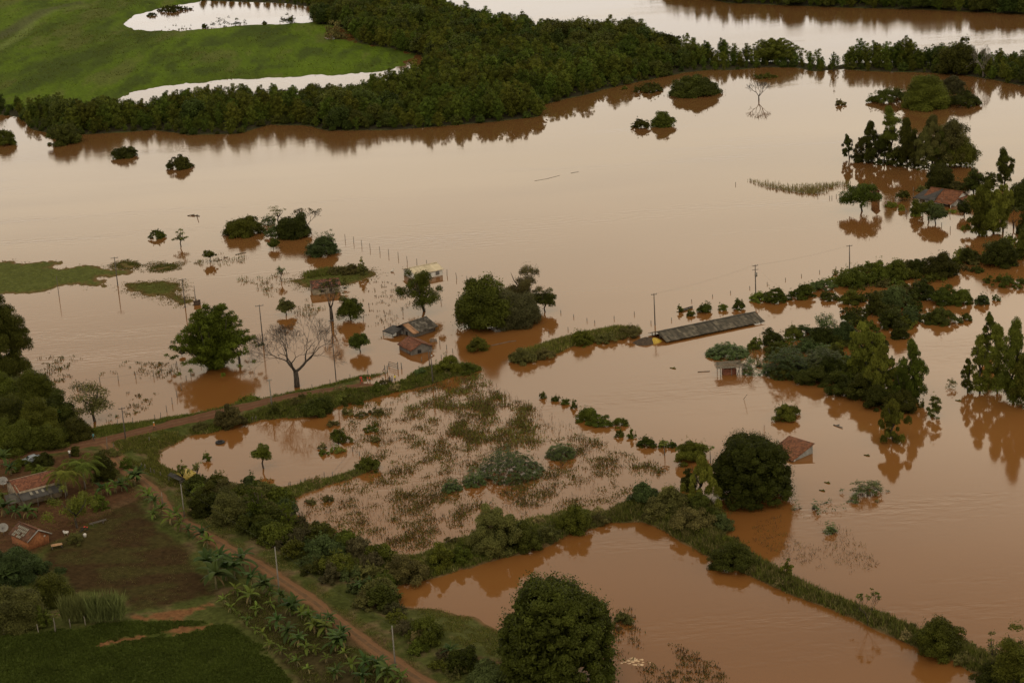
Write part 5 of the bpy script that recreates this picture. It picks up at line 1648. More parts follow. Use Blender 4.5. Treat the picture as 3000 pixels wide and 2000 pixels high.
for b, lb, mt in [((1374, 1476, 1520, 1630), 'tall vine covered bush in the middle of the cross ridge', 'ol'), ((1490, 1520, 1586, 1618), 'leafy bush right of the vine covered one on the cross ridge', 'dk'), ((1628, 1476, 1729, 1566), 'round dark bush at the right end of the cross ridge', 'md'), ((1575, 1530, 1640, 1590), 'low scrub between the bushes of the cross ridge', 'ol'),
    ((1253, 1578, 1340, 1668), 'leafy bush left of the vine covered one on the cross ridge', 'md'), ((1310, 1590, 1385, 1656), 'small bush beside the leafy one on the cross ridge', 'md'), ((1126, 1616, 1252, 1712), 'broad olive bush at the left end of the cross ridge', 'ol'), ((1730, 1500, 1790, 1540), 'tuft at the corner where ridge and bank meet', 'ol'),
    ((1190, 1803, 1295, 1894), 'olive green bush left of the foreground mango, beside the ploughed rows', 'md'), ((1795, 1786, 1852, 1832), 'ragged little bush in the water right of the foreground mango', 'ol')]:
    D_(b, 'shrub', mt, lb)
D_((1313, 1892, 1398, 1972), 'dome', 'mango', 'compact round bush beside the dirt path at the bottom', 'shrub', 'shrub')
D_((1368, 1935, 1478, 2016), 'dome', 'bl', 'grey green bush at the bottom edge left of the foreground mango', 'shrub', 'shrub')
# left edge
T((-70, 861, 100, 1118), 'eucalypt', 'dk', 'tall dark eucalyptus at the left edge of the photo', bx=10, cb=.08, dens=1.0, leaf=.6)
T((205, 1114, 322, 1234), 'open', 'ol', 'sparse round tree with brownish leaves standing at the road bank', bx=277, cb=.22, dens=.35, leaf=.35)
LG = 'trees of the dense grove at the left edge above the road'
for b, k_, mt in [((-90, 1090, 70, 1210), 'round', 'md'), ((40, 1085, 165, 1220), 'round', 'md'), ((120, 1150, 215, 1260), 'round', 'dk'), ((-60, 1160, 80, 1290), 'round', 'dk'), ((60, 1170, 170, 1290), 'round', 'md'), ((-40, 1230, 110, 1335), 'dome', 'md'), ((90, 1240, 200, 1318), 'dome', 'md'), ((180, 1225, 262, 1295), 'dome', 'dk'), ((215, 1240, 285, 1285), 'shrub', 'md')]:
    D_(b, k_ if k_ != 'round' else 'dome', mt, 'dense leafy tree in the grove at the left edge above the road', 'tree', 'tree', LG)
# farmyard
for b, k_, mt, lb in [((266, 1322, 337, 1408), 'dome', 'dk', 'dark round tree right of the coconut palms'), ((97, 1324, 153, 1370), 'dome', 'dk', 'round bush half hiding the parked car'), ((95, 1361, 134, 1396), 'dome', 'lt', 'light green round bush behind the long house'), ((206, 1304, 232, 1336), 'dome', 'dk', 'clipped dark bush beside the person in white'),
    ((266, 1437, 318, 1496), 'shrub', 'md', 'leafy bush right of the spreading farmyard tree'), ((194, 1551, 243, 1598), 'shrub', 'ol', 'bush beside the white basin near the brick hut'), ((160, 1655, 195, 1678), 'shrub', 'bl', 'low weed clump at the edge of the brown plot'), ((20, 1340, 100, 1380), 'shrub', 'md', 'garden plants behind the long house'), ((218, 1440, 270, 1485), 'shrub', 'lt', 'light leafy bush under the right coconut palm')]:
    D_(b, k_, mt, lb)
T((138, 1436, 284, 1545), 'open', 'lt', 'spreading light green tree in the middle of the farmyard', bx=226, cb=.25, dens=.5, leaf=.34)
for b, k_, mt, lb in [((-50, 1600, 126, 1712), 'dome', 'bl', 'large blue green tree below the brick hut'), ((82, 1678, 206, 1775), 'dome', 'dk', 'dark round tree at the corner of the brown plot'), ((-60, 1722, 124, 1850), 'dome', 'ol', 'olive tree at the lower left edge of the photo'), ((95, 1770, 150, 1840), 'shrub', 'md', 'dark scrub between the olive tree and the cane patch')]:
    D_(b, k_, mt, lb, 'tree' if k_ == 'dome' else 'shrub', 'tree' if k_ == 'dome' else 'shrub')

# hedge of scrub along the path: individual shrubs
rng = np.random.default_rng(11)
hp = [(560, 1468), (600, 1440), (640, 1432), (720, 1440), (800, 1450), (880, 1535), (960, 1575), (1060, 1615), (1128, 1650), (1130, 1735), (1140, 1800), (1060, 1800), (985, 1745), (900, 1680), (820, 1622), (760, 1582), (690, 1540), (610, 1512)]
P = thin(scatter(hp, 500, rng), 3.3)
HM = ['md', 'dk', 'ol', 'bl', 'md', 'red', 'dk', 'ol']
for i, (x, y) in enumerate(P):
    W_, H_ = rng.uniform(3.4, 6.5), rng.uniform(1.5, 4.2)
    mt = HM[rng.integers(0, 8)]
    m = gen_crown('shrub' if rng.random() < .7 else 'dome', rng, W_, H_, 0, mt, .36)
    o = m.obj('shrub', [FOL[mt], BARK], None, (x, y, max(gh(x, y), 0)))
    tag(o, 'overgrown bush in the scrub hedge between the dirt path and the corn field', 'shrub', 'scrub hedge along the dirt path')
for b, mt, lb in [((717, 1406, 788, 1535), 'bam', 'upright feathery bamboo sticking out of the scrub hedge'), ((815, 1470, 872, 1560), 'bam', 'lower feathery bamboo at the right of the scrub hedge')]:
    T(b, 'bamboo', mt, lb, 'bamboo_clump', 'bamboo', None, cb=.05, leaf=.4)
D_((588, 1408, 640, 1480), 'dome', 'dk', 'dark bush with twining vines at the top of the scrub hedge')
D_((622, 1432, 714, 1540), 'dome', 'ol', 'large rounded olive bush in the scrub hedge')
D_((552, 1430, 618, 1515), 'dome', 'dk', 'dark green bush at the near left end of the scrub hedge')
D_((620, 1432, 662, 1452), 'dome', 'ye', 'yellow leaved bush on top of the scrub hedge')
LOW = [(1130, 1735), (1180, 1790), (1240, 1880), (1300, 1935), (1350, 1990), (1340, 2030), (1290, 1990), (1200, 1900), (1120, 1830), (1050, 1775)]
P = thin(scatter(LOW, 200, rng), 3.6)
for x, y in P:
    mt = ['ol', 'md', 'dry', 'red'][rng.integers(0, 4)]
    m = gen_crown('shrub', rng, rng.uniform(2.6, 4.2), rng.uniform(1.2, 2.2), 0, mt, .30)
    o = m.obj('shrub', [FOL[mt], BARK], None, (x, y, max(gh(x, y), 0)))
    tag(o, 'low brownish scrub on the verge right of the dirt path', 'shrub', 'low scrub on the right verge of the dirt path')

# ------------------------------------------------------------------ bananas, palms, papayas, cane
bprot = []
for i in range(7):
    rg = np.random.default_rng(200 + i)
    H_ = [2.0, 2.6, 3.2, 3.8, 2.2, 1.6, 4.2][i]
    st, cr = banana_meshes(rg, H_, [7, 8, 9, 10, 6, 5, 11][i])
    lf = FOL['yg' if i in (0, 4, 5) else 'ban']
    bprot.append((st.mesh('banana_stem', [noisy('banana_stem', (.10, .09, .04), (.19, .16, .08), 3)] if i == 0 else [bprot[0][0].materials[0]]), cr.mesh('banana_leaves', [lf, FOL['dry']]), H_))
def banana(px, py, H_, label, group, rg):
    ys = [0, 4, 5] if H_ < 2.2 else ([1, 2, 0] if H_ < 3.2 else [3, 6, 2])
    st, cr, h0 = bprot[ys[rg.integers(0, 3)]]
    p = place(px, py)
    e = thing('banana_plant', p, rg.random() * 6.28, label, 'banana plant', group)
    k = 1.3 * H_ / h0 * rg.uniform(.92, 1.1)
    e.scale = (k, k, k)
    for n_, me in (('stem', st), ('leaves', cr)):
        o = bpy.data.objects.new(n_, me)
        COL.objects.link(o)
        o.parent = e
rg = np.random.default_rng(5)
Z = lambda x, y: (500 + x / 3.36, 1640 + y / 3.36)
BP = [(640, 340, 2.0), (530, 440, 1.8), (595, 520, 1.6), (785, 430, 3.0), (760, 640, 2.0), (665, 555, 1.0), (945, 340, 3.2), (990, 480, 1.8), (850, 520, 2.0), (1090, 420, 2.8), (1180, 550, 3.2), (1230, 520, 2.8), (1060, 680, 2.8), (980, 690, 1.6), (840, 720, 1.4), (905, 775, 1.8), (1160, 790, 3.2), (1290, 590, 2.6),
      (980, 870, 1.7), (1090, 930, 1.7), (1270, 860, 2.8), (1340, 920, 2.2), (1420, 930, 1.8), (1420, 720, 3.0), (1480, 700, 2.8), (1370, 620, 2.6), (1530, 740, 3.0), (1620, 900, 3.4), (1680, 880, 3.2), (1160, 1000, 1.4), (1250, 1050, 1.9), (1360, 1120, 1.6), (1640, 1170, 2.6), (1720, 970, 1.8), (1780, 1110, 2.4),
      (1920, 1080, 2.8), (2000, 1090, 2.8), (2050, 1120, 3.0), (2140, 1190, 3.2), (2250, 1210, 3.0), (1890, 1215, 2.6), (1570, 640, 2.6), (1700, 800, 2.8), (1540, 1010, 1.6)]
for x, y, H_ in BP + [(x + rg.uniform(-34, 34), y + rg.uniform(-22, 22), H_ * rg.uniform(.45, .8)) for x, y, H_ in BP if H_ > 1.9]:
    banana(*Z(x, y), H_, 'banana plant in the young plantation left of the dirt path', 'banana plants of the plantation by the dirt path', rg)
Z2 = lambda x, y: (x / 2.351, 1333 + y / 2.351)
for x, y, H_ in [(1030, 330, 3.0), (1070, 370, 3.0), (1120, 420, 3.0), (1180, 480, 3.0), (1240, 520, 2.6), (1300, 560, 2.4), (1400, 600, 3.2), (1430, 640, 2.8), (1000, 300, 2.8), (1060, 440, 2.0), (1220, 450, 2.6), (930, 210, 3.6), (960, 190, 3.4), (880, 220, 2.6), (840, 250, 2.8), (800, 260, 2.6), (740, 280, 2.8), (700, 280, 2.6)]:
    banana(*Z2(x, y), H_, 'banana plant in the row between the brown plot and the dirt path', 'row of banana plants beside the brown plot', rg)
for x, y, H_ in [(1490, 920, 4.6), (1560, 860, 4.2), (1620, 850, 4.0), (1680, 800, 4.2), (1440, 820, 4.0), (1740, 900, 3.4), (1820, 950, 3.2), (1520, 780, 4.0)]:
    banana(*Z2(x, y), H_, 'tall dark banana plant in the big clump at the corner of the brown plot', 'big banana clump', rg)
for x, y, H_, lb in [(30, 70, 3.2, 'banana plant at the left edge beside the farm road'), (80, 140, 3.0, 'banana plant between road and long house'), (110, 440, 2.6, 'banana plant left of the brick hut yard'), (190, 440, 2.8, 'banana plant between the long house and brick hut'), (30, 420, 3.2, 'banana plant at the left edge above the brick hut'), (230, 430, 2.4, 'small banana plant beside the pole fence'),
                     (50, 900, 3.4, 'dry leaved banana plant below the blue green tree'), (110, 880, 3.0, 'banana plant beside the dark round tree'), (20, 340, 3.0, 'banana plant under the satellite dish of the long house')]:
    banana(*Z2(x, y), H_, lb, None, rg)
for px, py, H_, lb in [(153, 1258, 4.6, 'bright banana plant in front of the left edge grove'), (1320, 1925, 2.6, 'banana plant left of the compact round bush'), (1062, 1735, 3.0, 'bright banana plant sticking out of the hedge above the path'), (1148, 1752, 2.4, 'yellow green banana plant at the pond shore'), (1168, 1762, 1.6, 'little yellow banana shoot at the pond shore'), (1090, 1738, 2.6, 'second bright banana plant in the hedge')]:
    banana(px, py, H_, lb, None, rg)
def palm(px, py, Ht, L, n, label, rg, name='coconut_palm'):
    p = place(px, py)
    e = thing(name, p, rg.random() * 6, label, 'palm')
    m = MB()
    m.tube([(0, 0, -.3), (.1, .05, Ht * .4), (.22, .08, Ht * .75), (.3, .05, Ht)], [.20, .15, .13, .15], 8)
    m.obj('trunk', [BARK_G], e)
    m = MB()
    for i in range(n):
        az = i * 2.4
        u = i / n
        frond(m, (.3, .05, Ht), az, L * rg.uniform(.85, 1.05), 1.25 - 1.15 * u, 1.2 + .5 * rg.random(), rg, 0, L * .26, 18, float(np.clip(.62 - .3 * u + rg.normal(0, .08), 0, 1)))
    m.obj('fronds', [FOL['palm']], e)
rg = np.random.default_rng(21)
palm(196, 1450, 4.2, 4.9, 26, 'left coconut palm hanging over the long house', rg)
palm(250, 1432, 4.6, 5.1, 26, 'right coconut palm beside the dark round tree', rg)
def papaya(px, py, Ht, label, rg, mat='md'):
    p = place(px, py)
    e = thing('papaya_tree', p, 0, label, 'papaya tree')
    m = MB()
    m.tube([(0, 0, -1), (.03, 0, Ht * .5), (0, .03, Ht)], [.12, .09, .06], 6)
    m.obj('trunk', [BARK_G], e)
    m = MB()
    Q, Tn = [], []
    for i in range(12):
        az = i * 2.4
        el = rg.uniform(-.1, .9)
        d = np.array([math.cos(az) * math.cos(el), math.sin(az) * math.cos(el), math.sin(el)])
        L = Ht * .26
        c = np.array([0, 0, Ht]) + d * L
        m.tube([(0, 0, Ht), tuple(c)], [.02, .012], 3, 0, .6, False)
        for k in range(7):
            an = az + (k - 3) * .55
            ax = unit(np.array([math.cos(an), math.sin(an), -.35]))
            Q.append(leaf_quads((c + ax * .24)[None], ax[None], unit(np.cross(ax, (0, 0, 1.0)))[None], .55, .2)[0])
            Tn.append(rg.random())
    m.quads(np.array(Q), 0, np.array(Tn))
    m.obj('crown', [FOL[mat]], e)
papaya(2081, 1356, 2.9, 'papaya tree in the water just left of the mango tree', rg)
papaya(1947, 1334, 2.6, 'yellow green papaya tree between two small bushes', rg, 'lt')
papaya(162, 1850, 3.0, 'papaya tree at the left end of the cane patch', rg)
# cane patch: one thing, clump of tall grass
def clump(b, mat, label, name, cat, n=420, land=None):
    p, W, H, s = span(b, 'dome', None, land)
    rg = seed(*b[:2])
    m = MB()
    k = n
    a = rg.random(k) * 6.28
    c0 = np.stack([rg.uniform(-.5, .5, k) * W * .9, rg.uniform(-.5, .5, k) * W * .35, np.zeros(k)], 1)
    hh = H * rg.uniform(.7, 1.0, k)
    for rep in range(3):
        an = a + rep * 2.1
        ln = .12 + .45 * rg.random(k)
        ax = unit(np.stack([np.cos(an) * ln, np.sin(an) * ln, np.ones(k)], 1))
        st = c0 + np.array([0, 0, 1.0]) * (hh * (.08 + .22 * rep))[:, None]
        L = hh * .75
        m.quads(leaf_quads(st + ax * L[:, None] * .5, ax, unit(np.cross(ax, rg.normal(size=(k, 3)))), L, .16), 0, np.clip(rg.normal(.5, .2, k), 0, 1))
    o = m.obj(name, [FOL[mat]], None, p)
    return tag(o, label, cat)
clump((176, 1748, 262, 1836), 'cane', 'tall sugar cane clump, left part of the patch below the brown plot', 'sugar_cane', 'cane')
clump((255, 1740, 362, 1838), 'cane', 'tall sugar cane clump, right part of the patch below the brown plot', 'sugar_cane', 'cane')

# ------------------------------------------------------------------ the riverside forest
def forest_points(poly, sp, rng, n):
    return thin(scatter(poly, n, rng), sp)
rng = np.random.default_rng(31)
FP = forest_points(FOREST, 3.5, rng, 16000)
front = np.array(FOREST[:33], float)
fw = ground_point(front[:, 0], front[:, 1])[:, :2]
df = seg_dist(FP, fw, False)
order = np.argsort(df)
near = order[:230]
isnear = np.zeros(len(FP), bool)
isnear[near] = True
def fmix(P):
    """which kind of forest tree grows where: broad patches of bamboo and of broadleaf"""
    b = fbm(P[:, 0] * .016, P[:, 1] * .011, 91, 3)
    u = rng.random(len(P))
    k = np.where(b + (u - .5) * .25 > .47, rng.integers(0, 3, len(P)), rng.integers(3, 6, len(P)))
    return k
kinds = fmix(FP)
kinds[df < 3.2] = np.where(rng.random((df < 3.2).sum()) < .5, 6 + rng.integers(0, 2, (df < 3.2).sum()), kinds[df < 3.2])
FS = rng.uniform(.58, 1.18, len(FP)) * (.62 + .80 * fbm(FP[:, 0] * .035, FP[:, 1] * .025, 17, 3))
FS = np.where((FP[:, 0] > 90) & (kinds < 6), FS * .86, FS)
_back = ground_point(np.array([-300, 150, 300, 450, 600, 700, 900, 1050, 1180], float), np.array([312, 325, 338, 330, 310, 302, 296, 285, 250], float))[:, :2]
_px = to_pixel(FP)[:, 0]
FS = FS * np.where((_px < 1130) | (_px > 1730), np.clip(.46 + df / 26, .46, 1.0), np.clip(.6 + df / 24, .6, 1.0))
FS = FS * np.clip(.72 + seg_dist(FP, _back, False) / 60, .72, 1.0)
for i in near:
    me, wd, h0 = FPROT[kinds[i]]
    o = bpy.data.objects.new('forest_tree', me)
    COL.objects.link(o)
    o.location = (FP[i, 0], FP[i, 1], 0)
    o.rotation_euler = (0, 0, rng.random() * 6.28)
    o.scale = (FS[i], FS[i], FS[i] * rng.uniform(.85, 1.15))
    tag(o, 'dark green tree on the waterside edge of the riverside forest', 'tree', 'trees along the waterside edge of the forest')
EMERG = [(2757, 117, 2852, 216, 'round', 'dk', 'tall dark tree standing out of the forest strip on the right'), (1795, 62, 1905, 150, 'round', 'dk', 'high domed tree on the forest skyline before the river'), (1712, 66, 1792, 140, 'round', 'dk', 'rounded tree left of the high domed one on the forest skyline'), (1905, 100, 1990, 165, 'round', 'dk', 'dark tree right of the high domed one on the forest skyline'),
         (2185, 112, 2350, 182, 'bamboo', 'forb', 'feathery bamboo thicket on the narrow forest strip before the river'), (2472, 138, 2526, 195, 'bamboo', 'forb', 'slim bamboo tuft left end of the right forest strip'), (1515, 34, 1552, 95, 'round', 'dk', 'small round tree rising on the forest skyline beside the river'), (1590, 55, 1625, 110, 'round', 'dk', 'dark tree top on the forest skyline beside the river'), (2430, 150, 2455, 210, 'open', 'md', 'thin tree in the gap of the forest strip')]
for x0, y0, x1, y1, k_, mt, lb in EMERG:
    T((x0, y0, x1, y1), k_, mt, lb, 'tree' if k_ != 'bamboo' else 'bamboo_clump', 'tree' if k_ != 'bamboo' else 'bamboo', cb=.12, leaf=.75)
bare_tree((2848, 130, 2915, 225), 'greyish leafless tree right of the tall dark forest tree', None, 6, name='bare_tree', hw=1.6, bark=BARK_G)
# the rest of the wood reads as one mass
def mass(name, P, K, S, prot, label):
    me = bpy.data.meshes.new(name)
    V = np.concatenate([P, np.maximum(heights(P), -.1)[:, None]], 1).astype(np.float32)
    me.vertices.add(len(V))
    me.vertices.foreach_set('co', V.ravel())
    for an, ty, dat in (('sc', 'FLOAT', S.astype(np.float32)), ('rot', 'FLOAT', (RNG.random(len(P)) * 6.28).astype(np.float32)), ('kd', 'INT', K.astype(np.int32))):
        a = me.attributes.new(an, ty, 'POINT')
        a.data.foreach_set('value', dat)
    me.update()
    o = bpy.data.objects.new(name, me)
    COL.objects.link(o)
    g = bpy.data.node_groups.new(name, 'GeometryNodeTree')
    g.interface.new_socket('Geometry', in_out='INPUT', socket_type='NodeSocketGeometry')
    g.interface.new_socket('Geometry', in_out='OUTPUT', socket_type='NodeSocketGeometry')
    nin, nout = g.nodes.new('NodeGroupInput'), g.nodes.new('NodeGroupOutput')
    j = g.nodes.new('GeometryNodeJoinGeometry')
    def attr(n_, ty):
        a = g.nodes.new('GeometryNodeInputNamedAttribute')
        a.data_type = ty
        a.inputs[0].default_value = n_
        return a
    asx, ar, ak = attr('sc', 'FLOAT'), attr('rot', 'FLOAT'), attr('kd', 'INT')
    cx = g.nodes.new('ShaderNodeCombineXYZ')
    g.links.new(ar.outputs[0], cx.inputs[2])
    for k, ob in enumerate(prot):
        cmp = g.nodes.new('FunctionNodeCompare')
        cmp.data_type, cmp.operation = 'INT', 'EQUAL'
        ins = [s_ for s_ in cmp.inputs if s_.type == 'INT']
        g.links.new(ak.outputs[0], ins[0])
        ins[1].default_value = k
        oi = g.nodes.new('GeometryNodeObjectInfo')
        oi.inputs[0].default_value = ob
        oi.inputs[1].default_value = True
        ip = g.nodes.new('GeometryNodeInstanceOnPoints')
        g.links.new(nin.outputs[0], ip.inputs['Points'])
        g.links.new(cmp.outputs[0], ip.inputs['Selection'])
        g.links.new(oi.outputs['Geometry'], ip.inputs['Instance'])
        g.links.new(cx.outputs[0], ip.inputs['Rotation'])
        g.links.new(asx.outputs[0], ip.inputs['Scale'])
        g.links.new(ip.outputs[0], j.inputs[0])
    g.links.new(j.outputs[0], nout.inputs[0])
    md = o.modifiers.new('trees', 'NODES')
    md.node_group = g
    return tag(o, label, None, None, 'stuff')
PROT_OBJ = [bpy.data.objects.new('forest_tree', me) for me, _, _ in FPROT]
rest = ~isnear
mass('forest', FP[rest], kinds[rest], FS[rest], PROT_OBJ, 'dense dark riverside forest')
P2 = np.concatenate([forest_points(FOREST_FAR, 4.6, rng, 5000), forest_points(FOREST_TOP, 4.6, rng, 1500)])
P2 = P2[P2[:, 1] < 1500]
mass('far_forest', P2, fmix(P2), rng.uniform(.8, 1.15, len(P2)) * np.where(P2[:, 0] < 0, .42, 1.0), PROT_OBJ, 'dark forest on the far bank of the river')
# bushes standing in the far oxbow pond
for b, k_, mt, lb in [((460, 14, 560, 36), 'shrub', 'dk', 'dark bushes on the far rim of the oxbow pond'), ((430, 38, 460, 48), 'shrub', 'dk', 'small dark bush in the left arm of the oxbow pond'), ((617, 52, 722, 82), 'open', 'dk', 'row of loose bushes along the near rim of the oxbow pond'), ((592, 70, 610, 84), 'shrub', 'dk', 'tiny bush left of the loose row at the oxbow pond'), ((820, 38, 868, 72), 'open', 'dk', 'round bush at the right end of the oxbow pond rim'), ((768, 62, 782, 74), 'shrub', 'dk', 'little dark bush between the loose row and the round bush'), ((945, 62, 1012, 118), 'open', 'ol', 'thin scrub standing in the bright backwater by the forest corner'), ((470, 74, 560, 92), 'open', 'dk', 'scattered twiggy plants in the oxbow pond', )]:
    D_(b, k_, mt, lb, leaf=.8, dens=.3 if k_ == 'open' else None)
# ------------------------------------------------------------------ utility poles and wires
TOPS = {}
def pole(px, py, hpx, label, arm=1.0, mat=None, r=.13, trans=False, insul=True, key=None, group='utility poles', az=None, lamp=False):
    p = place(px, py)
    s, dp = mpp(p)
    H = hpx * s / math.cos(dp)
    e = thing('utility_pole', p, az if az is not None else .25, label, 'utility pole', group)
    m = MB()
    m.tube([(0, 0, -1.5), (0, 0, H * .5), (0, 0, H)], [r * 1.2, r, r * .75], 8)
    m.obj('pole', [mat or WOODP], e)
    if arm:
        m = MB()
        m.beam((-arm, 0, H - .25), (arm, 0, H - .25), .12, .12)
        a = m.obj('crossarm', [WOODP if mat is None else mat], e)
        if insul:
            m = MB()
            for x in (-arm * .9, 0, arm * .9):
                m.tube([(x, 0, H - .2), (x, 0, H + .05)], [.05, .04], 6)
            m.obj('insulators', [W_GREY], a)
    if trans:
        m = MB()
        m.tube([(.0, -.45, H - 2.9), (.0, -.45, H - 1.9)], [.33, .33], 10)
        m.obj('transformer', [CONC], e)
        m = MB()
        m.beam((-.8, 0, H - 1.3), (.8, 0, H - 1.3), .1, .1)
        m.obj('crossarm', [WOODP], e)
    if lamp:
        m = MB()
        m.beam((0, 0, H - 1.0), (0, -.9, H - .8), .05)
        a = m.obj('lamp_arm', [CONC], e)
        m = MB()
        m.box((-.12, -1.3, H - .9), (.12, -.8, H - .74))
        m.obj('lamp_head', [W_WHITE], a)
    TOPS[key or label] = p + np.array([0, 0, H - .1])
    return e
pole(345, 836, 83, 'leaning wooden pole at the end of the left grass strip', key='a')
pole(173, 868, 60, 'thin dark pole in the water left of the leaning wooden pole', .0, r=.08, key='b')
pole(543, 901, 85, 'wooden pole with crossarm on the arrow shaped grass islet', key='c')
pole(574, 890, 53, 'short post without crossarm beside the dark box in the water', .0, r=.10, key='d')
pole(771, 1008, 115, 'wooden pole with crossarm behind the great leafless tree', key='e')
pole(985, 1118, 180, 'tall thin pole at the road verge right of the great leafless tree', .5, r=.10, key='f')
pole(796, 1188, 78, 'white concrete pole with fittings beside the dirt road', .5, CONC, .14, key='g', insul=True)
pole(368, 1286, 93, 'dark wooden pole at the road beside the sparse round tree', .7, key='h')
pole(1919, 952, 92, 'wooden pole behind the left end of the barn', .7, key='i')
pole(2214, 862, 86, 'pole with a transformer behind the right end of the barn', .7, trans=True, key='j')
pole(2489, 790, 72, 'wooden pole among the flooded bushes, furthest right', .8, key='k')
pole(2283, 874, 37, 'thin low post with a wire right of the transformer pole', .0, r=.07, key='l')
pole(1268, 1122, 95, 'front one of the twin posts on the road spit', .25, r=.12, key='m', lamp=True)
pole(1259, 1078, 60, 'rear one of the twin posts on the road spit', .0, r=.10, key='n')
pole(541, 1518, 100, 'pale concrete pole near the tarpaulin shelter', .0, CONC, .11, key='o')
pole(819, 1739, 136, 'pale concrete pole in the middle of the dirt path verge', .0, CONC, .11, key='p')
pole(1159, 1962, 128, 'pale concrete pole nearest the bottom of the photo', .0, CONC, .11, key='q')
pole(477, 1475, 34, 'thin pale post beside the red wheel tracks', .0, CONC, .07, key='r')
WIRE = noisy('wire', (.03, .03, .03), (.05, .05, .05), 2, .6)
def wires(a, b, offs, label, sag=.5):
    A, B = TOPS[a], TOPS[b]
    m = MB()
    for o_ in offs:
        pts = []
        for i in range(13):
            u = i / 12
            q = A * (1 - u) + B * u
            pts.append(q + np.array([o_, 0, -4 * sag * u * (1 - u)]))
        m.tube(pts, .007, 3, cap=False)
    o = m.obj('power_line', [WIRE])
    tag(o, label, 'power line')
wires('i', 'j', (-.5, .5), 'pair of thin wires between the barn poles')
wires('j', 'k', (-.5, .5), 'pair of thin wires from the transformer pole to the pole furthest right')
wires('j', 'l', (0,), 'single wire dropping from the transformer pole to the low post')
wires('o', 'p', (0,), 'single wire along the dirt path between the first two concrete poles')
wires('p', 'q', (0,), 'single wire along the dirt path to the lowest concrete pole')

# ------------------------------------------------------------------ fences: posts standing out of water or bank
def fence(label, posts, hpx=17, r=.09, wires_=None, group=None, mat=None):
    p0 = place(*posts[0][:2])
    e = thing('fence', p0, 0, label, 'fence', group)
    tops = []
    rg = seed(*posts[0][:2])
    for q in posts:
        p = place(q[0], q[1])
        s, dp = mpp(p)
        H = (q[2] if len(q) > 2 else hpx) * s / math.cos(dp)
        d = p - p0
        m = MB()
        ln = rg.normal(0, .06, 2)
        m.tube([(d[0], d[1], d[2] - 1.0), (d[0] + ln[0] * H, d[1] + ln[1] * H, d[2] + H)], [r, r * .9], 6)
        m.obj('post', [mat or WOOD], e)
        tops.append(d + np.array([0, 0, H * .75]))
    if wires_:
        m = MB()
        for k in wires_:
            for i in range(len(tops) - 1):
                m.tube([tops[i] * np.array([1, 1, k]), tops[i + 1] * np.array([1, 1, k])], .014, 3, cap=False)
        m.obj('wire', [WIRE], e)
    return e
z5 = lambda x, y: (1000 + x / 2.351, 667 + y / 2.351)
z6 = lambda x, y: (2000 + x / 2.351, 667 + y / 2.351)
z4 = lambda x, y: (x / 2.351, 667 + y / 2.351)
za = lambda x, y: (780 + x / 4.704, 1040 + y / 4.704)
fence('line of fence posts rising from the water towards the white house', [z5(*q) for q in [(27, 86), (85, 102), (142, 124), (200, 148), (267, 168), (326, 186), (392, 206), (455, 236), (520, 254), (588, 262)]])
fence('three fence posts right of the white house', [z5(*q) for q in [(727, 327), (797, 350), (866, 373)]])
fence('scattered fence posts in open water between the big cluster and the barn', [z5(*q) for q in [(1512, 588), (1600, 617), (1692, 642), (1746, 658), (1562, 704), (1430, 734), (1878, 628), (2017, 598), (2274, 640), (2132, 660)]], 9)
fence('long line of short posts in the water behind the barn and bushes', [z6(*q) for q in [(62, 510), (205, 475), (330, 450), (463, 418), (583, 391), (708, 361), (820, 335), (945, 308), (1055, 283)]], 7)
fence('fence posts standing in the flooded meadow at left', [z4(*q) for q in [(530, 1090), (690, 1066), (814, 1054), (936, 1036), (1060, 1026), (1116, 1005), (1180, 1012), (1218, 956), (1242, 1005), (1315, 1025)]], 17, wires_=(1,))
fence('fence posts leading from the bamboo to the road', [z4(*q) for q in [(1250, 1120), (1222, 1168), (1186, 1215), (1150, 1268), (1104, 1318), (1075, 1334), (916, 1356), (812, 1360)]], 20)
fence('fence along the water side of the dirt road', [za(*q) for q in [(633, 466), (880, 400), (1160, 330), (1402, 268)]], 14)
fence('posts in front of the bamboo clump', [z4(*q) for q in [(1385, 950), (1477, 975), (1283, 1050)]], 13)
fence('posts of the flooded yard between the two sheds and the big cluster', [z5(*q) for q in [(678, 808), (690, 905), (770, 862), (725, 836), (724, 880), (552, 920), (418, 972), (448, 582 + 200)]], 13)
fence('scattered posts in the water around the leaning half dead tree', [z5(*q) for q in [(192, 548), (300, 610), (424, 582), (152, 642), (686, 515), (810, 490)]], 13)
fence('wire fence on the low bank between pond and corn field', [(x / 2.351, 1333 + y / 2.351) for x, y in [(1858, 250), (1902, 246), (1990, 222), (2000, 216), (2070, 202), (2103, 190), (2188, 172), (2232, 152), (2290, 150)]] + [za(1190, 1330), za(1285, 1390)], 15, wires_=(1, .6))
fence('old fence on the grass bank between road and pond', [(313, 1318, 38), (335, 1312, 14), (438, 1290, 14), (700, 1240, 12), (740, 1232, 12), (750, 1230, 12)], 14)
fence('fence posts beside the wheel tracks above the banana row', [(x / 2.351, 1333 + y / 2.351) for x, y in [(975, 92), (1000, 100), (1040, 125), (1060, 135), (1108, 150), (1165, 190)]], 15)
fence('whitish posts in front of the cane patch and olive tree', [(x / 2.351, 1333 + y / 2.351) for x, y in [(27, 1228), (268, 1225), (385, 1212), (487, 1188), (590, 1170), (688, 1155), (790, 1130)]], 26, r=.07, mat=BARK_G)
fence('posts in the water in front of the farmhouse', [(2500 + x / 4.612, 460 + y / 4.612) for x, y in [(440, 660), (565, 605), (707, 755), (724, 780), (338, 650), (1300, 790), (1193, 945), (1308, 995), (938, 820), (808, 470), (808, 550)]], 13)
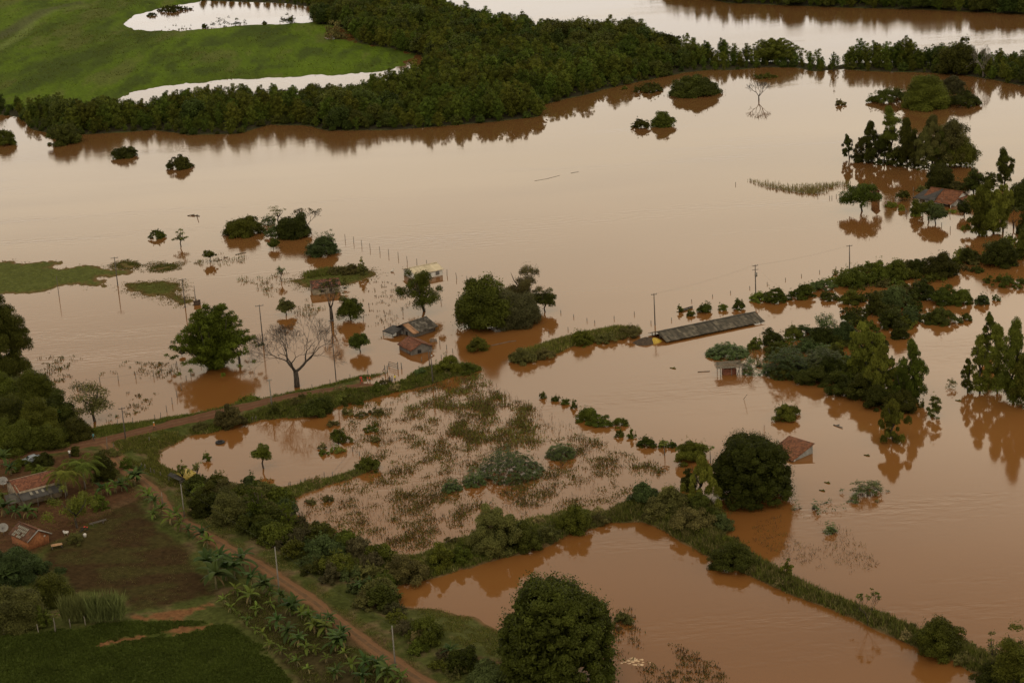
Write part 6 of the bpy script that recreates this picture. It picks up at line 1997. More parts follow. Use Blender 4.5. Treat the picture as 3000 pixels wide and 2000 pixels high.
fence('posts below the withered reed strip', [(2000 + x / 2.351, y / 2.351) for x, y in [(1012, 1368), (1028, 1366), (1058, 1355), (1090, 1395), (930, 1355), (645, 1312), (365, 1273), (828, 1340)]], 8)
# crossed sticks and the gate
def sticks(name, label, cat, segs, mat=None, r=.05):
    p0 = place(*segs[0][0][:2], land=False)
    m = MB()
    for a, b_ in segs:
        A, B = ground_point(a[0], a[1], a[2]) - p0, ground_point(b_[0], b_[1], b_[2]) - p0
        m.tube([A, B], [r, r * .8], 5)
    return tag(m.obj(name, [mat or WOOD], None, p0), label, cat)
g = fence('timber gate standing open in the water at the end of the road', [za(1645, 260, ) + (26,), za(1665, 240) + (20,), za(1815, 195) + (21,), za(1690, 155) + (10,), za(1868, 185) + (17,)], 17, r=.13)
g.name = 'gate'
g['category'] = 'gate'
p0 = place(*za(1815, 195), land=False)
p1 = place(*za(1690, 158), land=False)
for zz in (.3, .75, 1.2):
    m = MB()
    a, b_ = p0 - np.array(g.location), p1 - np.array(g.location)
    m.beam((a[0], a[1], a[2] + zz), (b_[0], b_[1], b_[2] + zz), .05, .12)
    m.obj('rail', [WOOD], g)
p = place(*za(1605, 218))
sticks('fence_brace', 'slanting brace leaning on the gate post', 'brace', [(za(1605, 218) + (0,), za(1640, 160) + (1.2,))], r=.08)
sticks('bamboo_stick', 'bent bamboo stick poking out of the water in front of the brick shack', 'stick', [((2179, 1168, 0), (2189, 1155, 2.2))], r=.05)
sticks('bamboo_stick', 'thin upright stick in the water above the mango tree', 'stick', [((2239, 1245, 0), (2238.5, 1245, 3.3))], r=.05)
sticks('cross_post', 'cross shaped post in the flooded meadow at left', 'post', [((227, 1133, 0), (226, 1133, 2.0)), ((215, 1131, 1.0), (248, 1130, 1.0))], r=.07)
sticks('driftwood', 'long floating branch in the water in front of the tall leafy cluster', 'driftwood', [((1440, 1012, .05), (1490, 1001, .05)), ((1488, 1001, .05), (1512, 998, .05))], r=.10)
sticks('driftwood', 'floating branches beside the small round headed tree', 'driftwood', [((632, 766, .05), (650, 761, .05)), ((655, 756, .05), (668, 753, .05)), ((690, 746, .05), (720, 740, .05))], r=.14)
sticks('driftwood', 'floating dead branch in open water left of the mid flood bushes', 'driftwood', [((549, 632, .05), (570, 628, .4)), ((560, 630, .1), (585, 633, .1)), ((576, 630, .1), (580, 630, 1.2))], r=.14)
sticks('driftwood', 'thin line of floating sticks in the middle of the wide water', 'driftwood', [((1566, 530, .03), (1602, 524, .03)), ((1602, 524, .03), (1640, 514, .03)), ((1672, 507, .06), (1695, 503, .06))], r=.05)
sticks('driftwood', 'floating pole left of the brick shack', 'driftwood', [((2044, 1089, .05), (2080, 1087, .05))], r=.10)
sticks('driftwood', 'dark floating branch right of the round bright topped bush', 'driftwood', [((2442, 1244, .05), (2468, 1252, .15)), ((2450, 1246, .05), (2460, 1243, .2))], r=.13)
for px, py, lb in [(2808, 1172, 'small dark branch floating right of the slim sapling'), (1972, 1077, 'little dark clump floating below the barn'), (2424, 1412, 'small green clump floating right of the mango tree'), (2409, 1435, 'tiny clump floating above the castor tops'), (2540, 1990 - 658, 'small green clump near the pointed tree')]:
    sticks('driftwood', lb, 'driftwood', [((px - 9, py, .03), (px + 8, py + 2, .1)), ((px - 3, py + 2, .03), (px + 5, py - 2, .25))], FOL['md'], r=.12)
# long thin sticks drifting in the drowned weeds: countable, but told apart only as a scatter
rng = np.random.default_rng(77)

# ------------------------------------------------------------------ people
SKIN = noisy('skin', (.22, .11, .07), (.30, .16, .10), 4, .6)
HAIR = noisy('dark_hair', (.012, .009, .007), (.03, .022, .016), 6, .7)
def cloth(name, c):
    return noisy('cloth_' + name, tuple(v * .8 for v in c), c, 5, .85)
CL = {k: cloth(k, c) for k, c in {'red': (.50, .055, .035), 'black': (.025, .025, .028), 'yellow': (.62, .48, .03), 'orange': (.50, .16, .03), 'blue': (.12, .20, .34), 'white': (.62, .60, .56), 'jeans': (.06, .09, .15), 'dark': (.035, .033, .034), 'brown': (.10, .065, .04), 'pink': (.55, .16, .18), 'grey': (.22, .22, .22), 'teal': (.08, .20, .20)}.items()}
def body_mesh(step, armL, armR):
    """one continuous skinned figure 1.72 m tall; step = stride, arm = swing angles"""
    J = {}
    def v(n, x, y, z, r): J[n] = (len(J), (x, y, z), r)
    v('pel', 0, 0, .92, .125); v('wai', 0, 0, 1.08, .115); v('che', 0, .01, 1.28, .135); v('nec', 0, .0, 1.47, .055); v('hd0', 0, .015, 1.56, .082); v('hd1', 0, .02, 1.66, .088)
    for s_, nm, st, am in ((-1, 'L', step, armL), (1, 'R', -step, armR)):
        v('hip' + nm, s_ * .09, 0, .86, .095)
        v('kne' + nm, s_ * .10, st * .32 + .03, .48, .062)
        v('ank' + nm, s_ * .10, st * .55 - (.06 if st < 0 else 0), .09, .042)
        v('toe' + nm, s_ * .11, st * .55 + .13, .035, .034)
        v('sho' + nm, s_ * .18, 0, 1.40, .062)
        v('elb' + nm, s_ * .24, math.sin(am) * .27, 1.40 - math.cos(am) * .27, .044)
        v('wri' + nm, s_ * .25, math.sin(am * 1.6) * .5, 1.40 - math.cos(am * 1.3) * .49, .030)
        v('han' + nm, s_ * .25, math.sin(am * 1.7) * .60, 1.40 - math.cos(am * 1.3) * .60, .034)
    E = [('pel', 'wai'), ('wai', 'che'), ('che', 'nec'), ('nec', 'hd0'), ('hd0', 'hd1')]
    for nm in 'LR':
        E += [('pel', 'hip' + nm), ('hip' + nm, 'kne' + nm), ('kne' + nm, 'ank' + nm), ('ank' + nm, 'toe' + nm), ('che', 'sho' + nm), ('sho' + nm, 'elb' + nm), ('elb' + nm, 'wri' + nm), ('wri' + nm, 'han' + nm)]
    me = bpy.data.meshes.new('skeleton')
    me.from_pydata([j[1] for j in J.values()], [(J[a][0], J[b_][0]) for a, b_ in E], [])
    o = bpy.data.objects.new('skeleton', me)
    COL.objects.link(o)
    sk = o.modifiers.new('skin', 'SKIN')
    for j in J.values():
        d = me.skin_vertices[0].data[j[0]]
        d.radius = (j[2], j[2])
        d.use_root = j[0] == 0
    ss = o.modifiers.new('sub', 'SUBSURF')
    ss.levels = ss.render_levels = 1
    dg = bpy.context.evaluated_depsgraph_get()
    out_ = bpy.data.meshes.new_from_object(o.evaluated_get(dg))
    bpy.data.objects.remove(o)
    return out_
POSES = [body_mesh(0.10, .1, -.1), body_mesh(.55, -.5, .5), body_mesh(-.45, .5, -.35), body_mesh(.02, .9, .15)]
def person(px, py, hpx, pose, shirt, legs, label, face=0.0, sleeves='short', hat=None, skinlegs=False, group=None):
    p = place(px, py)
    if p[2] < .05:
        p[2] = -.28                                              # wading
    s, dp = mpp(p)
    me = POSES[pose].copy()
    me.name = 'person'
    for m_ in (CL[shirt], CL[legs], SKIN, CL['dark']):
        me.materials.append(m_)
    for f in me.polygons:
        c = f.center
        i = 0
        if c.z > 1.47: i = 2
        elif c.z < .07: i = 3
        elif abs(c.x) > .215 and c.z < (1.22 if sleeves == 'short' else .93): i = 2
        elif c.z < .93 and abs(c.x) < .2: i = 1 if not (skinlegs and c.z < .5) else 2
        f.material_index = i
        f.use_smooth = True
    o = bpy.data.objects.new('person', me)
    COL.objects.link(o)
    o.location = [float(q) for q in p]
    o.rotation_euler = (0, 0, face)
    k = hpx * s / math.cos(dp) / 1.74 if hpx else 1.0
    k = min(max(k, .85), 1.12)
    o.scale = (k, k, k)
    tag(o, label, 'person', group)
    m = MB()                                                     # hair cap, or a brimmed hat
    m.tube([(0, .005, 1.60), (0, .0, 1.69), (0, .01, 1.75), (0, .012, 1.775)], [.098, .104, .078, .02], 9)
    m.obj('hair' if not hat else 'cap', [HAIR if not hat else CL[hat]], o)
    if hat:
        m = MB()
        m.tube([(0, .03, 1.685), (0, .03, 1.70)], [.16, .15], 10)
        m.obj('brim', [CL[hat]], o)
    m = MB()                                                     # nose, eyes, mouth line
    m.tube([(0, .095, 1.655), (0, .125, 1.62), (0, .10, 1.605)], [.012, .018, .008], 5)
    m.obj('nose', [SKIN], o)
    m = MB()
    for x in (-.035, .035):
        m.tube([(x, .085, 1.66), (x, .104, 1.66)], [.014, .010], 6)
    m.obj('eyes', [HAIR], o)
    return o
person(1060, 1123, 24, 1, 'red', 'red', 'person in red walking at the flooded end of the road', -1.2)
person(1056, 1121, 22, 0, 'red', 'dark', 'person in a red top just behind the one dressed all in red', -1.4)
person(1077, 1117, 20, 0, 'red', 'white', 'person in red top and white trousers at the edge of the water', 2.0)
person(1084, 1117, 20, 3, 'orange', 'dark', 'person in orange top right of the one in white trousers', 2.2)
person(1142, 1117, 20, 0, 'black', 'jeans', 'person dressed in black, left of the three wading together', .4)
person(1149, 1117, 20, 0, 'grey', 'jeans', 'person in grey, middle of the three wading together', .2)
person(1157.5, 1115, 22, 3, 'yellow', 'dark', 'person in a bright yellow shirt wading at the right', -.2)
person(453, 1260, 24, 1, 'orange', 'brown', 'person in an orange shirt and white cap walking along the road', 1.2, hat='white')
person(275, 1291, 24, 2, 'teal', 'dark', 'person in dark clothes walking on the road below the grove', 1.0)
person(37, 1327, 25, 0, 'blue', 'jeans', 'person in light blue standing at the roadside on the far left', -.6, 'long')
person(9, 1333, 23, 3, 'teal', 'pink', 'person in a teal shirt holding something pink at the left edge', .3, hat='white')
person(205, 1340, 26, 0, 'white', 'dark', 'person in a white shirt standing beside the road near the palms', .2)

# ------------------------------------------------------------------ car
def car(px, py, rz, label):
    p = place(px, py)
    e = thing('parked_car', p, rz, label, 'car')
    PAINT = noisy('silver_paint', (.18, .20, .21), (.22, .24, .25), 2, .35, spec=.6)
    GL = noisy('car_glass', (.015, .018, .02), (.03, .035, .04), 2, .08, spec=.8)
    RUB = noisy('tyre_rubber', (.012, .012, .012), (.025, .025, .024), 5, .9)
    prof = [(-2.0, .35), (-2.05, .62), (-1.95, .88), (-1.2, .98), (-.55, 1.38), (.75, 1.42), (1.55, 1.05), (1.98, .92), (2.02, .5), (1.95, .35)]
    def wdt(z): return .84 - max(0, z - .9) * .34
    m = MB()
    n = len(prof)
    L_ = [(x, -wdt(z), z) for x, z in prof]
    R_ = [(x, wdt(z), z) for x, z in prof]
    m.add(L_ + R_, [tuple(range(n - 1, -1, -1)), tuple(range(n, 2 * n))] + [(i, (i + 1) % n, (i + 1) % n + n, i + n) for i in range(n)])
    b_ = m.obj('body', [PAINT], e)
    bv = b_.modifiers.new('bevel', 'BEVEL')
    bv.width, bv.segments = .06, 2
    def pane(pts, nm):
        m = MB()
        q = [Vector(t_) for t_ in pts]
        nr = (q[1] - q[0]).cross(q[2] - q[0]).normalized() * .012
        m.add([a + nr for a in q] + [a - nr for a in q], [(0, 1, 2, 3), (7, 6, 5, 4), (0, 4, 5, 1), (1, 5, 6, 2), (2, 6, 7, 3), (3, 7, 4, 0)])
        m.obj(nm, [GL], e)
    pane([(-1.14, -.70, 1.02), (-1.14, .70, 1.02), (-.60, .58, 1.35), (-.60, -.58, 1.35)], 'windscreen')
    pane([(.82, -.58, 1.40), (.82, .58, 1.40), (1.48, .70, 1.08), (1.48, -.70, 1.08)], 'rear_window')
    for s_ in (-1, 1):
        pane([(-1.0, s_ * .82, 1.0), (1.3, s_ * .82, 1.0), (.7, s_ * .69, 1.35), (-.5, s_ * .69, 1.34)], 'side_window')
        for x in (-1.25, 1.25):
            m = MB()
            m.tube([(x, s_ * .68, .31), (x, s_ * .88, .31)], .31, 14)
            w_ = m.obj('wheel', [RUB], e)
            m = MB()
            m.tube([(x, s_ * .86, .31), (x, s_ * .90, .31)], .18, 10)
            m.obj('rim', [CONC], w_)
    for y in (-.62, .62):
        m = MB()
        m.box((-2.07, y - .16, .64), (-1.97, y + .16, .80))
        m.obj('headlight', [W_WHITE], e)
    return e
car(95, 1352, .62, 'silver grey car parked at the roadside behind bushes')

# ------------------------------------------------------------------ boat, mound, dishes and yard things
p = place(2009, 908, land=False)
e = thing('canoe', p, .62, 'wooden canoe tied beside a bush behind the barn', 'boat')
m = MB()
n = 12
out_r, in_r = [], []
for i in range(n + 1):
    u = -1 + 2 * i / n
    hw = .48 * (1 - abs(u) ** 2.6) + .03
    x = u * 2.3
    sh = .38 + .20 * u * u
    out_r.append([(x, -hw, sh), (x, -hw * .8, .05), (x, 0, -.12), (x, hw * .8, .05), (x, hw, sh)])
    in_r.append([(x, -hw + .05, sh), (x, -hw * .72, .12), (x, 0, .02), (x, hw * .72, .12), (x, hw - .05, sh)])
V, F = [], []
for rows in (out_r, in_r):
    for r_ in rows: V += r_
N1 = (n + 1) * 5
for b0, fl in ((0, False), (N1, True)):
    for i in range(n):
        for k in range(4):
            f = (b0 + i * 5 + k, b0 + i * 5 + k + 1, b0 + (i + 1) * 5 + k + 1, b0 + (i + 1) * 5 + k)
            F.append(tuple(reversed(f)) if fl else f)
for i in range(n):
    for k in (0, 4):
        F.append((i * 5 + k, (i + 1) * 5 + k, N1 + (i + 1) * 5 + k, N1 + i * 5 + k))
for i in (0, n):
    for k in range(4):
        F.append((i * 5 + k, i * 5 + k + 1, N1 + i * 5 + k + 1, N1 + i * 5 + k))
m.add(V, F)
m.obj('hull', [WOOD], e)
for x in (-1.1, .2, 1.2):
    m = MB()
    m.box((x - .12, -.42, .33), (x + .12, .42, .37))
    m.obj('thwart', [WOOD], e)
# mound with a yellow tarp
def blob(name, cpx, wx, wy, h, mat, label, cat, rz=0, a0=0, a1=6.2832, k0=0.0, lift=0, jag=.12, parent=None):
    p = place(*cpx, land=False)
    rg = seed(*cpx)
    m = MB()
    na, nr = 40, 12
    V, F = [], []
    for j in range(nr + 1):
        for i in range(na + 1):
            a = a0 + (a1 - a0) * i / na
            r_ = k0 + (1 - k0) * j / nr
            nz_ = 1 + jag * (math.sin(a * 3.1 + 1) * .5 + math.sin(a * 7.3) * .3)
            z = h * (1 - r_ ** 1.35) * (1 + rg.normal(0, .02)) - .12 + lift
            V.append((math.cos(a) * wx * r_ * nz_, math.sin(a) * wy * r_ * nz_, z))
    for j in range(nr):
        for i in range(na):
            q = j * (na + 1) + i
            F.append((q, q + na + 1, q + na + 2, q + 1))
    m.add(V, F)
    o = m.obj(name, [mat], parent, p, rz, smooth=True)
    return tag(o, label, cat)
blob('manure_heap', (1893, 1002), 3.4, 2.6, 1.35, noisy('dark_compost', (.030, .020, .012), (.075, .050, .030), 2.5, .95, bump=.8), 'dark heap of earth rising from the water at the barn end', 'heap', .3)
blob('yellow_tarp', (1918, 1001), 1.7, 1.6, 1.15, noisy('bright_yellow_tarpaulin', (.28, .175, .015), (.44, .29, .03), 1.8, .5, bump=.5), 'crumpled yellow tarpaulin draped on the heap at the barn end', 'tarpaulin', .2, jag=.22)
blob('floating_tub', (1460, 970), 1.5, 1.0, .25, WOOD, 'dark tub in the water at the foot of the big cluster', 'tub')
def frame(name, label, cat, cpx, w_, d_, h_, mat, rz):
    p = place(*cpx, land=False)
    e = thing(name, p, rz, label, cat)
    for zz in (h_ * .35, h_):
        for a, b_ in (((-w_, -d_), (w_, -d_)), ((w_, -d_), (w_, d_)), ((w_, d_), (-w_, d_)), ((-w_, d_), (-w_, -d_))):
            m = MB()
            m.beam((*a, zz), (*b_, zz), .06, .12)
            m.obj('rail', [mat], e)
    for x in (-w_, w_):
        for y in (-d_, d_):
            m = MB()
            m.tube([(x, y, -1), (x, y, h_ + .1)], .07, 6)
            m.obj('post', [mat], e)
    return e
frame('cattle_pen', 'small wooden rail pen in the water at the foot of the big cluster', 'pen', (1461, 967), 1.3, 1.0, .5, W_GREY, .35)
frame('loading_pen', 'remains of a timber pen at the left foot of the big cluster', 'pen', (1352, 938), .7, .9, 1.0, WOOD, .2)
frame('rail_frame', 'low wooden frame in the water right of the plank house', 'frame', (1270, 1000), .7, .4, .5, WOOD, .1)
frame('pole_fence', 'rough pole fence beside the lean-to of the long house', 'fence', (126, 1482), 2.4, .6, .9, WOOD, .3)
m = MB()
p = place(578, 893, land=False)
m.box((-.9, -.3, -.6), (.9, .3, 1.1)).box((.3, -.32, 1.1), (.9, .32, 1.3)).box((-1.0, -.36, .95), (.28, .36, 1.12))
tag(m.obj('wooden_box', [noisy('dark_wood', (.03, .018, .012), (.075, .045, .03), 4)], None, p, .15), 'dark wooden box standing in the water beside the short post', 'box')
m = MB()
p = place(533, 1042, land=False)
m.tube([(0, 0, -.6), (0, 0, .5)], .06, 6).tube([(0, 0, .45), (.05, 0, .75), (.1, 0, 1.15), (.1, 0, 1.35)], [.3, .85, .75, .2], 10)
tag(m.obj('nest_post', [noisy('dark_twigs', (.02, .014, .01), (.05, .036, .024), 6)], None, p), 'dark round bundle on a short post left of the bamboo clump', 'bundle')
m = MB()
p = place(645, 1297, land=False)
mj, mn = .75, .26
V, F = [], []
for i in range(20):
    for k in range(8):
        a, b_ = i / 20 * 6.2832, k / 8 * 6.2832
        V.append(((mj + mn * math.cos(b_)) * math.cos(a), (mj + mn * math.cos(b_)) * math.sin(a), mn * math.sin(b_) + .16))
        F.append((i * 8 + k, ((i + 1) % 20) * 8 + k, ((i + 1) % 20) * 8 + (k + 1) % 8, i * 8 + (k + 1) % 8))
m.add(V, F)
tag(m.obj('old_inner_tube', [noisy('old_rubber', (.012, .011, .010), (.03, .028, .026), 5, .8)], None, p, smooth=True), 'black tyre floating in the brown pond', 'tyre')
DISH = noisy('mesh_dish', (.16, .15, .13), (.24, .22, .19), 3, .6)
def dish(px, py, hpx, r_, label):
    p = place(px, py)
    e = thing('satellite_dish', p, .5, label, 'satellite dish')
    m = MB()
    m.tube([(0, 0, -.2), (0, 0, 1.3)], .05, 6)
    m.obj('mast', [CONC], e)
    m = MB()
    V, F = [], []
    na, nr = 24, 6
    for j in range(nr + 1):
        for i in range(na):
            a, q = i / na * 6.2832, j / nr
            V.append((math.cos(a) * r_ * q, math.sin(a) * r_ * q, .35 * r_ * q * q))
    for j in range(nr):
        for i in range(na):
            F.append((j * na + i, j * na + (i + 1) % na, (j + 1) * na + (i + 1) % na, (j + 1) * na + i))
    n0 = len(V)
    V += [(x, y, z - .02) for x, y, z in V]
    F += [tuple(q + n0 for q in reversed(f)) for f in F[:]]
    m.add(V, F)
    d = m.obj('reflector', [DISH], e, (0, 0, 1.3))
    d.rotation_euler = (R(38), R(-8), 0)
    m = MB()
    for i in range(12):
        a = i / 12 * 6.2832
        m.tube([(0, 0, .02), (math.cos(a) * r_ * .5, math.sin(a) * r_ * .5, .03 + .0875 * r_), (math.cos(a) * r_, math.sin(a) * r_, .37 * r_)], .02, 4)
    for a in (0, 2.1, 4.2):
        m.tube([(math.cos(a) * r_ * .9, math.sin(a) * r_ * .9, .3 * r_), (0, 0, r_ * .85)], .015, 4)
    m.tube([(0, 0, r_ * .78), (0, 0, r_ * .92)], .06, 6)
    f = m.obj('ribs', [W_GREY], e, (0, 0, 1.3))
    f.rotation_euler = d.rotation_euler
dish(11, 1428, 30, .95, 'large mesh satellite dish beside the long house')
dish(12, 1567, 30, .95, 'large mesh satellite dish behind the brick hut')
# bench, table, basin, bucket, motorcycle
p = place(287, 1536)
e = thing('bench', p, .5, 'rough timber bench on the bare earth right of the motorcycle', 'bench')
for y in (-.22, .22):
    m = MB(); m.beam((-1.6, y, .5), (1.7, y + .1, .55), .10, .12); m.obj('rail', [WOOD], e)
for x in (-1.1, 1.1):
    for y in (-.22, .22):
        m = MB(); m.beam((x - .25 * np.sign(x), y, -.1), (x, y, .5), .09); m.obj('leg', [WOOD], e)
p = place(167, 1604)
e = thing('wooden_table', p, .35, 'low pale wooden table in front of the brick hut', 'table')
m = MB(); m.box((-1.0, -.5, .62), (1.0, .5, .70)).box((-.9, -.2, .70), (.4, .3, .80)); m.obj('table_top', [noisy('pale_boards', (.24, .13, .06), (.42, .25, .13), 3)], e)
for x in (-.85, .85):
    for y in (-.4, .4):
        m = MB(); m.beam((x, y, -.1), (x, y, .62), .08); m.obj('leg', [WOOD], e)
m = MB()
p = place(194, 1565)
m.tube([(0, 0, .35), (0, 0, .36), (0, 0, .62), (0, 0, .60), (0, 0, .45)], [.28, .42, .52, .47, .05], 14)
for x, y in ((-.3, -.2), (.3, -.2), (0, .3)):
    m.beam((x, y, -.05), (x, y, .4), .05)
tag(m.obj('wash_basin', [W_WHITE], None, p), 'white wash basin on a stand in the farmyard', 'basin')
m = MB()
p = place(187, 1560)
m.tube([(0, 0, 0), (0, 0, .35), (0, 0, .33), (0, 0, .08)], [.14, .19, .165, .12], 12)
tag(m.obj('bucket', [W_WHITE], None, p), 'small white bucket left of the wash basin', 'bucket')
p = place(249, 1573)
m = MB()
m.tube([(0, 0, 0), (0, 0, .45), (0, 0, .62), (0, 0, .72)], [.26, .32, .3, .12], 12)
tag(m.obj('white_drum', [W_WHITE], None, p), 'round white drum beside the motorcycle', 'drum')
p = place(247, 1556)
e = thing('motorcycle', p, .7, 'red and black motorcycle parked under the farmyard tree', 'motorcycle')
RUB = noisy('rubber', (.012, .012, .012), (.025, .025, .024), 5, .9)
for x in (-.65, .65):
    m = MB()
    V, F = [], []
    for i in range(18):
        for k in range(6):
            a, b_ = i / 18 * 6.2832, k / 6 * 6.2832
            V.append((x + (.25 + .06 * math.cos(b_)) * math.cos(a), .06 * math.sin(b_), .31 + (.25 + .06 * math.cos(b_)) * math.sin(a)))
            F.append((i * 6 + k, ((i + 1) % 18) * 6 + k, ((i + 1) % 18) * 6 + (k + 1) % 6, i * 6 + (k + 1) % 6))
    m.add(V, F)
    m.tube([(x, -.05, .31), (x, .05, .31)], .07, 8)
    m.obj('wheel', [RUB], e)
m = MB(); m.tube([(-.65, 0, .31), (-.2, 0, .4), (.1, 0, .62), (.42, 0, .85), (.65, 0, .31)], [.05, .13, .10, .05, .04], 8); m.obj('frame', [RUB], e)
m = MB(); m.tube([(.38, 0, .84), (.15, 0, .86), (-.08, 0, .78)], [.08, .15, .08], 8); m.obj('tank', [CL['red']], e)
m = MB(); m.tube([(-.05, 0, .80), (-.35, 0, .78), (-.7, 0, .86)], [.09, .12, .07], 8); m.obj('seat', [RUB], e)
m = MB(); m.tube([(.45, -.35, 1.02), (.45, 0, .95), (.45, .35, 1.02)], .025, 6); m.obj('handlebar', [RUB], e)
m = MB(); m.tube([(.7, 0, .62), (.5, 0, .66)], [.14, .10], 8); m.obj('mudguard', [CL['red']], e)
# bird floating near white house
m = MB()
p = place(1149, 796, land=False)
m.tube([(-.5, 0, .05), (-.2, 0, .25), (.3, 0, .3), (.5, 0, .35)], [.05, .26, .22, .05], 8)
m.tube([(.35, 0, .35), (.5, 0, .7), (.62, 0, .95), (.85, 0, .92)], [.10, .07, .09, .02], 6)
tag(m.obj('white_bird', [W_WHITE], None, p, .4), 'white bird on the water left of the white house', 'bird')

# ------------------------------------------------------------------ ground cover that nobody could count
rng = np.random.default_rng(88)
def patchy(poly, n, sx, sy, thr, sd, soft=.08, wet=None):
    P = scatter(poly, n, rng)
    f = fbm(P[:, 0] * sx, P[:, 1] * sy, sd, 4)
    P = P[rng.random(len(P)) < np.clip((f - thr) / soft, 0, 1)]
    if wet is not None:
        hz = heights(P)
        P = P[(hz > .02) if wet is False else (hz < .02)]
    return P
CORN = [(1010, 1196), (1110, 1165), (1250, 1136), (1400, 1092), (1470, 1140), (1560, 1190), (1660, 1240), (1760, 1300), (1950, 1375), (1930, 1400), (1850, 1440), (1770, 1490), (1640, 1496), (1560, 1508), (1390, 1555), (1250, 1608), (1140, 1626), (1000, 1575), (890, 1520), (870, 1480), (950, 1440), (1060, 1390), (1085, 1355), (1030, 1300), (1020, 1250)]
# dead stalks and leafy heads of the drowned corn
P = patchy(CORN, 4200, .16, .10, .40, 5, .22, True)
grass_stuff('drowned_corn_stalks', P, [FOL['stalk']], rng, .4, 1.4, 2, .06, .22, .35)
P1 = patchy(CORN, 11500, .34, .20, .56, 15, .14, True)
tn = np.clip(.35 + rng.normal(0, .15, len(P1)), 0, 1)
grass_stuff('corn_weeds', P1, [FOL['gr'], FOL['ol'], FOL['stalk']], rng, .35, 1.0, 8, .13, .75, 1.5, tn, rng.choice([0, 0, 1, 2], len(P1)))
P1 = patchy([(1000, 1196), (1250, 1140), (1400, 1085), (1480, 1150), (1560, 1220), (1600, 1300), (1400, 1330), (1300, 1240)], 3600, .33, .22, .50, 29, .25, True)
grass_stuff('corn_weeds', P1, [FOL['gr'], FOL['md'], FOL['stalk']], rng, .5, 1.2, 8, .13, .7, 1.1, None, rng.choice([0, 1, 2], len(P1)))
P1 = patchy(CORN, 15000, .40, .24, .54, 33, .14, True)
grass_stuff('corn_weeds', P1, [FOL['ol'], FOL['gr'], FOL['stalk']], rng, .12, .5, 6, .15, .5, 1.8, None, rng.choice([0, 0, 1, 2], len(P1)))
# weeds drowned right of the diagonal bank
WEED = [(2200, 1530), (2330, 1500), (2470, 1540), (2560, 1620), (2600, 1720), (2560, 1770), (2430, 1720), (2330, 1660), (2220, 1600)]
P = patchy(WEED, 1000, .10, .08, .42, 35, .12, True)
grass_stuff('drowned_weeds', P, [FOL['stalk'], FOL['gr']], rng, .25, .95, 3, .06, .3, 1.6, None, rng.choice([0, 0, 1], len(P)))
P = patchy([(1780, 1790), (1850, 1780), (1990, 1890), (2120, 1960), (2140, 2010), (1790, 2010), (1800, 1900)], 420, .15, .12, .42, 36, .1, True)
grass_stuff('drowned_weeds', P, [FOL['stalk'], FOL['ol']], rng, .25, .8, 8, .14, .35, 1.3, None, rng.choice([0, 1, 1], len(P)))
# weeds in the flooded meadow at left and between the islets
P = patchy([(80, 1050), (250, 1040), (420, 1060), (560, 1060), (560, 1200), (400, 1230), (290, 1235), (170, 1130)], 700, .12, .09, .47, 37, .1, True)
grass_stuff('meadow_weeds', P, [FOL['md'], FOL['stalk']], rng, .2, .8, 7, .16, .35, 1.2, None, rng.choice([0, 0, 1], len(P)))
P = patchy([(560, 735), (700, 740), (840, 800), (830, 840), (900, 870), (1000, 930), (900, 950), (760, 850), (640, 800), (560, 770)], 420, .12, .09, .50, 38, .1, True)
grass_stuff('meadow_weeds', P, [FOL['ol'], FOL['stalk']], rng, .3, 1.2, 6, .14, .4, .9, None, rng.choice([0, 1], len(P)))
P = patchy([(1000, 820), (1200, 830), (1200, 960), (1100, 1000), (1010, 950)], 160, .12, .09, .5, 39, .1, True)
grass_stuff('meadow_weeds', P, [FOL['ol'], FOL['stalk']], rng, .3, .9, 5, .14, .3, .9, None, rng.choice([0, 1], len(P)))
# withered reeds
RD = [(2190, 528), (2240, 533), (2320, 545), (2400, 540), (2490, 536), (2486, 550), (2440, 564), (2370, 570), (2300, 560), (2230, 546)]
P = patchy(RD, 2600, .05, .05, .30, 40, .2)
grass_stuff('withered_reeds', P, [FOL['dry']], rng, .7, 1.6, 2, .13, .25, .3)
# scrub water plants among the right hand bushes
P = patchy([(2380, 850), (2540, 830), (2700, 900), (2680, 1000), (2540, 1000), (2440, 960), (2340, 1000), (2280, 960)], 900, .08, .06, .50, 41, .1, True)
grass_stuff('water_plants', P, [FOL['ol'], FOL['bl'], FOL['stalk']], rng, .4, 1.3, 9, .2, .45, .9, None, rng.choice([0, 1, 2], len(P)))
P = patchy([(2150, 1040), (2260, 1010), (2330, 1060), (2250, 1090)], 180, .2, .2, .4, 42, .1, True)
grass_stuff('water_plants', P, [FOL['bl'], FOL['stalk']], rng, .4, 1.1, 6, .15, .4, .9, None, rng.choice([0, 1], len(P)))
# grass on the banks
def bank(name, poly, n, hl, hh, mats, w_=None, blades=8, wd=.12, thr=.0, sp=.3):
    P = scatter(poly, n, rng)
    hz = heights(P)
    P = P[hz > .01]
    for k in ('road', 'path'):
        P = P[seg_dist(P, ROADW[k][0], False) > ROADW[k][1] * .5 + .15]
    if thr:
        P = P[fbm(P[:, 0] * .25, P[:, 1] * .2, 61, 3) > thr]
    grass_stuff(name, P, mats, rng, hl, hh, blades, wd, sp, .7, None, rng.choice(len(mats), len(P), p=w_))
GM = [FOL['gr'], FOL['ol'], FOL['dry'], FOL['md']]
bank('bank_grass', LAND_BANK, 6500, .6, 1.5, GM, (.45, .25, .2, .1), 8, .12)
bank('levee_grass', LAND_LEVEE, 1800, .5, 1.3, GM, (.5, .3, .1, .1), 8, .14)
SPIT = [(560, 1265), (700, 1230), (780, 1205), (900, 1165), (1000, 1140), (1085, 1130), (1160, 1120), (1240, 1075), (1400, 1066), (1410, 1085), (1250, 1130), (1085, 1174), (1000, 1192), (900, 1222), (700, 1248), (560, 1285)]
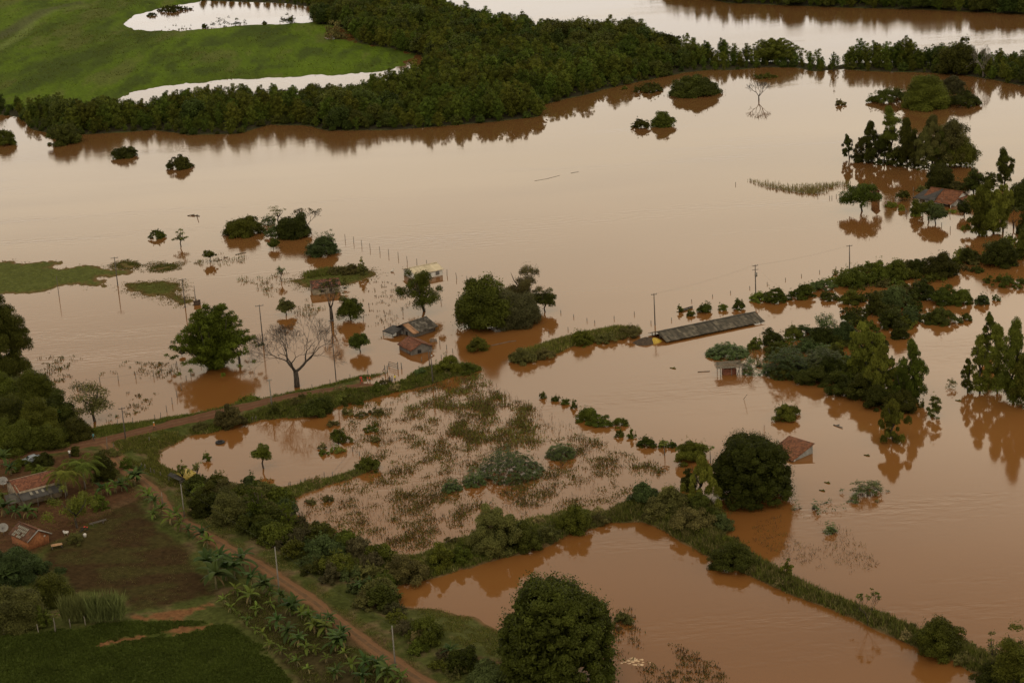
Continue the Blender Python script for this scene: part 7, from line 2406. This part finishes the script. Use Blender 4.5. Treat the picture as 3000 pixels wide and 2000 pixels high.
bank('verge_grass', SPIT, 7000, .4, 1.1, GM, (.45, .25, .05, .25), 8, .13)
VN = [(281, 1250), (374, 1240), (459, 1230), (553, 1214), (630, 1203), (700, 1187), (800, 1162), (915, 1136), (1000, 1117), (1136, 1087), (1136, 1096), (1040, 1118), (900, 1150), (700, 1196), (500, 1244), (300, 1296), (260, 1290)]
bank('verge_grass', VN, 2800, .3, .8, GM, (.6, .15, .0, .25), 7, .12)
GB = [(300, 1320), (380, 1290), (470, 1272), (560, 1266), (560, 1290), (470, 1330), (470, 1360), (530, 1400), (640, 1430), (560, 1470), (500, 1440), (440, 1400), (390, 1370)]
bank('verge_grass', GB, 3800, .25, .75, GM, (.55, .2, .05, .2), 7, .11, .42)
RID = [(830, 1440), (900, 1415), (1000, 1395), (1085, 1362), (1095, 1374), (1000, 1414), (900, 1442), (800, 1490), (880, 1530), (1000, 1586), (1140, 1634), (1390, 1560), (1640, 1500), (1790, 1500), (1790, 1530), (1600, 1592), (1300, 1685), (1140, 1720), (1000, 1640), (880, 1560), (780, 1490)]
bank('ridge_grass', RID, 5500, .4, 1.1, GM, (.35, .35, .15, .15), 8, .12)
PV = [(440, 1400), (560, 1470), (700, 1560), (880, 1690), (1050, 1820), (1200, 1930), (1340, 2030), (1240, 2030), (1080, 1920), (900, 1780), (760, 1680), (640, 1610), (520, 1530), (440, 1450)]
bank('verge_grass', PV, 5200, .12, .4, GM, (.4, .25, .2, .15), 6, .07, .46)
bank('plantation_grass', [(630, 1770), (700, 1740), (790, 1745), (960, 1860), (1120, 1960), (1200, 2020), (900, 2020), (800, 1920), (720, 1840)], 3800, .15, .5, GM, (.4, .2, .1, .3), 6, .09, .45)
bank('row_grass', [(1180, 1785), (1280, 1782), (1400, 1815), (1490, 1880), (1480, 1940), (1380, 1920), (1290, 1868), (1210, 1830)], 3000, .12, .35, GM, (.4, .2, .1, .3), 6, .08, .47)
bank('plot_grass', [(300, 1505), (408, 1480), (480, 1560), (595, 1680), (640, 1762), (532, 1785), (383, 1815), (361, 1764), (204, 1750), (123, 1660), (179, 1595)], 2600, .08, .25, GM, (.3, .25, .35, .1), 6, .06, .50)
bank('yard_grass', [(0, 1350), (300, 1340), (420, 1470), (280, 1540), (200, 1590), (0, 1680)], 1500, .12, .4, GM, (.3, .3, .15, .25), 6, .09, .52)
for q in ISLES[:2]:
    bank('islet_grass', q, 2600, .08, .25, [FOL['gr'], FOL['ol']], (.7, .3), 5, .10)
P = np.concatenate([scatter(q, 1600, rng) + rng.normal(0, 2.2, (1600, 2)) for q in ISLES[:5]])
hz = heights(P)
P = P[(hz < .03) & (hz > -.30)]
grass_stuff('floating_weed', P, [FOL['gr'], FOL['ol']], rng, .10, .35, 6, .16, .4, 2.2, None, rng.choice([0, 1], len(P)))
bank('islet_grass', ISLES[4], 1600, .10, .35, [FOL['gr'], FOL['ol']], (.6, .4), 6, .11)
bank('islet_grass', [(870, 806), (960, 786), (1045, 786), (1090, 796), (1000, 806), (900, 818)], 900, .5, 1.2, [FOL['ol'], FOL['md']], (.6, .4), 8, .16, sp=.4)
# leafy crop in the dark field at the bottom left
CP = [(-60, 1884), (120, 1868), (240, 1850), (361, 1832), (470, 1834), (600, 1834), (690, 1842), (725, 1864), (770, 1908), (810, 1958), (850, 2008), (870, 2030), (-60, 2030)]
P = scatter(CP, 20000, rng)
bare = np.maximum.reduce([signed(P, q, 6.0) for q in BARE])
P = P[(bare < -.2 + 1.5 * (fbm(P[:, 0], P[:, 1], 66, 3) - .5) * 2) & (signed(P, poly_world(CP), 9.0) > 4 * (fbm(P[:, 0] * .4, P[:, 1] * .4, 67, 3) - .42)) & (fbm(P[:, 0] * .5, P[:, 1] * .5, 63, 3) > .22)]
grass_stuff('crop_plants', P, [FOL['crop']], rng, .22, .45, 6, .20, .16, 1.6, np.clip(.25 + .6 * fbm(P[:, 0] * .3, P[:, 1] * .3, 64, 3), 0, 1))
# tall field grass beyond the forest: tufts in streaks
P = scatter(np.array([q for q in poly_world([(-40, 275), (365, 262), (560, 240), (800, 226), (1100, 210), (1190, 180), (1140, 145), (1000, 120), (940, 115), (985, 72), (730, 78), (520, 95), (380, 90), (340, 70), (440, 26), (560, -8), (200, -8), (-40, -8)])]), 9000, rng)
f = fbm(P[:, 0] * .035, P[:, 1] * .012, 55, 4)
k = rng.random(len(P)) < np.clip((f - .52) * 4, .10, .5)
P, f = P[k], f[k]
grass_stuff('field_grass', P, [FOL['lt'], FOL['gr'], FOL['lt']], rng, .25, .7, 7, .45, 1.8, 1.8, None, np.where(f > .62, 1, rng.choice([0, 1, 2], len(P), p=[.4, .1, .5])))
# floating foam scum in front of the foreground mango
m = MB()
c = place(1858, 1935, land=False)
for i in range(34):
    a, rr_ = rng.random() * 6.28, abs(rng.normal(0, 1))
    x, y = c[0] + rr_ * math.cos(a) * 2.0, c[1] + rr_ * math.sin(a) * 1.0
    n_ = 7
    r0 = rng.uniform(.12, .5)
    V = [(x + math.cos(j / n_ * 6.28) * r0 * rng.uniform(.6, 1.3), y + math.sin(j / n_ * 6.28) * r0 * rng.uniform(.5, 1.0), .012 + i * .0006) for j in range(n_)]
    m.add(V + [(v_[0], v_[1], .002) for v_ in V], [tuple(range(n_)), tuple(range(2 * n_ - 1, n_ - 1, -1))] + [(j, j + n_, (j + 1) % n_ + n_, (j + 1) % n_) for j in range(n_)])
tag(m.obj('foam_scum', [noisy('pale_foam', (.42, .27, .14), (.60, .42, .26), 3)]), kind='stuff')
